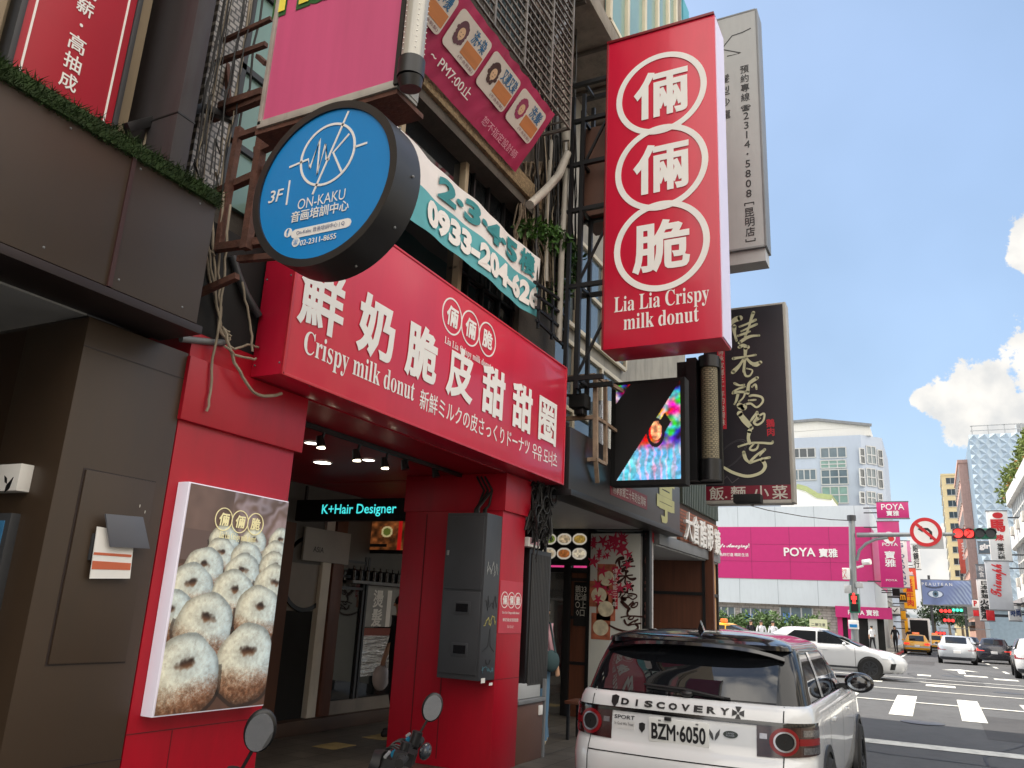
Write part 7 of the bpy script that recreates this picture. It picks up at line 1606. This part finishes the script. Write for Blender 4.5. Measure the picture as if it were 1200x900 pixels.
# far billboard across the street with a close-up of an eye
XBb = 118; Fb = FX(XBb); a = Fb.px(1081, 709); b = Fb.px(1138, 680)
bb_ = thing('eye_billboard', 'wide blue grey billboard across the street end with a close-up of an eye', 'billboard', (XBb+.3, -(a[0]+b[0])/2, 0))
MB().fbox(Fb, a[0], b[0], a[1], b[1], -.4, 0).build('panel', M['grey'], bb_)
H, W = 60, 120; T, Sx = np.mgrid[0:H, 0:W]; T = T/H; Sx = Sx/W; nz_ = vnoise(H, W, 30, 5)
im = np.array([.42, .48, .64])*(.75+.5*nz_[..., None])*(1.1-.3*np.abs(Sx-.4)[..., None])
hs_ = np.clip((Sx-.5+.3*(T-.5))*4, 0, 1)[..., None]*(.5+.5*np.sin(Sx*70-T*26+nz_*9))[..., None]; im = im*(1-.6*hs_)+np.array([.72, .78, .84])*.6*hs_
e = ((Sx-.27)/.14)**2+((T-.56)/.13)**2; im[e < 1.5] *= .75; im[e < 1] = (.78, .82, .88); i_ = ((Sx-.27)/.062)**2+((T-.55)/.13)**2; im[(i_ < 1) & (e < 1)] = (.3, .42, .5); im[(i_ < .18) & (e < 1)] = (.08, .1, .14)
im[(np.abs(T-.3+.5*(Sx-.25)**2*4) < .04) & (Sx > .08) & (Sx < .45)] *= .55
picture('billboard_print', Fb, a[0]+.1, b[0]-.1, a[1]+.1, b[1]-.1, im, bb_, mat('print_matt', None, .5, var=0, attr=True))
text('P E A U T E A N', Fb, (a[0]+b[0])/2-1, b[1]-.6, M['white'], bb_, w=(b[0]-a[0])*.6, lift=.02)
q = MB()
for u in (a[0]+1, b[0]-1): q.bar(Fb.p(u, .1, -.3), Fb.p(u, b[1]+.5, -.3), .3)
q.build('post', M['dgrey'], bb_)
# ------------------------------------------------------------------ grey corner office block behind the store
XO = 96.0; FO_ = FX(XO)
of = thing('blue_grey_office_block', 'pale blue grey office block with stepped windows behind the pink store', 'building', (XO+6, 20, 0))
zt_o = FO_.px(960, 512)[1]; yR_ = -FO_.px(1012, 560)[0]; yE = -FO_.px(1036, 560)[0]
bg2 = mat('blue_grey_paint', S(166, 176, 190), .8, var=.05, scale=.3, dirt=.06)
poly = [(XO, 60), (XO, yR_), (XO+2.2, yE), (XO+16, yE), (XO+16, 60)]
Ft = Fr((0, 0, 0), (1, 0, 0), (0, 1, 0)); MB().prism(Ft, poly, 0, zt_o).build('wall', bg2, of)
zr = FO_.px(960, 492)[1]; rf_ = MB(); F0 = FX(XO+.5)
rf_.prism(F0, [(-60, zt_o), (-yR_+1.0, zt_o), (-yR_+1.0, FO_.px(1012, 499)[1]), (F0.px(958, 492)[0], zr), (-60, FO_.px(927, 496)[1]-2)], -14, 0); rf_.build('roof_storey', mat('pale_corrugated', S(206, 204, 198), .6, var=.06, stretch=(6, 6, .2)), of)
q = MB(); q.bar(F0.p(F0.px(958, 492)[0], zr+.1, .2), F0.p(-yR_+1.2, FO_.px(1012, 499)[1]+.1, .2), .3).bar(F0.p(F0.px(958, 492)[0], zr+.1, .2), F0.p(F0.px(925, 495)[0], FO_.px(925, 495)[1]+.1, .2), .3); q.build('roof_edge', M['grey'], of)
def win(F, x0, y0, x1, y1, nx, nz2_, mt='bglass', parent=of, fm='lgrey', w=.12):
    a = F.px(x0, y1); b = F.px(x1, y0); o = MB().fbox(F, a[0], b[0], a[1], b[1], .0, .05).build('window', M[mt], parent); q = MB()
    for k in range(nx+1): u = a[0]+(b[0]-a[0])*k/nx; q.fbox(F, u-w/2, u+w/2, a[1], b[1], 0, .12)
    for k in range(nz2_+1): v = a[1]+(b[1]-a[1])*k/nz2_; q.fbox(F, a[0], b[0], v-w/2, v+w/2, 0, .118)
    q.build('window_frame', M[fm], o)
win(FO_, 928, 525, 955, 537, 3, 1, 'glass'); win(FO_, 929, 550, 956, 563, 4, 1); win(FO_, 962, 524, 991, 537, 3, 1); win(FO_, 962, 539, 991, 549, 3, 2, 'gglass'); win(FO_, 963, 550, 993, 568, 3, 2); win(FO_, 964, 570, 993, 590, 3, 2, 'gglass'); win(FO_, 930, 575, 956, 590, 3, 1)
d2 = np.array([2.2, yE-yR_]); d2 = d2/np.linalg.norm(d2); Fch = Fr((XO, yR_, 0), (d2[0], d2[1], 0), (0, 0, 1))
for (y0, y1) in ((526, 543), (550, 569), (577, 590)): win(Fch, 1008, y0, 1012, y1, 1, 2, 'glass'); win(Fch, 1016, y0-(2 if y0 == 526 else 0), 1025, y1, 2, 2, 'bglass'); win(Fch, 1029, y0+2, 1033, y1+3, 1, 2, 'glass')
gt = thing('green_roof_ridge', 'old white gable with pale green tiled ridge beside the office block', 'building', (90, 20, 8)); Fg2 = FX(88)
MB().prism(Fg2, [Fg2.px(*p_) for p_ in ((915, 600), (975, 600), (975, 584), (958, 582), (945, 574), (934, 571), (915, 575))], -6, 0).build('gable_wall', M['white'], gt)
MB().stroke(Fg2, [Fg2.px(*p_) for p_ in ((975, 583), (958, 581), (945, 573), (934, 570))], .5, -6, .3).build('ridge_tiles', mat('green_tile', S(150, 160, 110), .5), gt)
# ------------------------------------------------------------------ far street buildings
def block(name, label, x0, x1, y0, y1, h, wallm, nfl, side, group=None, ww=1.6, gap=1.2, glassm='bglass', balcony=False):
    o = thing(name, label, 'building', ((x0+x1)/2, (y0+y1)/2, 0), group); MB().box(x0, x1, y0, y1, 0, h).build('wall', wallm, o)
    fy = y0 if side > 0 else y1; sg = -1 if side > 0 else 1; fh = h/nfl
    F = Fr((0, fy, 0), (1, 0, 0), (0, 0, 1)) if side > 0 else Fr((0, fy, 0), (-1, 0, 0), (0, 0, 1))
    n = int((x1-x0)/(ww+gap)); sx_ = 1 if side > 0 else -1
    for fl_ in range(1, nfl):
        z = fl_*fh
        for k in range(n):
            xa_ = x0+gap/2+k*(x1-x0)/n; u0, u1 = sorted((sx_*xa_, sx_*(xa_+ww))); w_ = MB().fbox(F, u0, u1, z+.8, z+fh-.5, .0, .04).build('window', M[glassm], o)
            MB().fbox(F, u0-.08, u1+.08, z+.68, z+.8, 0, .2).fbox(F, u0-.08, u0, z+.8, z+fh-.5, 0, .1).fbox(F, u1, u1+.08, z+.8, z+fh-.5, 0, .1).fbox(F, (u0+u1)/2-.04, (u0+u1)/2+.04, z+.8, z+fh-.5, 0, .08).build('window_frame', M['lgrey'], w_)
    FE = FX(x0); yy0, yy1 = y0, y1
    for fl_ in range(1, nfl):
        for k in range(2):
            yc = yy0+(yy1-yy0)*(k+.5)/2; z = fl_*fh; w_ = MB().fbox(FE, -yc-1, -yc+1, z+.8, z+fh-.6, 0, .04).build('window', M[glassm], o); MB().fbox(FE, -yc-1.1, -yc+1.1, z+.68, z+.8, 0, .15).fbox(FE, -yc-.04, -yc+.04, z+.8, z+fh-.6, 0, .08).build('window_frame', M['lgrey'], w_)
    MB().box(x0-.15, x1+.15, y0-.15, y1+.15, h, h+.5).build('parapet', wallm, o); MB().fbox(F, sx_*x0 if sx_ > 0 else -x1, sx_*x1 if sx_ > 0 else -x0, fh*.86, fh*1.02, 0, .5).build('shop_canopy', M['dgrey'], o)
    return o
gw = mat('grey_render', S(150, 146, 140), .85, var=.12, scale=.5, dirt=.35); tw_ = mat('beige_render', S(196, 180, 150), .85, var=.1, scale=.4, dirt=.25); pw = mat('pink_render', S(196, 158, 146), .85, var=.1, dirt=.2); gy2 = mat('dark_render', S(104, 104, 106), .8, var=.15, dirt=.3)
block('street_building', 'grey building lined with signs, first beyond the pink store', 84.5, 100, 4.0, 14, 11, gw, 3, 1, 'buildings on the left of the far street')
block('street_building', 'darker grey building next up on the left of far street', 100.5, 125, 4.3, 14, 12, gy2, 3, 1, 'buildings on the left of the far street')
block('street_building', 'beige building at the far left end of the street', 126, 170, 4.6, 14, 13, tw_, 3, 1, 'buildings on the left of the far street')
block('street_building', 'pale tiled building across the near street, behind the viewer', -28, 2, -28, -17, 15, tw_, 4, -1, 'buildings opposite the donut shop', 2.2, 2.0)
block('street_building', 'pale tiled building across the near street facing the donut shop', 2.5, 24, -28, -17, 13, mat('cream_render', S(214, 204, 186), .85, var=.08), 4, -1, 'buildings opposite the donut shop', 2.2, 2.0)
block('apartment_tower', 'tall beige apartment tower rising over the end of the street', 235, 255, -12.5, -4.5, 41, mat('yellow_tower', S(206, 190, 150), .8, var=.08), 14, -1, glassm='glass')
block('street_building', 'pinkish old building with stacked balconies on the right of far street', 140, 165, -14, -5.2, 27, pw, 8, -1)
proj_sign('shop_banner', 'long coral banner hanging high on the right of far street', 150, 1126, 630, 1136, 672, mat('coral_banner', S(206, 100, 86), .6, var=.2, scale=.6), [('金\n石\n堂', 1131, 645, .5, .6, Wt, .03)])
# glass tower with folded facade
XG_ = 128; Fgt = FX(XG_)
gtw = thing('folded_glass_tower', 'pale blue office tower with folded zigzag glass facade', 'building', (XG_+8, -14, 0))
ga = Fgt.px(1135, 510); zt_g = ga[1]; yg = -ga[0]
MB().box(XG_+.4, XG_+20, yg-26, yg-.05, 0, zt_g-.2).build('core', mat('tower_core', S(120, 140, 156), .4, var=.1), gtw)
fold = MB(); nu_, nv_ = 40, 34; PT = [[None]*(nv_+1) for _ in range(nu_+1)]
for i in range(nu_+1):
    for j in range(nv_+1):
        y = yg-i*.65+(.3 if j % 2 else 0)*(0 if i in (0, nu_) else 1); PT[i][j] = (XG_-(.30 if (i+j) % 2 else .1), y, 5+(zt_g-5)*j/nv_)
for i in range(nu_):
    for j in range(nv_):
        a_, b_, c_, d_ = PT[i][j], PT[i+1][j], PT[i+1][j+1], PT[i][j+1]
        fold.add([a_, b_, c_, d_], [(0, 1, 2), (0, 2, 3)] if (i+j) % 2 else [(0, 1, 3), (1, 2, 3)])
fold.build('folded_facade', mat('folded_glass', S(164, 182, 196), .5, 0, var=.1, scale=.5), gtw, smooth=0, normals=False)
q = MB()
for i in range(14): q.bar((XG_+.5, yg-.5-i*2, zt_g-.2), (XG_+.5, yg-.5-i*2, zt_g+1.4), .12)
q.bar((XG_+.5, yg-.3, zt_g+1.4), (XG_+.5, yg-26, zt_g+1.4), .12).bar((XG_+.5, yg-.3, zt_g+.7), (XG_+.5, yg-26, zt_g+.7), .1); q.build('roof_rail', M['lgrey'], gtw)
MB().box(XG_+1, XG_+3, yg-7.5, yg-6, zt_g-.2, zt_g+1.6).build('roof_box', M['lgrey'], gtw)
# rounded white corner building on the right with roof garden
YW = -5.4; FWt = Fr((0, YW, 0), (-1, 0, 0), (0, 0, 1))
wb = thing('white_corner_building', 'white building with curved bands of dark windows and roof garden at right edge', 'building', (62, -12, 0))
def curve(z0, z1, off, nm, mt, parent):
    x_far, x_near = 71.5+off, 50
    pts = [(x_far, -30), (x_far, YW-4+off)]+[(x_far-4-off+(4+off)*math.cos(t), YW-4+(4+off)*math.sin(t)) for t in [R(a_) for a_ in range(0, 91, 10)]]+[(x_near, YW+off), (x_near, -30)]
    return MB().prism(Ft, pts, z0, z1).build(nm, mt, parent, smooth=30)
wpt = mat('white_band', S(216, 218, 216), .6, var=.06, scale=.7, dirt=.22)
curve(0, 4.0, -.35, 'shop_floor', mat('dim_shop_floor', S(104, 98, 92), .6, var=.4, scale=.8), wb)
for (za, zb2) in ((4.0, 5.5), (7.6, 8.9), (10.7, 11.5)): curve(za, zb2, .12, 'floor_band', wpt, wb)
for (za, zb2) in ((5.5, 7.6), (8.9, 10.7)):
    curve(za, zb2, -.3, 'window_band', M['glass'], wb)
    for j in range(14): MB().box(50+j*1.3, 50.1+j*1.3, YW-.34, YW-.12, za, zb2).build('mullion', wpt, wb)
    MB().box(50, 67.4, YW-.33, YW-.14, (za+zb2)/2-.04, (za+zb2)/2+.04).build('transom', wpt, wb)
    for j in range(4): MB().box(52+j*4.1, 52.9+j*4.1, YW-.2, YW+.3, za-.62, za-.05).build('air_conditioner', M['offwhite'], wb, bevel=.03)
curve(11.5, 11.7, -.1, 'roof_slab', M['lgrey'], wb); curve(3.7, 4.0, .5, 'awning', mat('awning_grey', S(150, 150, 152), .6), wb)
for j in range(7): MB().box(51+j*2.8, 51.25+j*2.8, YW-.5, YW-.2, .13, 3.7).build('pillar', M['lgrey'], wb)
rg = thing('roof_garden', 'green and orange rooftop plants on the white corner building', 'plants', (62, -6.5, 11.6)); lm = MB(); g = random.Random(77)
for k in range(24): leaves(lm, (50+k*.88, YW-.3+g.uniform(-.2, .3), 11.9+g.uniform(-.2, .6)), (.7, .6, .7), 90, .34, seed=k)
lm.build('foliage', mat('garden_leaf', S(96, 112, 44), .6, var=.45, scale=1.2), rg, normals=False, smooth=0); lm = MB()
for k in range(10): leaves(lm, (51+k*2.3, YW-.2, 11.8), (.5, .3, .4), 10, .3, seed=90+k)
lm.build('flowers', mat('orange_leaf', S(178, 116, 50), .6, var=.3), rg, normals=False, smooth=0)
# ------------------------------------------------------------------ traffic light pole and arm
XPl = 31.0; pb_ = at(1000, 735, x=XPl); tpz = at(997, 609, x=XPl)[2]; yp = pb_[1]
tl_ = thing('traffic_light_pole', 'grey traffic signal pole with long arm over the crossing', 'traffic light', (XPl, yp, gz(XPl)))
FTL = FX(XPl)
def pyz(px, py): a_ = FTL.px(px, py); return a_
pt = pyz(998, 610); MB().tube([(XPl, -pyz(1001, 750)[0], gz(XPl)), (XPl, -pyz(1000, 690)[0], pyz(1000, 690)[1]), (XPl, -pt[0], pt[1])], [.13, .12, .1], 14).build('pole', mat('galvanised', S(140, 144, 146), .45, .5, var=.1, dirt=.15), tl_)
am = pyz(1004, 627); ae = pyz(1120, 626)
arm = MB().tube([FTL.p(am[0], am[1]), FTL.p(ae[0], ae[1])], [.085, .06], 12); arm.tube([FTL.p(*pyz(1004, 657)), FTL.p(*pyz(1007, 645)), FTL.p(*pyz(1015, 637)), FTL.p(*pyz(1026, 632)), FTL.p(*pyz(1040, 630))], .05, 10); arm.build('arm', _mc['galvanised'], tl_)
MB().cyl(FTL.p(pt[0], pt[1]), FTL.p(pt[0], pt[1]+.18), .15, n=12).build('cap', M['dgrey'], tl_)
s0 = pyz(1117, 631); s1 = pyz(1167, 619)
hd = MB().fbox(FTL, s0[0], s0[0]+(s1[0]-s0[0])*.5, s0[1], s1[1], -.25, 0).build('signal_head', mat('signal_red_glow_case', S(92, 16, 18), .5), tl_, bevel=.04); hd2 = MB().fbox(FTL, s0[0]+(s1[0]-s0[0])*.5+.002, s1[0], s0[1], s1[1], -.25, 0).build('signal_head', mat('signal_green_case', S(20, 110, 84), .5), tl_, bevel=.04)  # left case coloured dark red for the glow of its lit lenses
dl = (s1[0]-s0[0])/4; rl_ = (s1[1]-s0[1])*.43
litr = mat('lit_red_signal', (1, .045, .04, 1), .4, var=.15, scale=20, emit=.42); offl = mat('unlit_signal', S(38, 40, 42), .25, var=.2)
for k in range(4):
    u = s0[0]+dl*(k+.5); v = (s0[1]+s1[1])/2; o = MB().disc(FTL, u, v, rl_, .002, .03, 24).build('lens', litr if k < 2 else offl, hd if k < 2 else hd2)
    MB().ring(FTL, u, v, rl_, rl_+.02, .0, .18, 24, 0, math.pi).build('visor', M['dgrey'], hd if k < 2 else hd2)
    if k == 1: MB().stroke(FTL, [(u-.1, v-.12), (u+.04, v+.02), (u-.06, v+.1), (u+.1, v+.12)], .05, .03, .04).build('arrow_mark', Rd, o)
ns = thing('no_turn_sign', 'round red bordered no turning sign hanging on the signal arm', 'sign', (XPl-.15, -pyz(1085, 624)[0], pyz(1085, 642)[1])); u, v = pyz(1085, 624); rs_ = (pyz(1085, 607)[1]-pyz(1085, 641)[1])/2
F = FX(XPl-.14); MB().disc(F, u, v, rs_, -.03, 0, 40).build('plate', M['white'], ns)
MB().ring(F, u, v, rs_*.76, rs_, .001, .006, 40).stroke(F, [(u-rs_*.6, v+rs_*.6), (u+rs_*.6, v-rs_*.6)], rs_*.2, .004, .008).build('red_border', Rd, ns)
MB().stroke(F, [(u+rs_*.3, v-rs_*.5), (u+rs_*.3, v-.0), (u+rs_*.12, v+rs_*.2), (u-rs_*.2, v+rs_*.2)], rs_*.18, .001, .004).prism(F, [(u-rs_*.2, v+rs_*.42), (u-rs_*.2, v-.02*rs_), (u-rs_*.5, v+rs_*.2)], .001, .004).build('arrow', M['black'], ns)
MB().box(XPl-.11, XPl-.03, -u-.5, -u+.3, v-.55, v+.1).build('backing', M['lgrey'], ns)
for (x0, y0, x1, y1, nm, mt_, lb) in ((988, 666, 996, 679, 'white_notice', M['white'], ''), (990, 686, 998, 695, 'control_box', M['lgrey'], ''), (1003, 683, 1011, 689, 'control_box', M['lgrey'], ''), (995, 727, 1006, 737, 'street_plate', M['white'], '')):
    a = pyz(x0, y1); b = pyz(x1, y0); o = MB().fbox(FTL, a[0], b[0], a[1], b[1], -.1, .16).build(nm, mt_, tl_, bevel=.02)
    if nm == 'white_notice': text('行\n人', FX(XPl-.17), (a[0]+b[0])/2-.05, (a[1]+b[1])/2, Rd, o, h=.32)
    if nm == 'street_plate': MB().fbox(FX(XPl-.165), a[0]+.04, b[0]-.04, a[1]+.06, a[1]+.16, 0, .005).build('blue_stripe', _mc['blue_vinyl'], o)
cm = pyz(1013, 659); MB().tube([FTL.p(*pyz(1004, 665)), FTL.p(*pyz(1012, 663))], .04, 8).cyl(FTL.p(cm[0]-.05, cm[1], 0), FTL.p(cm[0]+.2, cm[1]+.02, .1), .1, n=12).build('camera', M['white'], tl_)
a = pyz(996, 718); b = pyz(1007, 696); pd = MB().fbox(FX(XPl-.14), a[0], b[0], a[1], b[1], -.2, 0).build('pedestrian_signal', _mc['signal_green_case'], tl_, bevel=.03)
Fp = FX(XPl-.142); mid = (a[1]+b[1])/2
MB().fbox(Fp, a[0]+.05, b[0]-.05, mid+.03, b[1]-.04, .001, .006).fbox(Fp, a[0]+.05, b[0]-.05, a[1]+.04, mid-.02, .001, .006).build('signal_face', M['blackm'], pd)
u = (a[0]+b[0])/2; v = (mid+b[1])/2; MB().disc(Fp, u, v+.14, .045, .007, .012, 14).fbox(Fp, u-.05, u+.05, v-.04, v+.09, .007, .012).fbox(Fp, u-.05, u-.01, v-.18, v-.04, .007, .012).fbox(Fp, u+.01, u+.05, v-.18, v-.04, .007, .012).fbox(Fp, u-.09, u-.055, v-.04, v+.08, .007, .012).fbox(Fp, u+.055, u+.09, v-.04, v+.08, .007, .012).build('red_figure', litr, pd)
tag(MB().tube([at(870, 590, x=40)+np.array([0, 0, 0]), at(900, 598, x=40), at(940, 605, x=40), at(975, 609, x=38), at(997, 610, x=XPl)], .02, 5).build('overhead_wire', M['cable']), 'thin sagging overhead wire running to the traffic signal pole', 'wire')
# hedge and notice by the store
hg = thing('hedge', 'green hedge in a long planter before the pink store', 'hedge', (56, 16, .15)); lm = MB(); ya = at(838, 735, x=55)[1]; yb = at(960, 735, x=55)[1]
g = random.Random(5)
for k in range(34): leaves(lm, (55+g.uniform(-.4, .4), yb+(ya-yb)*k/33, 1.55+g.uniform(-.2, .35)), (.7, .55, .6), 85, .28, seed=k+300)
lm.build('foliage', mat('hedge_leaf', S(78, 104, 56), .6, var=.45, scale=1.5), hg, normals=False, smooth=0); MB().box(54.6, 55.6, yb, ya, .0, .95).build('planter', M['concrete'], hg)
nb_ = thing('yellow_notice', 'pale yellow notice board beside the hedge', 'sign', (54, yb, .2)); Fn = FX(53.8); a = Fn.px(949, 738); b = Fn.px(969, 726); MB().fbox(Fn, a[0], b[0], a[1], b[1], -.1, 0).build('panel', mat('pale_yellow', S(214, 214, 176), .6), nb_); text('二聯注意', Fn, (a[0]+b[0])/2, (a[1]+b[1])/2, M['dgrey'], nb_, w=(b[0]-a[0])*.8, bold=.01); MB().bar(Fn.p(a[0]+.1, .1, -.05), Fn.p(a[0]+.1, a[1], -.05), .06).bar(Fn.p(b[0]-.1, .1, -.05), Fn.p(b[0]-.1, a[1], -.05), .06).build('leg', M['dgrey'], nb_)
# open box van, distant signals, street trees
vn = thing('open_box_van', 'white box van with open dark rear on the left of the far street', 'van', (80, 2.2, 0))
Fv = FX(78); a = Fv.px(1066, 755); b = Fv.px(1089, 725); MB().box(78, 82.5, -b[0], -a[0], .6, b[1]).build('box', M['white'], vn, bevel=.03); MB().fbox(FX(77.98), a[0]+.15, b[0]-.15, .75, b[1]-.15, -.02, 0).build('open_rear', M['blackm'], vn); MB().box(82.5, 84, -b[0]+.1, -a[0]-.1, .5, 2.0).build('cab', M['white'], vn, bevel=.1)
for x in (79, 83):
    for y in (-b[0]+.12, -a[0]-.12): MB().cyl((x, y-.1, .36), (x, y+.1, .36), .36, n=18).build('wheel', tyre, vn)
for i, (px_, py_, c_) in enumerate(((1108, 716, litr), (1112, 727, litr), (1122, 715, mat('lit_green_signal', (.05, .8, .5, 1), .4, var=0, emit=.3)), (1102, 742, litr))):
    X = 96+i*6; F = FX(X); u, v = F.px(px_, py_); o = thing('distant_signal', ['red signal hanging left over the far street', 'red signal lower over the far street', 'green signal hanging right over the far street', 'red lamp low over the queue of cars'][i], 'traffic light', (X, -u, v), 'distant signals over the far street')
    MB().fbox(F, u-.6, u+.6, v-.2, v+.2, -.2, 0).build('case', _mc['signal_green_case'] if i == 2 else M['blackm'], o, bevel=.03); q = MB()
    for k in (-.38, 0, .38): q.disc(F, u+k, v, .17, .002, .03, 14)
    q.build('lens', c_, o); MB().bar(F.p(u, v+.2, -.1), F.p(u, v+.6, -.1), .07).bar(F.p(u-.2, v+.6, -.1), F.p(-6 if u < 0 else 6, v+.7, -.1), .08).build('arm', M['grey'], o)
for i, (px_, X, r_, lb) in enumerate(((1095, 175, 3.0, 'street tree on the left at the far end of the street'), (1112, 200, 3.8, 'street tree in the middle at the far end of the street'), (1127, 190, 3.0, 'street tree on the right at the far end of the street'))):
    c = at(px_, 722, x=X); o = thing('street_tree', lb, 'tree', (X, c[1], 0), 'street trees at the far end')
    MB().tube([(X, c[1], 0), (X+.2, c[1]+.1, 3), (X, c[1]-.1, 5.2)], [.3, .22, .12], 8).build('trunk', M['bark'], o); lm = MB()
    for k in range(9): leaves(lm, (X+rnd.uniform(-2, 2), c[1]+rnd.uniform(-r_, r_)*.7, 5.2+rnd.uniform(-1.2, 2)), (1.7, 1.7, 1.3), 130, .6, seed=500+i*20+k)
    lm.build('crown', M['dleaf'], o, normals=False, smooth=0)
# small stool by the restaurant
c = at(668, 850, x=9.9); sl2 = thing('wooden_stool', 'small wooden stool with black legs behind the white car corner', 'stool', (10.4, 4.15, .13))
MB().box(10.2, 10.6, 3.95, 4.35, .56, .6).build('seat', M['wood'], sl2, bevel=.006)
for x in (10.24, 10.56):
    for y in (3.99, 4.31): MB().bar((x, y, .13), (x, y, .56), .035).build('leg', M['black'], sl2)
